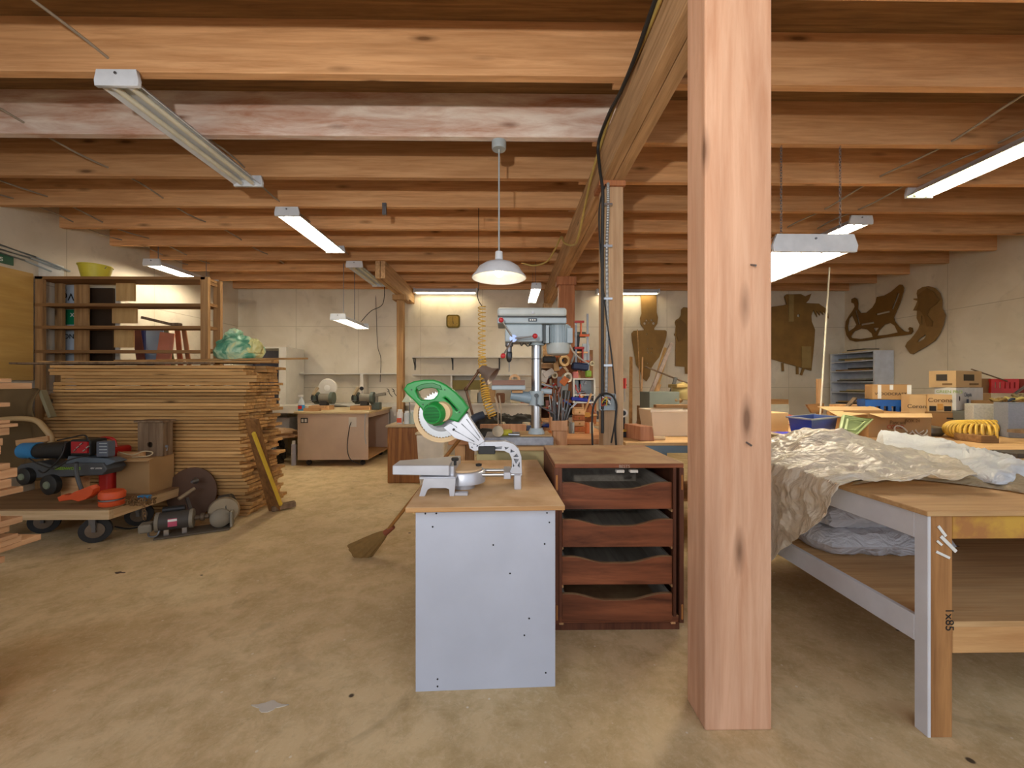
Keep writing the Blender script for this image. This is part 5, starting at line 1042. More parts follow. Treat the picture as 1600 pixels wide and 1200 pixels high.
# wood block with bits beside the press, on the stand of its own
HB = wood('holder_wood', 'd9a77e', 'b98258', 'Z', .7, 0)
a, b = P(868, 697, 3.2), P(891, 674, 3.2)
t = T('bit_holder', 'wooden box on a block full of long drill bits right of the drill press', 'tool holder', ((a.x + b.x) / 2, 3.4, .0))
MB().box(a.x, b.x, 3.36, 3.46, 0, b.z).build('post_block', HB, t, bev=.002)
a, b = P(864, 675, 3.2), P(891, 660, 3.2)
m = MB(); m.box(a.x, b.x, 3.34, 3.355, a.z, b.z).box(a.x, b.x, 3.465, 3.48, a.z, b.z + .05).box(a.x, a.x + .012, 3.355, 3.465, a.z, b.z + .03).box(b.x - .012, b.x, 3.355, 3.465, a.z, b.z).box(a.x, b.x, 3.34, 3.48, a.z - .006, a.z); m.build('box', HB, t)
rr = random.Random(8); hz = a.z
for i in range(34):
    x = rr.uniform(a.x + .02, b.x - .02); y = rr.uniform(3.37, 3.45); l = rr.uniform(.14, .33); tx = (x - (a.x + b.x) / 2) * 1.3 + rr.uniform(-.05, .05)
    MB().cyl((x, y, hz), (x + tx * .6, y + rr.uniform(-.03, .03), hz + l), rr.uniform(.003, .008), n=8).build('drill_bit', (STEEL, DSTEEL, DSTEEL, plain('dark_bit', '4a4743', .4, .6))[i % 4], t)
# ================================================================== centre workbench behind the press
WB0, WB1, WY0, WY1, WH = -.50, .95, 3.50, 4.6, .80
t = T('centre_bench', 'wooden workbench crowded with tools behind the drill press', 'bench', (.2, 4, 0))
MB().box(WB0, WB1 - .0, WY0, WY1, WH - .05, WH).build('bench_top', wood('orange_bench_top', 'd09a6c', 'a87246', 'X', .6, 0), t, bev=.004)
for x in (WB0 + .05, .55):
    for y in (WY0 + .05, WY1 - .15): MB().box(x, x + .09, y, y + .09, 0, WH - .05).build('leg', W_SCRAP, t)
MB().box(WB0 + .1, .6, WY0 + .06, WY1 - .1, .25, .28).build('lower_shelf', W_PLYX, t)
a, b = P(750, 662, 3.75), P(822, 653, 3.75)
t = T('wood_jaw_vise', 'long wooden board clamped along the back of the workbench', 'board', ((a.x + b.x) / 2, 3.8, WH)); MB().box(a.x, b.x, 3.74, 3.80, WH, WH + .10).build('board', HB, t, bev=.003)
# desk lamp
t = T('swing_arm_lamp', 'brown swing-arm desk lamp clamped to the workbench', 'lamp', P(741, 655, 3.7))
LB = plain('bronze_lamp', '6a4b35', .4, .5)
for p, q in (((741, 657), (728, 608)), ((728, 608), (748, 580)), ((748, 580), (756, 574))): MB().cyl(P(*p, 3.7), P(*q, 3.7), .012, n=10).build('arm', LB, t, smooth=True)
for p in ((728, 608), (748, 580)): MB().sphere(P(*p, 3.7), .02).build('joint', LB, t, smooth=True)
q = P(741, 660, 3.7); MB().cyl((q.x, 3.7, WH), q, .012, n=10).lathe([(0, 0), (.06, 0), (.06, .02), (0, .025)], (q.x, 3.7, WH)).build('base', LB, t)
MB().lathe([(0, 0), (.03, 0), (.045, .03), (.06, .09), (.095, .14), (.09, .14), (.055, .09), (0, .05)], P(751, 575, 3.7), Vector((.75, -.2, -.55)), 28).build('lamp_shade', plain('worn_shade', '9a8a80', .35, .5), t, smooth=True)
# air hose
def helix(path, R, turns, r, mb, n=14):
    N_ = int(turns * n); pts = []
    sp = spline([Vector(p) for p in path], 10)
    for i in range(N_ + 1):
        u = i / N_ * (len(sp) - 1); k = min(int(u), len(sp) - 2); c = sp[k].lerp(sp[k + 1], u - k); d = (sp[k + 1] - sp[k]).normalized()
        a_ = Vector((0, 1, 0)); a_ = (a_ - d * a_.dot(d)).normalized(); b_ = d.cross(a_); th = 2 * PI * i / n; pts.append(c + a_ * (R * math.cos(th)) + b_ * (R * math.sin(th)))
    return mb.tube(pts, r, 6)
t = T('coiled_air_hose', 'yellow coiled air hose hanging from the ceiling left of the drill press', 'hose', P(755, 652, 4.3))
helix([P(753, 478, 4.3), P(753, 560, 4.3)], .038, 13, .005, MB()).build('upper_coil', YEL, t, smooth=True)
helix([P(753, 560, 4.3), P(757, 600, 4.2), P(760, 625, 4.15), P(770, 652, 4.1)], .04, 20, .0065, MB()).build('lower_coil', YEL, t, smooth=True)
MB().tube(spline([P(748, 450, 4.3), P(746, 460, 4.3), P(748, 470, 4.3), P(753, 478, 4.3)]), .005, 6).tube([P(748, 450, 4.3), Vector((P(748, 450, 4.3).x, 4.3, ZJ))], .005, 6).build('feed_line', BCABLE, t, smooth=True)
# vacuum hose dark
MB().tube(spline([P(735, 672, 3.6), P(736, 662, 3.6), P(742, 653, 3.6), P(756, 648, 3.62)]), .035, 14).build('vacuum_hose', plain('dark_blue_rubber', '3a4150', .6), label='short dark vacuum hose end on the workbench behind the saw', cat='hose', smooth=True)
# ------------------------------------------------------------ small tools on bench: proto kinds
def hand_tool(kind, label):
    t = T(kind, label, kind.replace('_', ' ')); lc = dict(local=True)
    if kind == 'chisel': MB().cyl((-.14, 0, 0), (-.02, 0, 0), .014, .012, 12).build('handle', plain('orange_handle', 'b5652d', .4), t, smooth=True, **lc); MB().box(-.02, .12, -.01, .01, -.002, .002).build('blade', STEEL, t, **lc)
    elif kind == 'wrench': MB().box(-.1, .1, -.009, .009, -.004, .004).build('shank', DSTEEL, t, **lc); MB().curve2d([[(.03 * math.cos(q), .03 * math.sin(q)) for q in [math.radians(30 + 300 * i / 12) for i in range(13)]] + [(.014 * math.cos(q), .014 * math.sin(q)) for q in [math.radians(330 - 300 * i / 12) for i in range(13)]]], .008, Matrix.Translation((.12, 0, 0))).build('jaw', DSTEEL, t, **lc)
    elif kind == 'pliers':
        for s in (-1, 1): MB().tube([(-.11, s * .03, 0), (-.05, s * .028, 0), (0, 0, 0), (.06, -s * .004, 0)], .008, 8).build('grip', plain('red_grip', 'a8312b', .5) if s > 0 else plain('red_grip', 'a8312b', .5), t, smooth=True, **lc)
        MB().cyl((0, 0, -.012), (0, 0, .012), .014, n=12).build('pivot', DSTEEL, t, **lc)
    elif kind == 'hammer': MB().cyl((-.2, 0, 0), (.08, 0, 0), .014, n=12).build('handle', W_SCRAP, t, smooth=True, **lc); MB().cyl((.08, -.05, 0), (.08, .05, 0), .018, n=16).build('hammer_head', DSTEEL, t, smooth=True, **lc)
    elif kind == 'screwdriver': MB().cyl((-.1, 0, 0), (-.0, 0, 0), .015, n=10).build('handle', plain('blue_handle', '27408f', .4), t, smooth=True, **lc); MB().cyl((0, 0, 0), (.13, 0, 0), .004, n=8).build('shank', STEEL, t, **lc)
    elif kind == 'bar_clamp':
        MB().box(-.012, .012, -.004, .004, -.35, .25).build('bar', DSTEEL, t, **lc); MB().box(-.02, .10, -.01, .01, .22, .25).build('fixed_jaw', plain('clamp_orange', 'c2561f', .4), t, bev=.003, **lc)
        MB().box(-.02, .10, -.01, .01, -.1, -.07).build('sliding_jaw', plain('clamp_orange', 'c2561f', .4), t, bev=.003, **lc); MB().cyl((.08, 0, -.25), (.08, 0, -.1), .012, n=10).build('clamp_handle', plain('clamp_orange', 'c2561f', .4), t, smooth=True, **lc)
    return t
rr = random.Random(21); kinds = ['chisel', 'wrench', 'pliers', 'hammer', 'screwdriver']; PR = {}
places = ['among the dark tools behind the lamp', 'beside the coiled hose end', 'behind the long clamped board', 'left of the drill press column', 'right of the drill press column', 'near the back of the workbench']
n = 0
for i in range(30):
    k = kinds[i % 5]; px = rr.uniform(742, 862); py = rr.uniform(634, 656); Yt = rr.uniform(3.95, 4.5); x = P(px, py, Yt).x; zt_ = WH + .014 + .012 * rr.randrange(5); yaw = rr.uniform(0, 6.28)
    pl = f'{k} lying in the tool heap on the workbench {places[rr.randrange(6)]}'
    if k not in PR: o = hand_tool(k, pl); PR[k] = o; o.location = (x, Yt, zt_); o.rotation_euler = (0, 0, yaw)
    else: o = dup(PR[k], (x, Yt, zt_), yaw, pl)
    o['group'] = 'loose hand tools on the workbench'
DKT = plain('dark_oily_metal', '3d3a33', .5, .4)
for i, (px, Yt, lab) in enumerate(((757, 4.2, 'dark bundle of tools beside the coiled hose'), (795, 4.35, 'dark oily canvas roll in the tool heap'), (815, 4.3, 'dark lumpy tool pouch behind the drill press table'), (778, 4.5, 'dark leather pouch at the back of the workbench'))):
    lump((P(px, 650, Yt).x, Yt, WH + .05), (.26, .2, .15), i + 20, .35, 24, 14).build('tool_pouch', DKT, label=lab, cat='tool pouch', smooth=True)
MB().box(P(823, 650, 3.72).x, P(835, 650, 3.72).x, 3.72, 3.78, WH + .0, WH + .09).build('blue_block', plain('slate_blue', '3c4862', .5), label='small slate blue block by the drill press column', cat='block', bev=.004)
MB().lathe([(0, 0), (.035, 0), (.035, .04), (0, .04)], (P(773, 652, 3.85).x, 3.86, WH)).build('round_green_cap', plain('green_cap', '2c7a4a', .4), label='round green cap under the end of the coiled hose', cat='cap')  # a plain round cap
lump((P(757, 668, 3.56).x, 3.57, WH + .03), (.2, .1, .09), 33, .2, 24, 14).build('dark_tool_roll', DKT, label='dark rounded tool at the front edge of the workbench', cat='tool', smooth=True)
q = P(880, 560, 4.9)
# ------------------------------------------------------------ tool rack around the reddish post
t = T('tool_rack', 'orange wood tool rack standing at the reddish post', 'rack', (P(880, 600, 5.0).x, 5.1, 0))
OW = wood('orange_ply', 'bb6f3c', '96522a', 'Z', .6, 0)
a, b = P(866, 640, 5.0), P(895, 545, 5.0); MB().box(a.x, b.x, 5.0, 5.03, 0, b.z).build('back_panel', OW, t); MB().box(a.x - .15, b.x + .4, 5.03, 5.3, .75, .78).build('lower_shelf', W_SCRAPX, t)
MB().box(a.x - .2, a.x - .0, 4.98, 5.0, P(860, 566, 5).z, P(860, 560, 5).z).box(a.x - .2, a.x, 4.98, 5.0, P(860, 575, 5).z, P(860, 569, 5).z).build('arm_slats', W_SCRAPX, t)
a, b = P(895.5, 630, 4.9), P(925, 591, 4.9); m = MB(); w_ = .018
m.box(a.x, b.x + .04, 4.9, 5.05, b.z - w_, b.z).box(a.x, b.x + .04, 4.9, 5.05, a.z, a.z + w_).box(a.x, a.x + w_, 4.9, 5.05, a.z + w_, b.z - w_)
mz_ = P(900, 618, 4.9).z; m.box(a.x + w_, b.x + .04, 4.9, 5.05, mz_, mz_ + .012).box(b.x + .022, b.x + .04, 4.9, 5.05, a.z + w_, b.z - w_); m.build('cubby', WHITE_W, t); MB().box(a.x, b.x + .04, 5.05, 5.06, a.z, b.z).build('cubby_back', GREYM, t)
MB().box(a.x - .1, a.x + .3, 5.0, 5.04, 0.78, a.z).build('upright_board', OW, t)
q = P(910, 560, 5.0); MB().box(P(910, 560, 5).x, P(921, 560, 5).x, 5.0, 5.03, P(915, 580, 5).z, P(915, 537, 5).z).build('grey_rail', GREYM, t)
# drill on top, clamps and others
def cordless(px, py, Y, label, c):
    q = P(px, py, Y); t = T('cordless_drill', label, 'drill', q); k = plain('drill_' + c, c, .4)
    MB().cyl(q + Vector((-.07, 0, 0)), q + Vector((.06, 0, 0)), .035, n=18).build('drill_body', k, t, smooth=True); MB().cyl(q + Vector((.06, 0, 0)), q + Vector((.11, 0, 0)), .02, .014, 14).build('chuck', DSTEEL, t, smooth=True)
    MB().bar(q + Vector((-.03, 0, -.02)), q + Vector((-.04, 0, -.15)), .04, .045).build('grip', BLACK, t, bev=.008); MB().box(q.x - .09, q.x + .02, Y - .035, Y + .035, q.z - .20, q.z - .15).build('battery', BLACK, t, bev=.006)
MB().box(P(895, 548, 5).x, P(918, 548, 5).x, 4.98, 5.12, P(905, 552, 5).z, P(905, 549.5, 5).z).box(P(905, 548, 5).x, P(908, 548, 5).x, 5.05, 5.08, .78, P(905, 552, 5).z).build('small_shelf', W_SCRAPX, label='small wooden shelf under the dark drill on the tool rack', cat='shelf')
cordless(907, 523, 5.03, 'dark cordless drill on the small shelf beside the drill press motor', '4b5148')
cordless(973, 662, 3.6, 'yellow and black cordless drill with a round white face right of the pale post', 'caa23a') if False else None
for i, (px, py, Y, ry, c, lab) in enumerate(((900, 533, 4.98, 0, 'a82c26', 'red bar clamp hanging just right of the drill press motor'), (918, 535, 5.0, PI, 'c2561f', 'orange bar clamp hanging at the top of the tool rack'), (856, 590, 4.95, .9, 'b9a07a', 'tan bar clamp leaning by the drill press column'))):
    o = hand_tool('bar_clamp', lab); o.location = P(px, py, Y); o.rotation_euler = (0, ry, 0)
    for k in kids(o):
        if k.name.split('.')[0] != 'bar': k.data.materials[0] = plain('clamp_' + c, c, .4)
for i, (px, py, Y, s, mt, lab) in enumerate(((858, 562, 4.9, (.16, .1, .08), BLACK, 'black hand plane resting on the left arm of the tool rack'), (906, 573, 4.95, (.2, .12, .09), plain('navy_tool', '23304f', .4), 'navy blue sander on top of the white cubby'),
        (919, 584, 4.93, (.07, .06, .08), plain('lime_tool', '7fa32f', .4), 'lime green object on the white cubby'), (899, 586, 4.92, (.07, .05, .08), plain('pink_box', 'd07a70', .5), 'small pink box at the left end of the white cubby'),
        (905, 624, 4.94, (.2, .1, .045), plain('royal_blue_tool', '262f96', .4), 'blue handled tool inside the white cubby'), (850, 588, 4.85, (.1, .03, .14), plain('pale_block', 'b3aaa0', .5), 'pale square sanding block hanging left of the reddish post'),
        (857, 583, 4.84, (.13, .03, .07), plain('pale_block', 'b3aaa0', .5), 'tilted pale metal plate on the left of the tool rack'), (874, 597, 4.98, (.05, .02, .13), plain('sticker_grey', 'b9b6bb', .5), 'narrow grey sticker box on the orange tool rack panel'))):
    MB().rbox(P(px, py, Y), s, (0, (0, .1, 0, 0, .1, .3, -.5, 0)[i], 0)).build(('hand_plane', 'sander', 'green_object', 'pink_box', 'blue_tool', 'sanding_block', 'metal_plate', 'sticker_box')[i], mt, label=lab, cat=('plane', 'sander', 'object', 'box', 'tool', 'block', 'plate', 'box')[i], bev=min(s) * .2)
for i, (px, py, R, lab) in enumerate(((881, 564, .07, 'roll of tan tape on the tool rack panel'), (886, 590, .06, 'ring of tangled white cord hung on the tool rack'))):
    MB().lathe([(R * .55, -.03), (R, -.03), (R, .03), (R * .55, .03), (R * .55, -.03)], P(px, py, 4.93), (.3, -1, .1), 28).build('tape_roll', plain(('tan_tape', 'pale_cord')[i], ('c09a62', 'c9bda6')[i], .6), label=lab, cat='roll', smooth=True)
for i in range(14):
    px = rr.uniform(846, 925); py = rr.uniform(600, 660); k = kinds[i % 5]; o = dup(PR[k], P(px, py, 4.93 - (i % 3) * .012), 0, f'{k} hung on the tool rack around the reddish post, {("upper", "middle", "lower")[min(2, int((py - 600) / 20))]} {("far left", "left", "right", "far right")[min(3, int((px - 846) / 20))]} area')
    o.rotation_euler = (rr.uniform(-.3, .3) + PI / 2, rr.uniform(-PI, PI), 0); o['group'] = 'hand tools on the tool rack'
for i in range(6):
    px = 900 + (i % 2) * 12 + rr.uniform(-3, 3); py = 640 + i * 8; mt = (W_SCRAPX, plain('ochre_block', 'c08a3c', .5), plain('grey_cap2', 'aaa49a', .5), CARD2, W_SCRAP, plain('orange_wood', 'c9762f', .5))[i]
    MB().rbox(P(px, py, 4.4 + .07 * i), (.10, .08, .05), (0, 0, .3 * i)).build('small_block', mt, label=f'small {("pale", "ochre", "grey", "cardboard", "wooden", "orange")[i]} block stacked between bit holder and pale post', cat='block', bev=.004)
t = T('side_cabinet', 'low wooden cabinet of small boxes under the tool rack beside the pale post', 'cabinet', (.9, 4.4, 0)); 
a, b = P(862, 690, 4.15), P(925, 690, 4.15); MB().box(.40, .70, 4.62, 4.95, 0, .86).build('cabinet_body', W_SCRAP, t)
# ================================================================== bench right of the pale post
RB0, RB1, RBY0, RBY1, RBH = .95, 2.6, 3.27, 4.05, .80
t = T('side_bench', 'wooden bench with blue-grey steel apron right of the pale post', 'bench', (1.6, 3.6, 0))
MB().box(RB0, RB1, RBY0, RBY1, RBH - .025, RBH).build('bench_top', wood('yellow_bench_top', 'dcb480', 'c0935c', 'X', .6, 0), t, bev=.002)
MB().box(RB0, RB1, RBY0 + .01, RBY0 + .03, RBH - .085, RBH - .025).build('steel_apron', plain('blue_grey_steel', '7b8e9a', .4, .3), t)
for x in (RB0 + .3, RB1 - .2):
    for y in (RBY0 + .04, RBY1 - .1): MB().box(x, x + .05, y, y + .05, 0, RBH - .025).build('leg', plain('blue_grey_steel', '7b8e9a', .4, .3), t)
MB().box(RB0 + .1, RB1 - .1, RBY0 + .1, RBY1 - .05, .3, .32).build('lower_shelf', W_PLYX, t)
a, b = P(995, 686, 3.45), P(1017, 665, 3.45)
MB().hexa([Vector(p) for p in ((a.x, 3.36, RBH + .001), (b.x, 3.36, RBH + .001), (b.x - .06, 3.62, RBH + .001), (a.x - .06, 3.62, RBH + .001), (a.x, 3.36, RBH + .12), (b.x - .02, 3.36, RBH + .12), (b.x - .08, 3.62, RBH + .12), (a.x - .06, 3.62, RBH + .12))]).build('wood_block', wood('rough_block', 'c08a68', '9a6244', 'Z', .7, 0), label='chunky rough wooden block on the bench right of the pale post', cat='block', bev=.003)
a, b = P(1014, 683, 3.62), P(1085, 641, 3.62)
t = T('plastic_tub', 'large cream plastic tub on the bench against the big post', 'tub', ((a.x + b.x) / 2, 3.8, RBH))
TUB = plain('cream_tub', 'dcc9ae', .4, sc=2)
m = MB(); z1 = b.z
def ringq(x0, x1, y0, y1, z): return [m.bm.verts.new(p) for p in ((x0, y0, z), (x1, y0, z), (x1, y1, z), (x0, y1, z))]
xx = a.x + .02; q0 = ringq(xx + .03, xx + .42, 3.65, 3.95, RBH + .001); q1 = ringq(xx, xx + .45, 3.62, 3.98, z1); q2 = ringq(xx + .012, xx + .438, 3.632, 3.968, z1); q3 = ringq(xx + .04, xx + .41, 3.66, 3.94, RBH + .012)
m.face(q0[::-1]); m.face(q3)
for A, Bq in ((q0, q1), (q1, q2), (q2, q3)):
    for k in range(4): m.face((A[k], A[(k + 1) % 4], Bq[(k + 1) % 4], Bq[k]))
m.build('tub_body', TUB, t, bev=.006, seg=2); m = MB().box(xx - .012, xx + .462, 3.608, 3.62, z1 - .02, z1 + .004); m.build('rim', TUB, t, bev=.003)
MB().box(P(1025, 635, 3.9).x, P(1090, 635, 3.9).x, 3.9, 3.97, z1 + .006, z1 + .035).build('brown_board', W_SHELF, label='brown board lying across the back of the cream tub', cat='board', bev=.003)
q = P(1035, 685, 3.42); MB().cyl((q.x - .08, 3.42, RBH + .015), (q.x + .02, 3.42, RBH + .015), .02, .016, 12).build('scrap_sock', plain('pale_cloth', 'cbb08a', .8), label='rolled pale rag in front of the cream tub', cat='rag', smooth=True)
# yellow cordless drill
q = P(972, 645, 3.62); t = T('cordless_drill', 'yellow and black cordless drill standing right of the pale post', 'drill', (q.x, 3.6, RBH)); YD = plain('drill_yellow', 'd3a738', .4)
MB().cyl(q + Vector((0, -.02, 0)), q + Vector((0, .14, 0)), .038, n=20).build('drill_body', YD, t, smooth=True); MB().lathe([(0, 0), (.038, 0), (.038, .02), (.03, .022), (.03, .018), (.012, .02), (0, .02)], q + Vector((0, -.02, 0)), (0, -1, 0), 24).build('chuck_face', WHT, t, smooth=True)
MB().lathe([(0, 0), (.024, 0), (.02, .01), (0, .01)], q + Vector((0, -.04, 0)), (0, -1, 0), 20).build('chuck', BLACK, t); MB().box(q.x - .03, q.x + .03, 3.62, 3.68, RBH + .05, q.z - .03).build('grip', BLACK, t, bev=.008); MB().box(q.x - .05, q.x + .05, 3.58, 3.72, RBH + .001, RBH + .05).build('battery', BLACK, t, bev=.006); MB().box(q.x - .052, q.x + .052, 3.575, 3.72, RBH + .05, RBH + .07).build('foot_band', YD, t, bev=.004)
# red handled pliers set & magazine rack near the post
for i in range(4):
    o = hand_tool('screwdriver', f'red handled file hanging right of the pale post, {("leftmost", "second", "third", "rightmost")[i]} in its row'); o['group'] = 'red handled files'; o.location = P(964.5 + i * 3.9, 607, 4.0); o.rotation_euler = (0, PI / 2, 0)
    for k in kids(o):
        if k.name.startswith('handle'): k.data.materials[0] = plain('red_handle', 'c2362a', .4)
MB().box(P(962, 602, 4).x, P(979, 602, 4).x, 3.99, 4.03, P(970, 603, 4).z, P(970, 600, 4).z).box(P(962, 602, 4).x, P(964, 602, 4).x, 4.02, 4.04, RBH, P(970, 603, 4).z).build('file_rack', OW, label='little orange-brown rack holding the red handled files', cat='rack')
q = P(968, 560, 4.0)
for i, (py, R, c, lab) in enumerate(((563, .035, '3a3a3a', 'black round fitting on the tool stick right of the pale post'), (548, .03, '2b2b2b', 'small black hook fitting above the round one'), (580, .03, 'a98552', 'wooden fitting under the round black one'))):
    MB().lathe([(0, -.02), (R, -.02), (R, .02), (0, .02)], P(967, py, 4.0), (.4, -1, .2), 20).build('round_fitting', plain('fit_' + c, c, .5), label=lab, cat='fitting', smooth=True)
MB().box(P(964, 600, 4.02).x, P(966.5, 600, 4.02).x, 4.03, 4.05, RBH, P(966, 520, 4.02).z).build('tool_stick', DSTEEL, label='thin dark upright bar with tools hung on it right of the pale post', cat='bar')
# leaning planks
def lean(p, q, w_, th, mt, lab, name='leaning_plank', up=(0, -1, .2)):
    d = q - p; p0 = p - d * (p.z / d.z); p0.z = .0; MB().bar(p0 + Vector((0, 0, .005)), q, w_, th, up).build(name, mt, label=lab, cat='plank', bev=.002)
lean(P(985, 690, 5.6), P(1049, 537, 6.3), .05, .05, wood('grey_pink_plank', 'b7a295', '93806f', 'Z', .7, 0), 'long pale pinkish plank leaning diagonally in front of the soldier cutout')
lean(P(998, 690, 6.0), P(1042, 545, 6.9), .10, .03, wood('knotty_plank', 'c39a5f', '9a7442', 'Z', .7, 0), 'knotty yellow plank leaning behind the pale pinkish one')
lean(P(1003, 690, 5.5), P(1030, 600, 5.8), .06, .02, W_SHELFZ, 'dark narrow plank leaning low beside the pinkish plank')
lean(P(1024, 690, 5.1), P(1056, 590, 5.3), .04, .03, plain('dark_grey_strip', '4b4742', .6), 'dark strip leaning right of the pinkish plank')
lean(P(985, 690, 6.3), P(986, 558, 7.2), .05, .03, wood('upright_lath', 'c2925a', '9a7040', 'Z', .7, 0), 'upright wooden lath standing just right of the pale post')
lean(P(1004, 690, 6.4), P(996, 515, 7.9), .015, .015, W_SHELFZ, 'very thin stick in front of the soldier cutout')
lean(P(1001, 690, 6.2), P(1004, 558, 6.9), .02, .02, W_SCRAP, 'thin light stick leaning in front of the soldier cutout')
lean(P(1000, 680, 5.4), P(1012, 615, 5.5), .10, .02, plain('pale_grey_board', 'b3a9a0', .6), 'pale grey board leaning low by the soldier cutout')
MB().cyl(P(1008, 573, 5.7), P(1080, 601, 5.4), .012, n=10).build('sawn_rod', W_OLD, label='thin brown rod slanting across the leaning planks', cat='rod')
for i, (px, py, s, c, lab) in enumerate(((1030, 627, (.35, .25, .22), '6f7468', 'dark grey machine behind the cream tub'), (1050, 625, (.2, .2, .1), '8a683a', 'brown wooden form behind the cream tub'), (1068, 615, (.25, .2, .22), 'a08a52', 'yellowish carved form near the big post'), (1057, 611, (.12, .03, .12), 'b39a6a', 'small framed square behind the cream tub'), (1070, 603, (.3, .2, .04), 'a98c50', 'flat yellow board on the pile near the big post'))):
    Yc = 4.6; q = P(px, py, Yc); lump(q, s, 40 + i, .12 if i in (1, 2) else .0, 20, 12).build(('grey_machine', 'carved_form', 'carved_form', 'framed_square', 'flat_board')[i], plain('cl_' + c, c, .7), label=lab, cat=('machine', 'wood form', 'wood form', 'frame', 'board')[i], smooth=True) if i in (1, 2) else MB().rbox(q, s, (0, 0, .1)).build(('grey_machine', 'carved_form', 'carved_form', 'framed_square', 'flat_board')[i], plain('cl_' + c, c, .7), label=lab, cat=('machine', 'wood form', 'wood form', 'frame', 'board')[i], bev=.006)
MB().box(P(1018, 640, 4.4).x, P(1100, 640, 4.4).x, 4.4, 4.9, P(1040, 640, 4.4).z - .03, P(1040, 640, 4.4).z + .02).box(P(1018, 640, 4.4).x, P(1018, 640, 4.4).x + .05, 4.4, 4.9, 0, P(1040, 640, 4.4).z - .03).box(2.2, 2.25, 4.4, 4.9, 0, P(1040, 640, 4.4).z - .03).build('rear_bench', W_SHELF, label='brown bench behind the cream tub', cat='bench')
# ================================================================== hardboard cutouts
Zq = lambda pts, ox, oy, s: [(ox + x / s, oy + y / s) for x, y in pts]
sol = Zq([(905, 130), (1028, 130), (1030, 290), (1040, 330), (1035, 380), (1010, 415), (1012, 428), (1098, 430), (1108, 440), (1106, 478), (1096, 520), (1050, 640), (1010, 690), (985, 730), (975, 790), (950, 830), (915, 800), (905, 760), (885, 720), (870, 700), (862, 650), (838, 510), (833, 455), (850, 434), (928, 430), (930, 418), (905, 385), (900, 335), (912, 300)], 820, 430, 5)
hs = [Zq(circ(x, y, r, 12), 820, 430, 5) for x, y, r in ((950, 354, 7), (989, 352, 7), (936, 377, 10), (1005, 377, 11), (969, 372, 5), (958, 575, 4), (990, 575, 4), (958, 605, 4), (990, 605, 4), (952, 460, 4), (958, 690, 4))]
sil([sol] + hs, YB - .03, .016).build('soldier_cutout', MDF, label='tall hardboard cutout of a toy soldier in a high hat on the back wall', cat='cutout')
fig = Zq([(1290, 255), (1240, 250), (1222, 268), (1220, 310), (1205, 335), (1180, 350), (1172, 370), (1180, 400), (1175, 450), (1165, 465), (1178, 480), (1175, 710), (1250, 716), (1252, 770), (1300, 775), (1420, 775), (1420, 255)], 820, 430, 5)
sil([fig], YB - .03, .016).build('figure_cutout', MDF, label='hardboard cutout of a figure half hidden by the big post', cat='cutout')
fg2 = Zq([(1182, 360), (1215, 345), (1260, 380), (1260, 420), (1235, 505), (1200, 520), (1185, 470)], 820, 430, 5)
sil([fg2], YB - .05, .014).build('curved_cutout', plain('darker_hardboard', '7b5a2b', .7), label='smaller darker hardboard piece hung over the half hidden figure cutout', cat='cutout')
K = 3.871
palm = Zq([(20, 195), (75, 190), (130, 182), (150, 176), (138, 130), (150, 116), (235, 114), (262, 128), (300, 112), (285, 150), (268, 168), (300, 170), (345, 172), (385, 200), (402, 235), (404, 262), (388, 235), (370, 215), (372, 240), (350, 215), (352, 245), (330, 215), (335, 255), (312, 210), (300, 245), (302, 280), (322, 330), (318, 400), (312, 470), (300, 578), (190, 545), (75, 512), (20, 500)], 1190, 430, K)
sil([palm, Zq(circ(222, 245, 9), 1190, 430, K)], YB - .04, .016).build('palm_cutout', MDF, label='large hardboard cutout with palm fronds hanging on the back wall', cat='cutout')
for i, (x0, y0, x1, y1) in enumerate(((126, 530, 129, 580), (216, 545, 216, 600), (255, 560, 238, 604))):
    MB().bar(P(1190 + x0 / K, 430 + y0 / K, YB - .04), P(1190 + x1 / K, 430 + y1 / K, YB - .04), .045, .014, (0, 1, 0)).build('cutout_foot', MDF, label=f'{("left", "middle", "slanted right")[i]} narrow foot sticking out below the palm cutout', cat='strip')
pbox(1190 + 245 / K, 1190 + 300 / K, 430 + 430 / K, 430 + 560 / K, YB - .065, .015).build('hardboard_sheet', plain('pale_hardboard', 'a08550', .7), label='small paler hardboard panel in front of the palm cutout', cat='panel')
pbox(1190 + 165 / K, 1190 + 195 / K, 430 + 115 / K, 430 + 280 / K, YB - .065, .015).build('hardboard_strip', plain('pale_hardboard', 'a08550', .7), label='pale vertical strip in front of the palm cutout', cat='strip')
sl = Zq([(850, 58), (860, 75), (858, 100), (838, 165), (800, 255), (806, 280), (830, 310), (862, 338), (890, 345), (897, 335), (888, 325), (897, 314), (912, 318), (916, 340), (905, 356), (870, 362), (760, 375), (700, 385), (640, 395), (570, 402), (535, 393), (513, 360), (506, 320), (510, 280), (530, 245), (552, 215), (565, 190), (560, 172), (544, 165), (545, 145), (562, 136), (578, 145), (584, 170), (582, 205), (600, 228), (635, 226), (672, 195), (690, 165), (698, 132), (745, 122), (785, 100), (825, 65), (838, 56)], 1190, 430, K)
sh = [Zq(p, 1190, 430, K) for p in ([(545, 380), (540, 370), (560, 340), (600, 322), (640, 328), (668, 352), (674, 374), (600, 386)], [(698, 366), (712, 332), (745, 298), (780, 288), (806, 305), (826, 346), (760, 360)], [(695, 232), (775, 214), (779, 224), (697, 243)], [(825, 108), (837, 111), (799, 208), (787, 205)], [(602, 295), (680, 281), (683, 291), (604, 305)], [(567, 214), (575, 212), (597, 295), (588, 299)], [(676, 318), (712, 318), (690, 345)], [(524, 345), (520, 310), (530, 262), (548, 240), (575, 300), (560, 320)])]
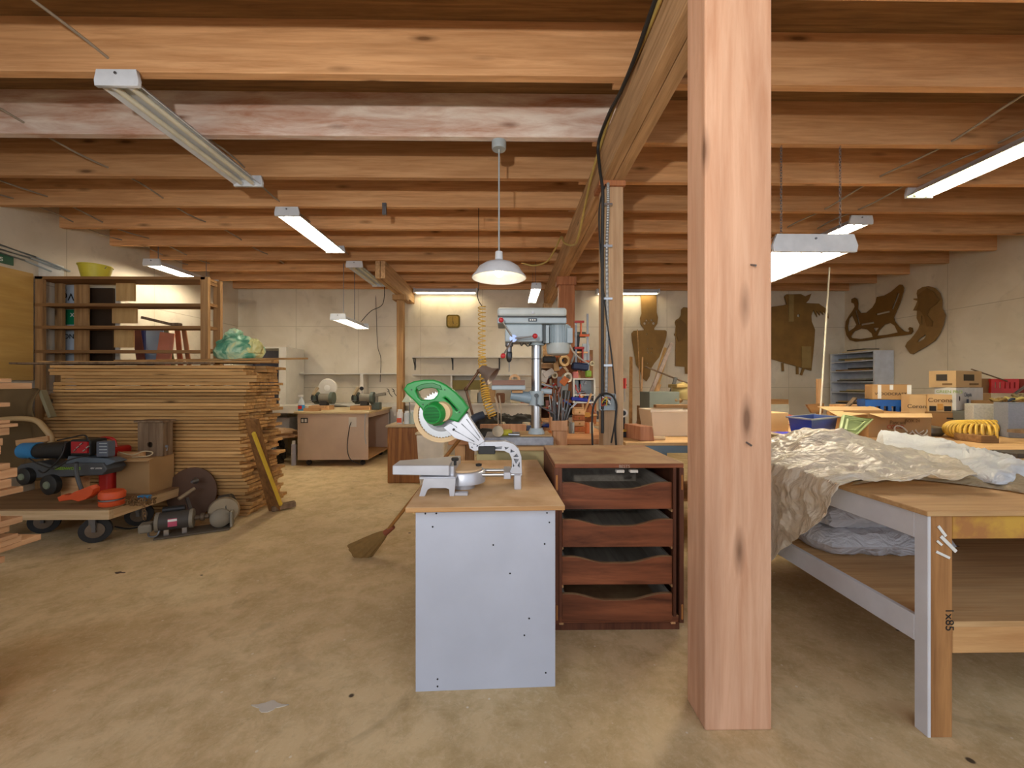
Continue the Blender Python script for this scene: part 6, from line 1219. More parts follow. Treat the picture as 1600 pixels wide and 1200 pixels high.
silx([sl] + sh, XR - .03, .016).build('sleigh_cutout', plain('sleigh_hardboard', '77541f', .7), label='brown hardboard cutout of a sleigh on the right wall', cat='cutout')
mo = Zq([(945, 90), (975, 72), (1010, 66), (1050, 78), (1080, 110), (1092, 150), (1092, 200), (1113, 240), (1100, 300), (1080, 350), (1050, 395), (1000, 430), (945, 460), (918, 478), (900, 474), (870, 430), (882, 405), (905, 385), (925, 360), (950, 325), (958, 300), (940, 260), (942, 215), (918, 214), (935, 180), (945, 155), (920, 148), (922, 141), (945, 140), (940, 110)], 1190, 430, K)
silx([mo, Zq([(942, 408), (955, 385), (990, 360), (998, 365), (985, 385), (960, 400)], 1190, 430, K), Zq([(968, 245), (974, 245), (974, 300), (968, 300)], 1190, 430, K)], XR - .03, .016).build('moon_cutout', plain('moon_hardboard', '8a6a3c', .7), label='brown crescent shaped hardboard cutout right of the sleigh', cat='cutout')
silx([Zq([(945, 120), (1000, 80), (1040, 100), (1075, 150), (1055, 175), (1020, 200), (1000, 240), (1035, 280), (1030, 310), (1000, 310), (985, 250), (960, 215), (935, 215), (950, 180)], 1190, 430, K)], XR - .052, .012).build('curved_cutout', plain('darker_hardboard', '7b5a2b', .7), label='smaller dark hardboard shape laid over the crescent cutout', cat='cutout')
# ================================================================== shelf unit at the right wall
UX, UY0 = 6.40, 7.05; uz = P(1385, 549, UY0).z
t = T('shelf_unit', 'white open shelving unit in the right back corner full of flat sheets', 'shelf', (6.58, 7.6, 0))
UW = plain('bluish_white_paint', 'c5cbd6', .55)
MB().box(UX, XR - .01, UY0, UY0 + .03, 0, uz).build('end_panel', UW, t); MB().box(UX, XR - .01, 8.0, 8.03, 0, uz).build('end_panel', UW, t)
MB().box(UX, XR - .01, UY0, 8.03, uz, uz + .02).build('top', UW, t); MB().box(XR - .03, XR - .01, UY0 + .03, 8.0, 0, uz).build('back_panel', UW, t)
zs = [.35, .62, .88, 1.10, 1.30, 1.50, 1.68]
for z_ in zs: MB().box(UX, XR - .03, UY0 + .03, 8.0, z_, z_ + .018).build('shelf_board', UW, t)
rr = random.Random(4); names = ['cream', 'dark', 'grey', 'brown', 'black', 'tan', 'olive']
for i, z_ in enumerate(zs + [uz + .002]):
    if z_ < .8: continue
    for j in range(2):
        c = (('cdbb98', '4b4338', '9a958c', '8a6a40', '2d2a26', 'b59a6c', '6d6540')[(i * 2 + j) % 7]); MB().box(UX - .02 + .03 * j, XR - .06, UY0 + .08 + .2 * rr.random(), 7.9 - .3 * rr.random(), z_ + .019 + .026 * j, z_ + .042 + .026 * j).build('flat_sheet', plain('sheet_' + c, c, .7), label=f'{("cream", "dark brown", "grey", "brown", "black", "tan", "olive")[(i * 2 + j) % 7]} flat sheet, {("lower", "upper")[j]} one on {"the top" if z_ > 1.8 else "shelf " + str(i + 1)} of the white corner unit', cat='sheet')
# ================================================================== second table with clutter (right rear)
t = T('rear_table', 'wide wooden table piled with boxes behind the plastic covered table', 'table', (3.7, 4.2, 0)); H2 = .80
MB().box(2.62, 6.2, 3.06, 5.6, H2 - .03, H2).build('table_top', W_PLYX, t, bev=.003)
for x in (2.68, 6.0):
    for y in (3.12, 5.4): MB().box(x, x + .09, y, y + .09, 0, H2 - .03).build('leg', W_SCRAP, t)
def facing(px0, px1, py0, py1, Y, sk):
    a = P(px0, py1, Y); d = Vector((math.cos(sk), math.sin(sk))); r = ray(px1, 600); s_ = (a.x * r.y - a.y * r.x) / (d.y * r.x - d.x * r.y)
    bxy = Vector((a.x, a.y)) + d * s_; M = Matrix.Translation(((a.x + bxy.x) / 2, (a.y + bxy.y) / 2, 0)) @ Matrix.Rotation(sk, 4, 'Z')
    return M, s_ / 2, a, Vector((bxy.x, bxy.y, P(px0, py0, Y).z))
def carton(px0, px1, py0, py1, Y, dep, label, mt=CARD, text=None, tsize=.05, tcol=INK, zb=None, name='cardboard_box', skew=-.45, cat='box'):
    M, w_, a, b = facing(px0, px1, py0, py1, Y, skew); z0 = a.z if zb is None else zb; c_ = M @ Vector((0, dep / 2, 0))
    t = T(name, label, cat, (c_.x, c_.y, z0), skew)
    MB().box(-w_, w_, 0, dep, z0, b.z, M).build('box_body', mt, t, bev=.003)
    m = MB().box(-w_, w_, .0, dep * .495, b.z + .0005, b.z + .004, M); m.build('flap', mt, t); MB().box(-w_, w_, dep * .505, dep, b.z + .0005, b.z + .004, M).build('flap', mt, t)
    if text:
        for s_, dx, dz, ts in text: MB().text(s_, M @ textM(Vector((dx * 2 * w_, -.0025, z0 + (b.z - z0) * dz))), ts, .0004, 'CENTER').build('lettering', tcol, t)
    return t, a, b, M, w_, z0
Zof = lambda px, py, Y: P(px, py, Y).z
# blue crate + box on it
def crate(px0, px1, py0, py1, Y, dep, mt, label, zb=None):
    M, w_, a, b = facing(px0, px1, py0, py1, Y, -.45); z0 = a.z if zb is None else zb; c_ = M @ Vector((0, dep / 2, 0)); t = T('plastic_crate', label, 'crate', (c_.x, c_.y, z0), -.45); x0, x1, z1 = -w_, w_, b.z; th = .012; Y = 0
    MB().box(x0, x1, Y, Y + dep, z0, z0 + th, M).build('crate_bottom', mt, t)
    for (xx0, xx1, yy0, yy1) in ((x0, x1, Y, Y + th), (x0, x1, Y + dep - th, Y + dep), (x0, x0 + th, Y + th, Y + dep - th), (x1 - th, x1, Y + th, Y + dep - th)):
        m = MB(); hgt = z1 - z0 - th; m.box(xx0, xx1, yy0, yy1, z0 + th, z0 + th + hgt * .3).box(xx0, xx1, yy0, yy1, z1 - hgt * .25, z1)
        L_ = max(xx1 - xx0, yy1 - yy0); n_ = 5
        for k in range(n_ + 1):
            if xx1 - xx0 > yy1 - yy0: xc = xx0 + (L_ - .03) * k / n_; m.box(xc, xc + .03, yy0, yy1, z0 + th + hgt * .3, z1 - hgt * .25)
            else: yc_ = yy0 + (L_ - .03) * k / n_; m.box(xx0, xx1, yc_, yc_ + .03, z0 + th + hgt * .3, z1 - hgt * .25)
        m.bm.transform(M); m.build('crate_side', mt, t)
    return t
YBc = 4.55; zc0 = H2 + .001
crate(1352, 1418, 624.5, 650, YBc, .28, plain('crate_blue', '1f5aa8', .4), 'blue plastic crate under the carton with black lettering', zb=zc0)
zt1 = Zof(1380, 624.5, YBc) + .002
tc, ac, bc_, Mc, wc, zc_ = carton(1363, 1424, 601, 624, YBc - .0, .24, 'cardboard carton with black capital lettering on the blue crate', CARD, [('WOODCRAFTS', .0, .3, .042)], zb=zt1)
a = P(1367, 612, YBc - .02)
for fx, s_ in ((-.72, .03), (-.1, .03), (.78, .035)): MB().box(fx * wc, fx * wc + s_, -.006, -.0012, zt1 + (.01 if fx != -.1 else .11), Zof(1380, 601.5, YBc), Mc).build('packing_tape', WHT, tc)
carton(1421, 1448, 617, 652, 4.2, .2, 'tall carton with dark lettering right of the blue crate', CARD2, [('Corona', .0, .62, .055)], zb=H2 + .001)
# corona bottle carton with carry handle shape
t, a, b, M, w_, z0 = carton(1449, 1489, 644.5, 672, 4.1, .30, 'plain brown carton with a hand slot beneath the beer carton', CARD_D, zb=H2 + .001)
q = P(1481, 653, 4.1); MB().box(w_ * .5, w_ * .5 + .05, -.004, -.001, q.z - .007, q.z + .009, M).build('hand_slot', INK, t, bev=.003)
zt2 = Zof(1449, 644.5, 4.1) + .006
t, a, b, M, w_, z0 = carton(1450, 1488, 617, 644, 4.12, .24, 'beer carton with cut out sides standing in the middle of the pile', CARD2, zb=zt2)
MB().text('Corona', M @ textM(Vector((0, -.003, z0 + .10))), .06, .0004, 'CENTER').build('lettering', plain('beer_brown_ink', '5c3d1c', .6), t)
for x0_, x1_ in ((-w_ + .01, -.03), (.03, w_ - .01)): MB().box(x0_, x1_, -.004, -.001, z0 + .01, z0 + .06, M).build('cut_out', INK, t)
MB().box(-.022, .022, -.006, -.001, z0 + .02, z0 + .085, M).build('tab', plain('ochre_block', 'c08a3c', .5), t, bev=.01)
# white box, skewed
zt3 = zt2
MB().box(P(1488, 640, 4.35).x, P(1534, 640, 4.35).x, 4.40, 4.9, H2 + .001, Zof(1500, 642, 4.4)).build('grey_box', plain('grey_green_box', '8b8a7a', .6), label='grey-green box under the white carton', cat='box', bev=.004)
zw = Zof(1500, 642, 4.4) + .002
t = T('white_carton', 'white carton with green and blue print in the middle of the box pile', 'box', (P(1500, 620, 4.6).x, 4.8, zw))
pa, pb, pc_ = P(1460, 640, 4.62), P(1494, 640, 4.42), P(1536, 640, 4.78); ztw = Zof(1494, 606, 4.42)
pd = pa + (pc_ - pb); bot = [Vector((p.x, p.y, zw)) for p in (pa, pb, pc_, pd)]; topv = [Vector((p.x, p.y, ztw)) for p in (pa, pb, pc_, pd)]
MB().hexa(bot + topv).build('box_body', plain('white_card', 'd9d5cf', .7), t, bev=.003)
dd = (pc_ - pb); dd.z = 0; ang = math.atan2(dd.y, dd.x); nrm = Vector((dd.y, -dd.x, 0)).normalized()
def onface(o_, ang_, dx, dz, nrm_): return o_ + Vector((math.cos(ang_) * dx, math.sin(ang_) * dx, 0)) + nrm_ * .003 + Vector((0, 0, dz))
o_ = Vector((pb.x, pb.y, zw)); MB().text('Chiquita', textM(onface(o_, ang, .22, .15, nrm), rz=ang), .065, .0004).build('lettering', plain('blue_ink', '3c4a6a', .6), t)
MB().curve2d([circ(0, 0, .012, 12)], .002, Matrix.Translation(onface(o_, ang, .09, .13, nrm)) @ Matrix.Rotation(ang, 4, 'Z') @ Matrix.Rotation(PI / 2, 4, 'X') @ Matrix.Diagonal((1, 2.2, 1, 1))).build('hand_hole', INK, t)
m = MB(); m.bar(onface(o_, ang, .32, .03, nrm), onface(o_, ang, .32, .12, nrm), .06, .002, nrm); m.build('blue_print', plain('blue_ink', '3c4a6a', .6), t)
d2 = (pb - pa); ang2 = math.atan2(d2.y, d2.x); n2 = Vector((d2.y, -d2.x, 0)).normalized(); o2 = Vector((pa.x, pa.y, zw)); MB().text('GREEN PRO', textM(onface(o2, ang2, .02, .19, n2), rz=ang2), .045, .0004).build('lettering', plain('green_ink', '8aa832', .6), t)
# top carton with windows (two faces)
t = T('cardboard_box', 'brown carton with dark handle windows topmost on the box pile', 'box', (P(1500, 590, 4.6).x, 4.8, ztw))
pa, pb, pc_ = P(1451, 606, 4.62), P(1494, 606, 4.46), P(1534, 606, 4.72); pd = pa + (pc_ - pb); zt4 = Zof(1494, 579, 4.46); bot = [Vector((p.x, p.y, ztw + .003)) for p in (pa, pb, pc_, pd)]; topv = [Vector((p.x, p.y, zt4)) for p in (pa, pb, pc_, pd)]
MB().hexa(bot + topv).build('box_body', CARD2, t, bev=.003)
for A_, B_ in ((pa, pb), (pb, pc_)):
    d_ = (B_ - A_); d_.z = 0; an = math.atan2(d_.y, d_.x); nn = Vector((d_.y, -d_.x, 0)).normalized(); L_ = d_.length; c = Vector((A_.x, A_.y, ztw)) + d_ * .48 + nn * .002 + Vector((0, 0, .115)); u_ = d_.normalized()
    MB().bar(c - u_ * L_ * .2, c + u_ * L_ * .2, .004, .07, nn.cross(u_)).build('dark_window', plain('window_dark', '3f3527', .7), t)
    c2 = c - Vector((0, 0, .075)) + u_ * L_ * .2; MB().bar(c2 - u_ * L_ * .18, c2 + u_ * L_ * .18, .003, .02, nn.cross(u_)).build('print_band', plain('brown_ink', '7a5a30', .7), t)
# red crate and surroundings
t2 = MB().box(P(1534, 620, 5.0).x, 6.0, 5.0, 5.3, H2 + .001, Zof(1550, 614.5, 5.0)).build('brown_carton', CARD, label='long brown carton beneath the red crate at the right edge', cat='box', bev=.004)
crate(1549, 1592, 592, 613.5, 5.0, .28, plain('crate_red', 'b8231f', .4), 'bright red plastic crate at the right end of the box pile', zb=Zof(1550, 614.5, 5.0) + .002)
MB().box(P(1534, 600, 5.05).x, P(1548, 600, 5.05).x, 5.05, 5.2, Zof(1540, 614.5, 5.0) + .002, Zof(1540, 591.5, 5.05)).build('brown_box', CARD_D, label='dark brown box squeezed left of the red crate', cat='box')
MB().box(P(1593, 600, 5.05).x + .01, P(1625, 600, 5.05).x, 5.05, 5.25, Zof(1540, 614.5, 5.0) + .002, Zof(1600, 592, 5.05)).build('dark_red_box', plain('dark_red_card', '8c2f22', .6), label='dark red box at the right edge beside the red crate', cat='box')
MB().cyl(P(1518, 577, 4.7), P(1575, 596, 4.95), .008, n=8).build('thin_rod', W_OLD, label='thin rod slanting over the topmost carton', cat='rod'); MB().cyl(P(1582, 618, 4.6), P(1615, 594, 4.7), .014, n=10).build('grey_stick', DSTEEL, label='grey stick slanting in front of the red crate', cat='stick')
# foam boxes
carton(1521, 1572, 632, 662, 3.85, .2, 'speckled white foam block at the right of the table', plain('speckled_foam', 'c3bfb5', .8, sc=60, var=.1), zb=H2 + .001, name='foam_block', skew=-.55, cat='block')
carton(1575, 1625, 630, 662, 3.52, .2, 'blue-grey foam block with a finger hole at the right edge', plain('grey_foam', '83858e', .8, sc=60), zb=H2 + .001, name='foam_block', cat='block')
for i, (px, py, R, c) in enumerate(((1560, 626, .05, '8f7440'), (1585, 623, .06, 'c9b46a'), (1575, 628, .04, '37404f'), (1595, 618, .05, '7b6a4a'))):
    q = P(px, py, 4.1); q.z = max(q.z, Zof(1590, 630, 3.78) + .02); MB().tube([q + Vector((R * math.cos(k), R * math.sin(k), .012 * math.sin(3 * k))) for k in [2 * PI * j / 20 for j in range(21)]], .013, 6).build('cable_coil', plain('coil_' + c, c, .6), label=f'{("brown", "yellow", "dark blue", "olive")[i]} coil of cord behind the foam blocks', cat='cord coil', smooth=True)
MB().box(P(1560, 640, 4.15).x, P(1645, 640, 4.15).x, 4.15, 4.4, H2 + .001, Zof(1590, 630, 3.78) + .005).build('storage_carton', CARD_D, label='brown carton hidden behind the foam blocks with cords on it', cat='box')
# open big box
t = T('open_carton', 'large open cardboard box with wide flaps and red print in the table middle', 'box', (P(1400, 660, 3.6).x, 3.8, H2)); a, b = P(1357, 683, 3.55), P(1455, 647, 3.55); z1 = b.z
m = MB(); th = .006; x0, x1 = a.x, b.x
m.box(x0, x1, 3.55, 3.55 + th, H2 + .001, z1).box(x0, x1, 4.0, 4.0 + th, H2 + .001, z1).box(x0, x0 + th, 3.55 + th, 4.0, H2 + .001, z1).box(x1 - th, x1, 3.55 + th, 4.0, H2 + .001, z1).box(x0 + th, x1 - th, 3.55 + th, 4.0, H2 + .001, H2 + .007); m.build('box_walls', CARD, t)
def quad(pts, mt, nm, par, th=.005): m = MB(); v = [m.bm.verts.new(p) for p in pts]; m.face(v); return m.build(nm, mt, par, solid=th)
quad([Vector((x0 + .01, 3.548, z1 + .002)), Vector((x1, 3.548, z1 + .002)), P(1457, 653, 3.40), P(1378, 653, 3.32)], CARD2, 'front_flap', t)
quad([Vector((x0, 3.56, z1 + .002)), Vector((x0, 4.0, z1 + .002)), P(1318, 642, 4.0), P(1311, 651, 3.6)], CARD2, 'left_flap', t)
quad([Vector((x0, 4.006, z1)), Vector((x1, 4.006, z1)), Vector((x1 + .02, 4.14, z1 + .03)), Vector((x0, 4.14, z1 + .03))], CARD2, 'rear_flap', t)
MB().text('Pascual', textM(P(1390, 663, 3.544)), .05, .0004).build('lettering', plain('brown_ink', '7a5a30', .7), t); MB().text('COCO', textM(P(1386, 670, 3.544)), .05, .0004).build('red_lettering', plain('red_ink', 'b5432c', .7), t); MB().text('BOX 24', textM(P(1414, 660, 3.544)), .04, .0004).build('lettering', plain('brown_ink', '7a5a30', .7), t)
# storage bin, lids
t = T('storage_bin', 'translucent blue storage bin with a rim left of the green lid', 'bin', (P(1270, 680, 3.4).x, 3.45, H2 + .03)); z1 = Zof(1270, 652, 3.4); bz0 = H2 + .045
m = MB(); cA, cB, cC = P(1231, 655, 3.52), P(1268, 655, 3.26), P(1309, 655, 3.50); cD = cA + (cC - cB); cc_ = (cA + cC) / 2
rq = lambda k, z_: [Vector((cc_.x + (p.x - cc_.x) * k, cc_.y + (p.y - cc_.y) * k, z_)) for p in (cA, cB, cC, cD)]
v0, v1, v2, v3 = rq(.86, bz0), rq(1, z1), rq(.97, z1), rq(.83, bz0 + .006)
R_ = [[m.bm.verts.new(p) for p in q] for q in (v0, v1, v2, v3)]; m.face(R_[0][::-1]); m.face(R_[3])
for A, Bq in zip(R_, R_[1:]):
    for k in range(4): m.face((A[k], A[(k + 1) % 4], Bq[(k + 1) % 4], Bq[k]))
m.build('bin_body', BLUE_T, t, bev=.01, seg=2)
m = MB(); rm = plain('grey_rim', 'a9a79f', .4)
o1, o2 = rq(1.09, z1), rq(1.0, z1)
for k in range(4): k2 = (k + 1) % 4; dz_ = Vector((0, 0, .012)); m.hexa([o1[k] - dz_, o1[k2] - dz_, o2[k2] - dz_, o2[k] - dz_, o1[k], o1[k2], o2[k2], o2[k]])
m.build('rim', rm, t)
MB().box(P(1214, 690, 3.25).x, P(1322, 690, 3.3).x, 3.2, 3.66, H2 + .001, H2 + .042).build('blue_tray', plain('bright_blue', '2438c8', .35), label='bright blue plastic tray under the translucent blue bin', cat='tray', bev=.012, seg=3)
t = T('propped_cover', 'sage green plastic bin lid propped against the open carton', 'lid', P(1335, 680, 3.35)); GL = plain('sage_green', '9aa874', .4)
pts = [P(1311, 672, 3.30), P(1318, 650, 3.42), P(1366, 654, 3.50), P(1336, 681, 3.28)]; pts = [P(1309, 679, 3.26), P(1316, 649, 3.45), P(1364, 656, 3.50), P(1337, 682, 3.26)]
quad(pts, GL, 'lid_panel', t, .012); c = sum(pts, Vector()) / 4; nn = (pts[1] - pts[0]).cross(pts[3] - pts[0]).normalized(); nn = nn if nn.y < 0 else -nn
for k, sc_ in enumerate((.93, .55)):
    lp = [c + (p - c) * sc_ + nn * .012 for p in pts]; MB().tube(lp + [lp[0]], .008, 6).build('lid_ridge', GL, t, smooth=True)
# aluminium rail, pole, lath
t = T('metal_rail', 'long beige aluminium rail end lying at the left of the bins', 'rail', P(1240, 690, 2.95)); q1 = PZ(1249, 697, TH + .001); AL = plain('beige_aluminium', 'b5a580', .35, .4)
zr = H2 + .002
for dx in (0, .075): MB().box(q1.x - .10 + dx, q1.x - .095 + dx + .003, 3.09, 3.10 + 1.2, TH + .012, TH + .065).build('web', AL, t)
MB().box(q1.x - .10, q1.x - .012, 3.09, 4.3, TH + .062, TH + .068).build('flange', AL, t); MB().box(q1.x - .10, q1.x - .012, 3.09, 4.3, TH + .002, TH + .010).build('flange', AL, t)
MB().cyl(P(1282, 645, 4.4), P(1296, 418, 4.6), .009, n=10).cyl(Vector((P(1282, 645, 4.4).x, 4.4, H2)), P(1282, 645, 4.4), .009, n=10).build('thin_pole', plain('cream_pole', 'd8cdb4', .4), label='thin cream pole standing from the rear table up towards the ceiling', cat='pole', smooth=True)
a, b = P(1277, 645, 4.9), P(1285, 592, 4.9); MB().box(a.x, b.x, 4.9, 4.92, H2, b.z).build('wood_lath', W_SCRAP, label='narrow light wooden lath standing beside the thin cream pole', cat='lath')
# orange cord tangle, tool on left back
for i, (cxp, cyp, c, lab) in enumerate(((1238, 640, 'd0562f', 'tangled orange extension cord behind the blue bin'), (1228, 643, 'd8b48a', 'tangled pale cord beside the big post'))):
    rr = random.Random(50 + i); pts = [P(cxp + rr.uniform(-26, 26), cyp + rr.uniform(-5, 4), 4.55 + rr.uniform(-.25, .25)) for _ in range(16)]; 
    for p in pts: p.z = H2 + .012 + abs(rr.gauss(0, .02)) + (.10 if rr.random() > .9 else 0)
    MB().tube(spline(pts), .008, 6).build('extension_cord', plain('cord_' + c, c, .5), label=lab, cat='cord', smooth=True)
MB().box(P(1195, 640, 5.2).x, P(1233, 640, 5.2).x, 5.2, 5.4, H2 + .001, Zof(1220, 632, 5.2)).build('grey_tray', plain('pale_grey', 'a8a698', .6), label='pale grey tray behind the tangled cords', cat='tray')
MB().box(P(1195, 640, 5.25).x, P(1232, 640, 5.25).x, 5.25, 5.38, Zof(1220, 632, 5.2) + .001, Zof(1220, 624, 5.25)).build('brown_plank', W_SHELF, label='brown plank lying on the pale grey tray', cat='plank')
a, b = P(1209, 668, 3.9), P(1232, 645, 3.9); MB().box(a.x - .2, b.x, 3.9, 4.2, H2 + .001, b.z).build('yellow_box', CARD2, label='yellowish carton left of the blue bin beside the big post', cat='box', bev=.003)
silp = [P(1258, 632, 4.9), P(1285, 630, 4.9), P(1283, 645, 4.9), P(1266, 645, 4.9)]; quad(silp, W_SHELF, 'dark_wedge', None, .03); bpy.data.objects['dark_wedge']['label'] = 'dark wedge shaped offcut behind the blue bin'; bpy.data.objects['dark_wedge']['category'] = 'offcut'
for i in range(5):
    a = P(1325 + i * 3, 646 - i * 3.2, 4.9); MB().rbox((a.x + .1, 4.95, H2 + .02 + .045 * i), (.55, .3, .035), (0, 0, .1 * (i % 3))).build('stacked_board', W_SCRAPX, None, f'short board in the little pile left of the blue crate, {("bottom", "second", "third", "fourth", "top")[i]} one', 'board', 'short boards left of the blue crate', bev=.002)
MB().bar(P(1314, 646, 4.6), P(1336, 622, 4.75), .04, .02).build('mitred_stick', W_OLD, label='stick leaning on the little board pile left of the blue crate', cat='stick')
# yellow coiled hose on table
ctr = PZ(1588, 695, H2 + .03); t = T('coiled_air_hose', 'yellow coiled air hose lying in an arc on the rear table', 'hose', (ctr.x, ctr.y, H2)); Yh = 3.45; cxh = P(1580, 690, Yh).x; RR = .46
arc = [Vector((cxh - RR * math.cos(k) * 1.0, Yh - .05 + RR * .62 * math.sin(k), H2 + .075)) for k in [math.radians(-35 + 180 * i / 16) for i in range(17)]]
helix(arc, .062, 36, .0095, MB(), 14).build('coil', YEL, t, smooth=True)
arc2 = [Vector((cxh - .16 + .11 * i, 3.12, H2 + .06)) for i in range(6)]
helix(arc2, .05, 9, .0095, MB(), 14).build('front_coil', YEL, t, smooth=True)
MB().box(P(1522, 690, 3.25).x, P(1550, 690, 3.25).x, 3.2, 3.4, H2 + .001, H2 + .06).build('wood_offcut', W_SHELF, label='brown wooden offcut inside the arc of the coiled hose', cat='offcut', bev=.003)
MB().rbox((cxh + .05, 3.36, H2 + .08), (.35, .1, .025), (0, 0, .2)).build('grey_lath', W_OLD, label='grey wooden lath lying inside the coiled hose arc', cat='lath')
q = PZ(1463, 682, H2); MB().lathe([(0, 0), (.12, 0), (.15, .03), (.14, .075), (.06, .09), (0, .09)], (q.x, q.y + .12, H2 + .001), n=36).build('round_tin', plain('grey_green_tin', '77756a', .35, .3), label='round grey-green tin with a dark patch behind the white plastic', cat='tin', smooth=True)
rr = random.Random(77); pts = [PZ(1400 + 11 * i + rr.uniform(-6, 6), 680 + rr.uniform(-3, 2), H2 + .02) for i in range(5)]
pp = [];
for i, p in enumerate(pts): pp += [p + Vector((.05 * math.cos(k), .03 * math.sin(k), .04 + .045 * math.sin(k))) for k in [2 * PI * j / 7 for j in range(7)]]
MB().tube(spline(pp, 4), .006, 6).build('looped_string', plain('white_cord', 'd9cfbc', .5), label='white looped cord lying behind the bunched white plastic', cat='cord', smooth=True)
a, b = P(1575, 723, 2.5), P(1625, 715, 2.5); MB().box(a.x, b.x + .1, 2.45, 2.6, TH + .001, TH + .03).build('dark_bar', plain('dark_bar', '4a4035', .6), label='dark flat bar right of the bunched white plastic', cat='bar', bev=.003)
# floor debris bits
for i, (px, py, s, c, lab) in enumerate(((420, 1104, .06, 'cfc6b8', 'pale paint splash on the floor near the front'), (186, 895, .03, '4a3523', 'small dark leaf on the floor before the cart'), (556, 752, .05, 'd9c39a', 'pale wood chip on the floor in front of the island'), (315, 899, .008, '1e1a16', 'tiny dark pebble on the floor left of the broom'))):
    q = PZ(px, py, 0); n_ = 11; m = MB(); m.curve2d([[(s * (1 + .4 * math.sin(k * 3 + i)) * math.cos(k), s * .35 * (1 + .5 * math.cos(k * 4)) * math.sin(k)) for k in [2 * PI * j / 22 for j in range(22)]]], .003, Matrix.Translation(q + Vector((0, 0, .0015)))); m.build(('paint_splash', 'dry_leaf', 'wood_chip', 'pebble')[i], plain('deb_' + c, c, .8), label=lab, cat=('splash', 'leaf', 'chip', 'pebble')[i])
# clean up: tally parts
# ================================================================== denser clutter round the reddish post and on the centre bench
rr = random.Random(99)
CLc = [('tan', 'b8905c'), ('brown', '7c5230'), ('black', '26231f'), ('rust_red', '8f3b28'), ('grey', '8d8d88'), ('cream', 'cdbf9f'), ('orange', 'c4692c'), ('dark_green', '3f5038'), ('navy', '2b3553'), ('pink_brown', 'a8766a')]
def smalljob(kind, c, col, s, rot, label, cat, group):
    mt = plain('clutter_' + col, dict(CLc)[col], .55)
    if kind == 'block': MB().rbox(c, s, rot).build('small_block', mt, label=label, cat=cat, group=group, bev=min(s) * .12)
    elif kind == 'tin': MB().lathe([(0, 0), (s[0] * .45, 0), (s[0] * .45, s[2]), (s[0] * .4, s[2] + .004), (0, s[2] + .004)], (c[0], c[1], c[2] - s[2] / 2), n=18).build('small_tin', mt, label=label, cat=cat, group=group, smooth=True)
    elif kind == 'ring': MB().lathe([(s[0] * .3, -.015), (s[0] * .55, -.015), (s[0] * .55, .015), (s[0] * .3, .015), (s[0] * .3, -.015)], c, (rot[0], -1, rot[2]), 20).build('hanging_ring', mt, label=label, cat=cat, group=group, smooth=True)
    elif kind == 'handle': e = Euler(rot).to_matrix() @ Vector((0, 0, s[2])); MB().tube([Vector(c) - e * .6, Vector(c) - e * .2, Vector(c) + e * .3, Vector(c) + e * .6], lambda i: (.012, .016, .011, .014)[i], 10).build('hand_file', mt, label=label, cat=cat, group=group, smooth=True)  # a loose tool handle without its tool
# shelves of the rack so the clutter has something to stand on
q0, q1 = P(843, 600, 5.06), P(866, 600, 5.06); rackz = [P(850, py, 5.0).z for py in (600, 618, 636)]
t = T('clutter_shelf', 'rough little shelf unit left of the reddish post full of tools', 'shelf', ((q0.x + q1.x) / 2, 5.1, 0))
for z_ in rackz: MB().box(q0.x, q1.x - .01, 5.04, 5.22, z_ - .015, z_).build('shelf_board', W_SCRAPX, t)
for x in (q0.x, q1.x - .03): MB().box(x, x + .018, 5.04, 5.22, 0, rackz[0] + .2).build('side_panel', OW, t)
MB().box(q0.x + .018, q1.x - .03, 5.21, 5.22, .8, rackz[0] + .2).build('back_panel', wood('dark_back_wood', '6b4a30', '4a3120', 'Z', .8, 0), t)
for zi, z_ in enumerate(rackz):
    for j in range(3):
        col = CLc[(zi * 3 + j * 2 + 1) % 10][0]; s = (rr.uniform(.04, .06), .05, rr.uniform(.05, .11)); x = q0.x + .045 + j * .055
        smalljob('tin' if (zi + j) % 2 else 'block', (x, 5.10, z_ + s[2] / 2 + .001), col, s, (0, 0, 0), f'{col.replace("_", " ")} {"tin" if (zi + j) % 2 else "box"} on the {("top", "middle", "bottom")[zi]} board of the little shelf left of the reddish post', 'tin' if (zi + j) % 2 else 'box', 'things on the little shelf')
# pegboard behind right side
a, b = P(895, 700, 5.15), P(929, 545, 5.15)
t = T('peg_board', 'brown peg board behind the cubby between reddish and pale posts', 'peg board', ((a.x + b.x) / 2, 5.15, 0)); MB().box(a.x, b.x + .02, 5.34, 5.36, 0, b.z).build('board', wood('peg_board_brown', '8d6440', '6b4728', 'Z', .8, 0), t)
n = 0
for i in range(26):
    px = rr.uniform(866, 928); py = rr.uniform(546, 668); col = CLc[i % 10][0]; k = ('handle', 'ring', 'block', 'handle')[i % 4]; Yc = 4.90 + (i % 3) * .03 if px < 896 else 5.25
    if 893 < px < 928 and 588 < py < 634: Yc = 5.28
    s = (rr.uniform(.05, .09), .03, rr.uniform(.08, .13)); half = ('upper', 'middle', 'lower')[min(2, int((py - 546) / 41))]
    smalljob(k, P(px, py, Yc), col, s, (rr.uniform(-.3, .3), rr.uniform(-.8, .8), rr.uniform(-.2, .2)), f'{col.replace("_", " ")} {k if k != "block" else "wooden block"} in the {half} part of the tool wall {"on the reddish post" if px < 896 else "beside the cubby"}', {'handle': 'tool handle', 'ring': 'ring', 'block': 'block'}[k], 'odds and ends on the tool wall')
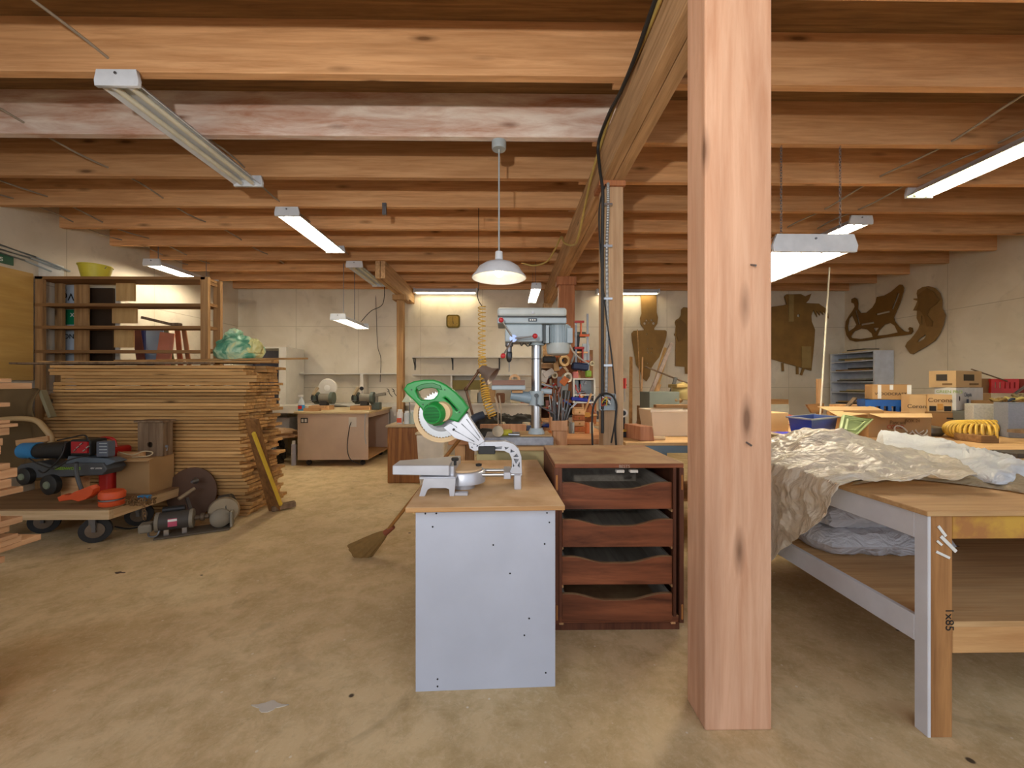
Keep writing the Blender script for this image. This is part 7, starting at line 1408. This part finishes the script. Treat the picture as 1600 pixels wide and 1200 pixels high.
# lower drawers and jars right of bit holder on a stepped stand
t = T('drawer_stack', 'stack of small orange wooden drawers beside the bit holder', 'drawers', (P(910, 670, 4.0).x, 4.1, .8))
x0, x1 = P(897, 660, 4.0).x, P(914, 660, 4.0).x
for i in range(4):
    z_ = WH + .002 + i * .055; d = MB().box(x0, x1, 4.0, 4.12, z_, z_ + .05).build('drawer', (OW, W_SCRAPX)[i % 2], t, bev=.003); MB().sphere(((x0 + x1) / 2, 3.995, z_ + .025), .008).build('drawer_knob', plain('brass_knob', 'b08b3c', .3, .8), d, smooth=True)
for i, (px, col, lab) in enumerate(((918, 'orange', 'orange tin right of the little drawers'), (923, 'cream', 'cream jar at the right end of the workbench'), (893, 'grey', 'grey tin left of the little drawers'))):
    x = P(px, 668, 3.9).x; smalljob('tin', (x, 3.9, WH + .05), col, (.06, .06, .10), (0, 0, 0), lab, 'tin', None)
# more tools and offcuts on the bench heap
for i in range(16):
    px = rr.uniform(762, 832); Yc = rr.uniform(3.9, 4.5); col = CLc[(i * 3) % 10][0]; s = (rr.uniform(.06, .14), rr.uniform(.03, .06), rr.uniform(.03, .06))
    smalljob('block' if i % 3 else 'tin', (P(px, 650, Yc).x, Yc, WH + s[2] / 2 + .028 * (i % 2)), col, s, (0, rr.uniform(-.2, .2), rr.uniform(-1, 1)), f'{col.replace("_", " ")} piece in the tool heap on the workbench, {("nearer the hose", "nearer the drill press")[px > 797]}, {("front", "rear")[Yc > 4.2]}', 'offcut' if i % 3 else 'tin', 'pieces in the tool heap')
for i, (px, w_, h_, c) in enumerate(((742, .10, .12, 'cream'), (750, .07, .10, 'grey'), (768, .09, .13, 'tan'), (782, .10, .09, 'brown'), (806, .12, .11, 'cream'), (818, .08, .10, 'orange'))):
    q = P(px, 628, 7.45); smalljob('block', (q.x, 7.45, .926 + h_), c, (w_ * 1.6, .12, h_ * 2), (0, 0, 0), f'{c} box on the far counter, {("first", "second", "third", "fourth", "fifth", "sixth")[i]} from the left behind the drill press', 'box', 'boxes on the far counter')
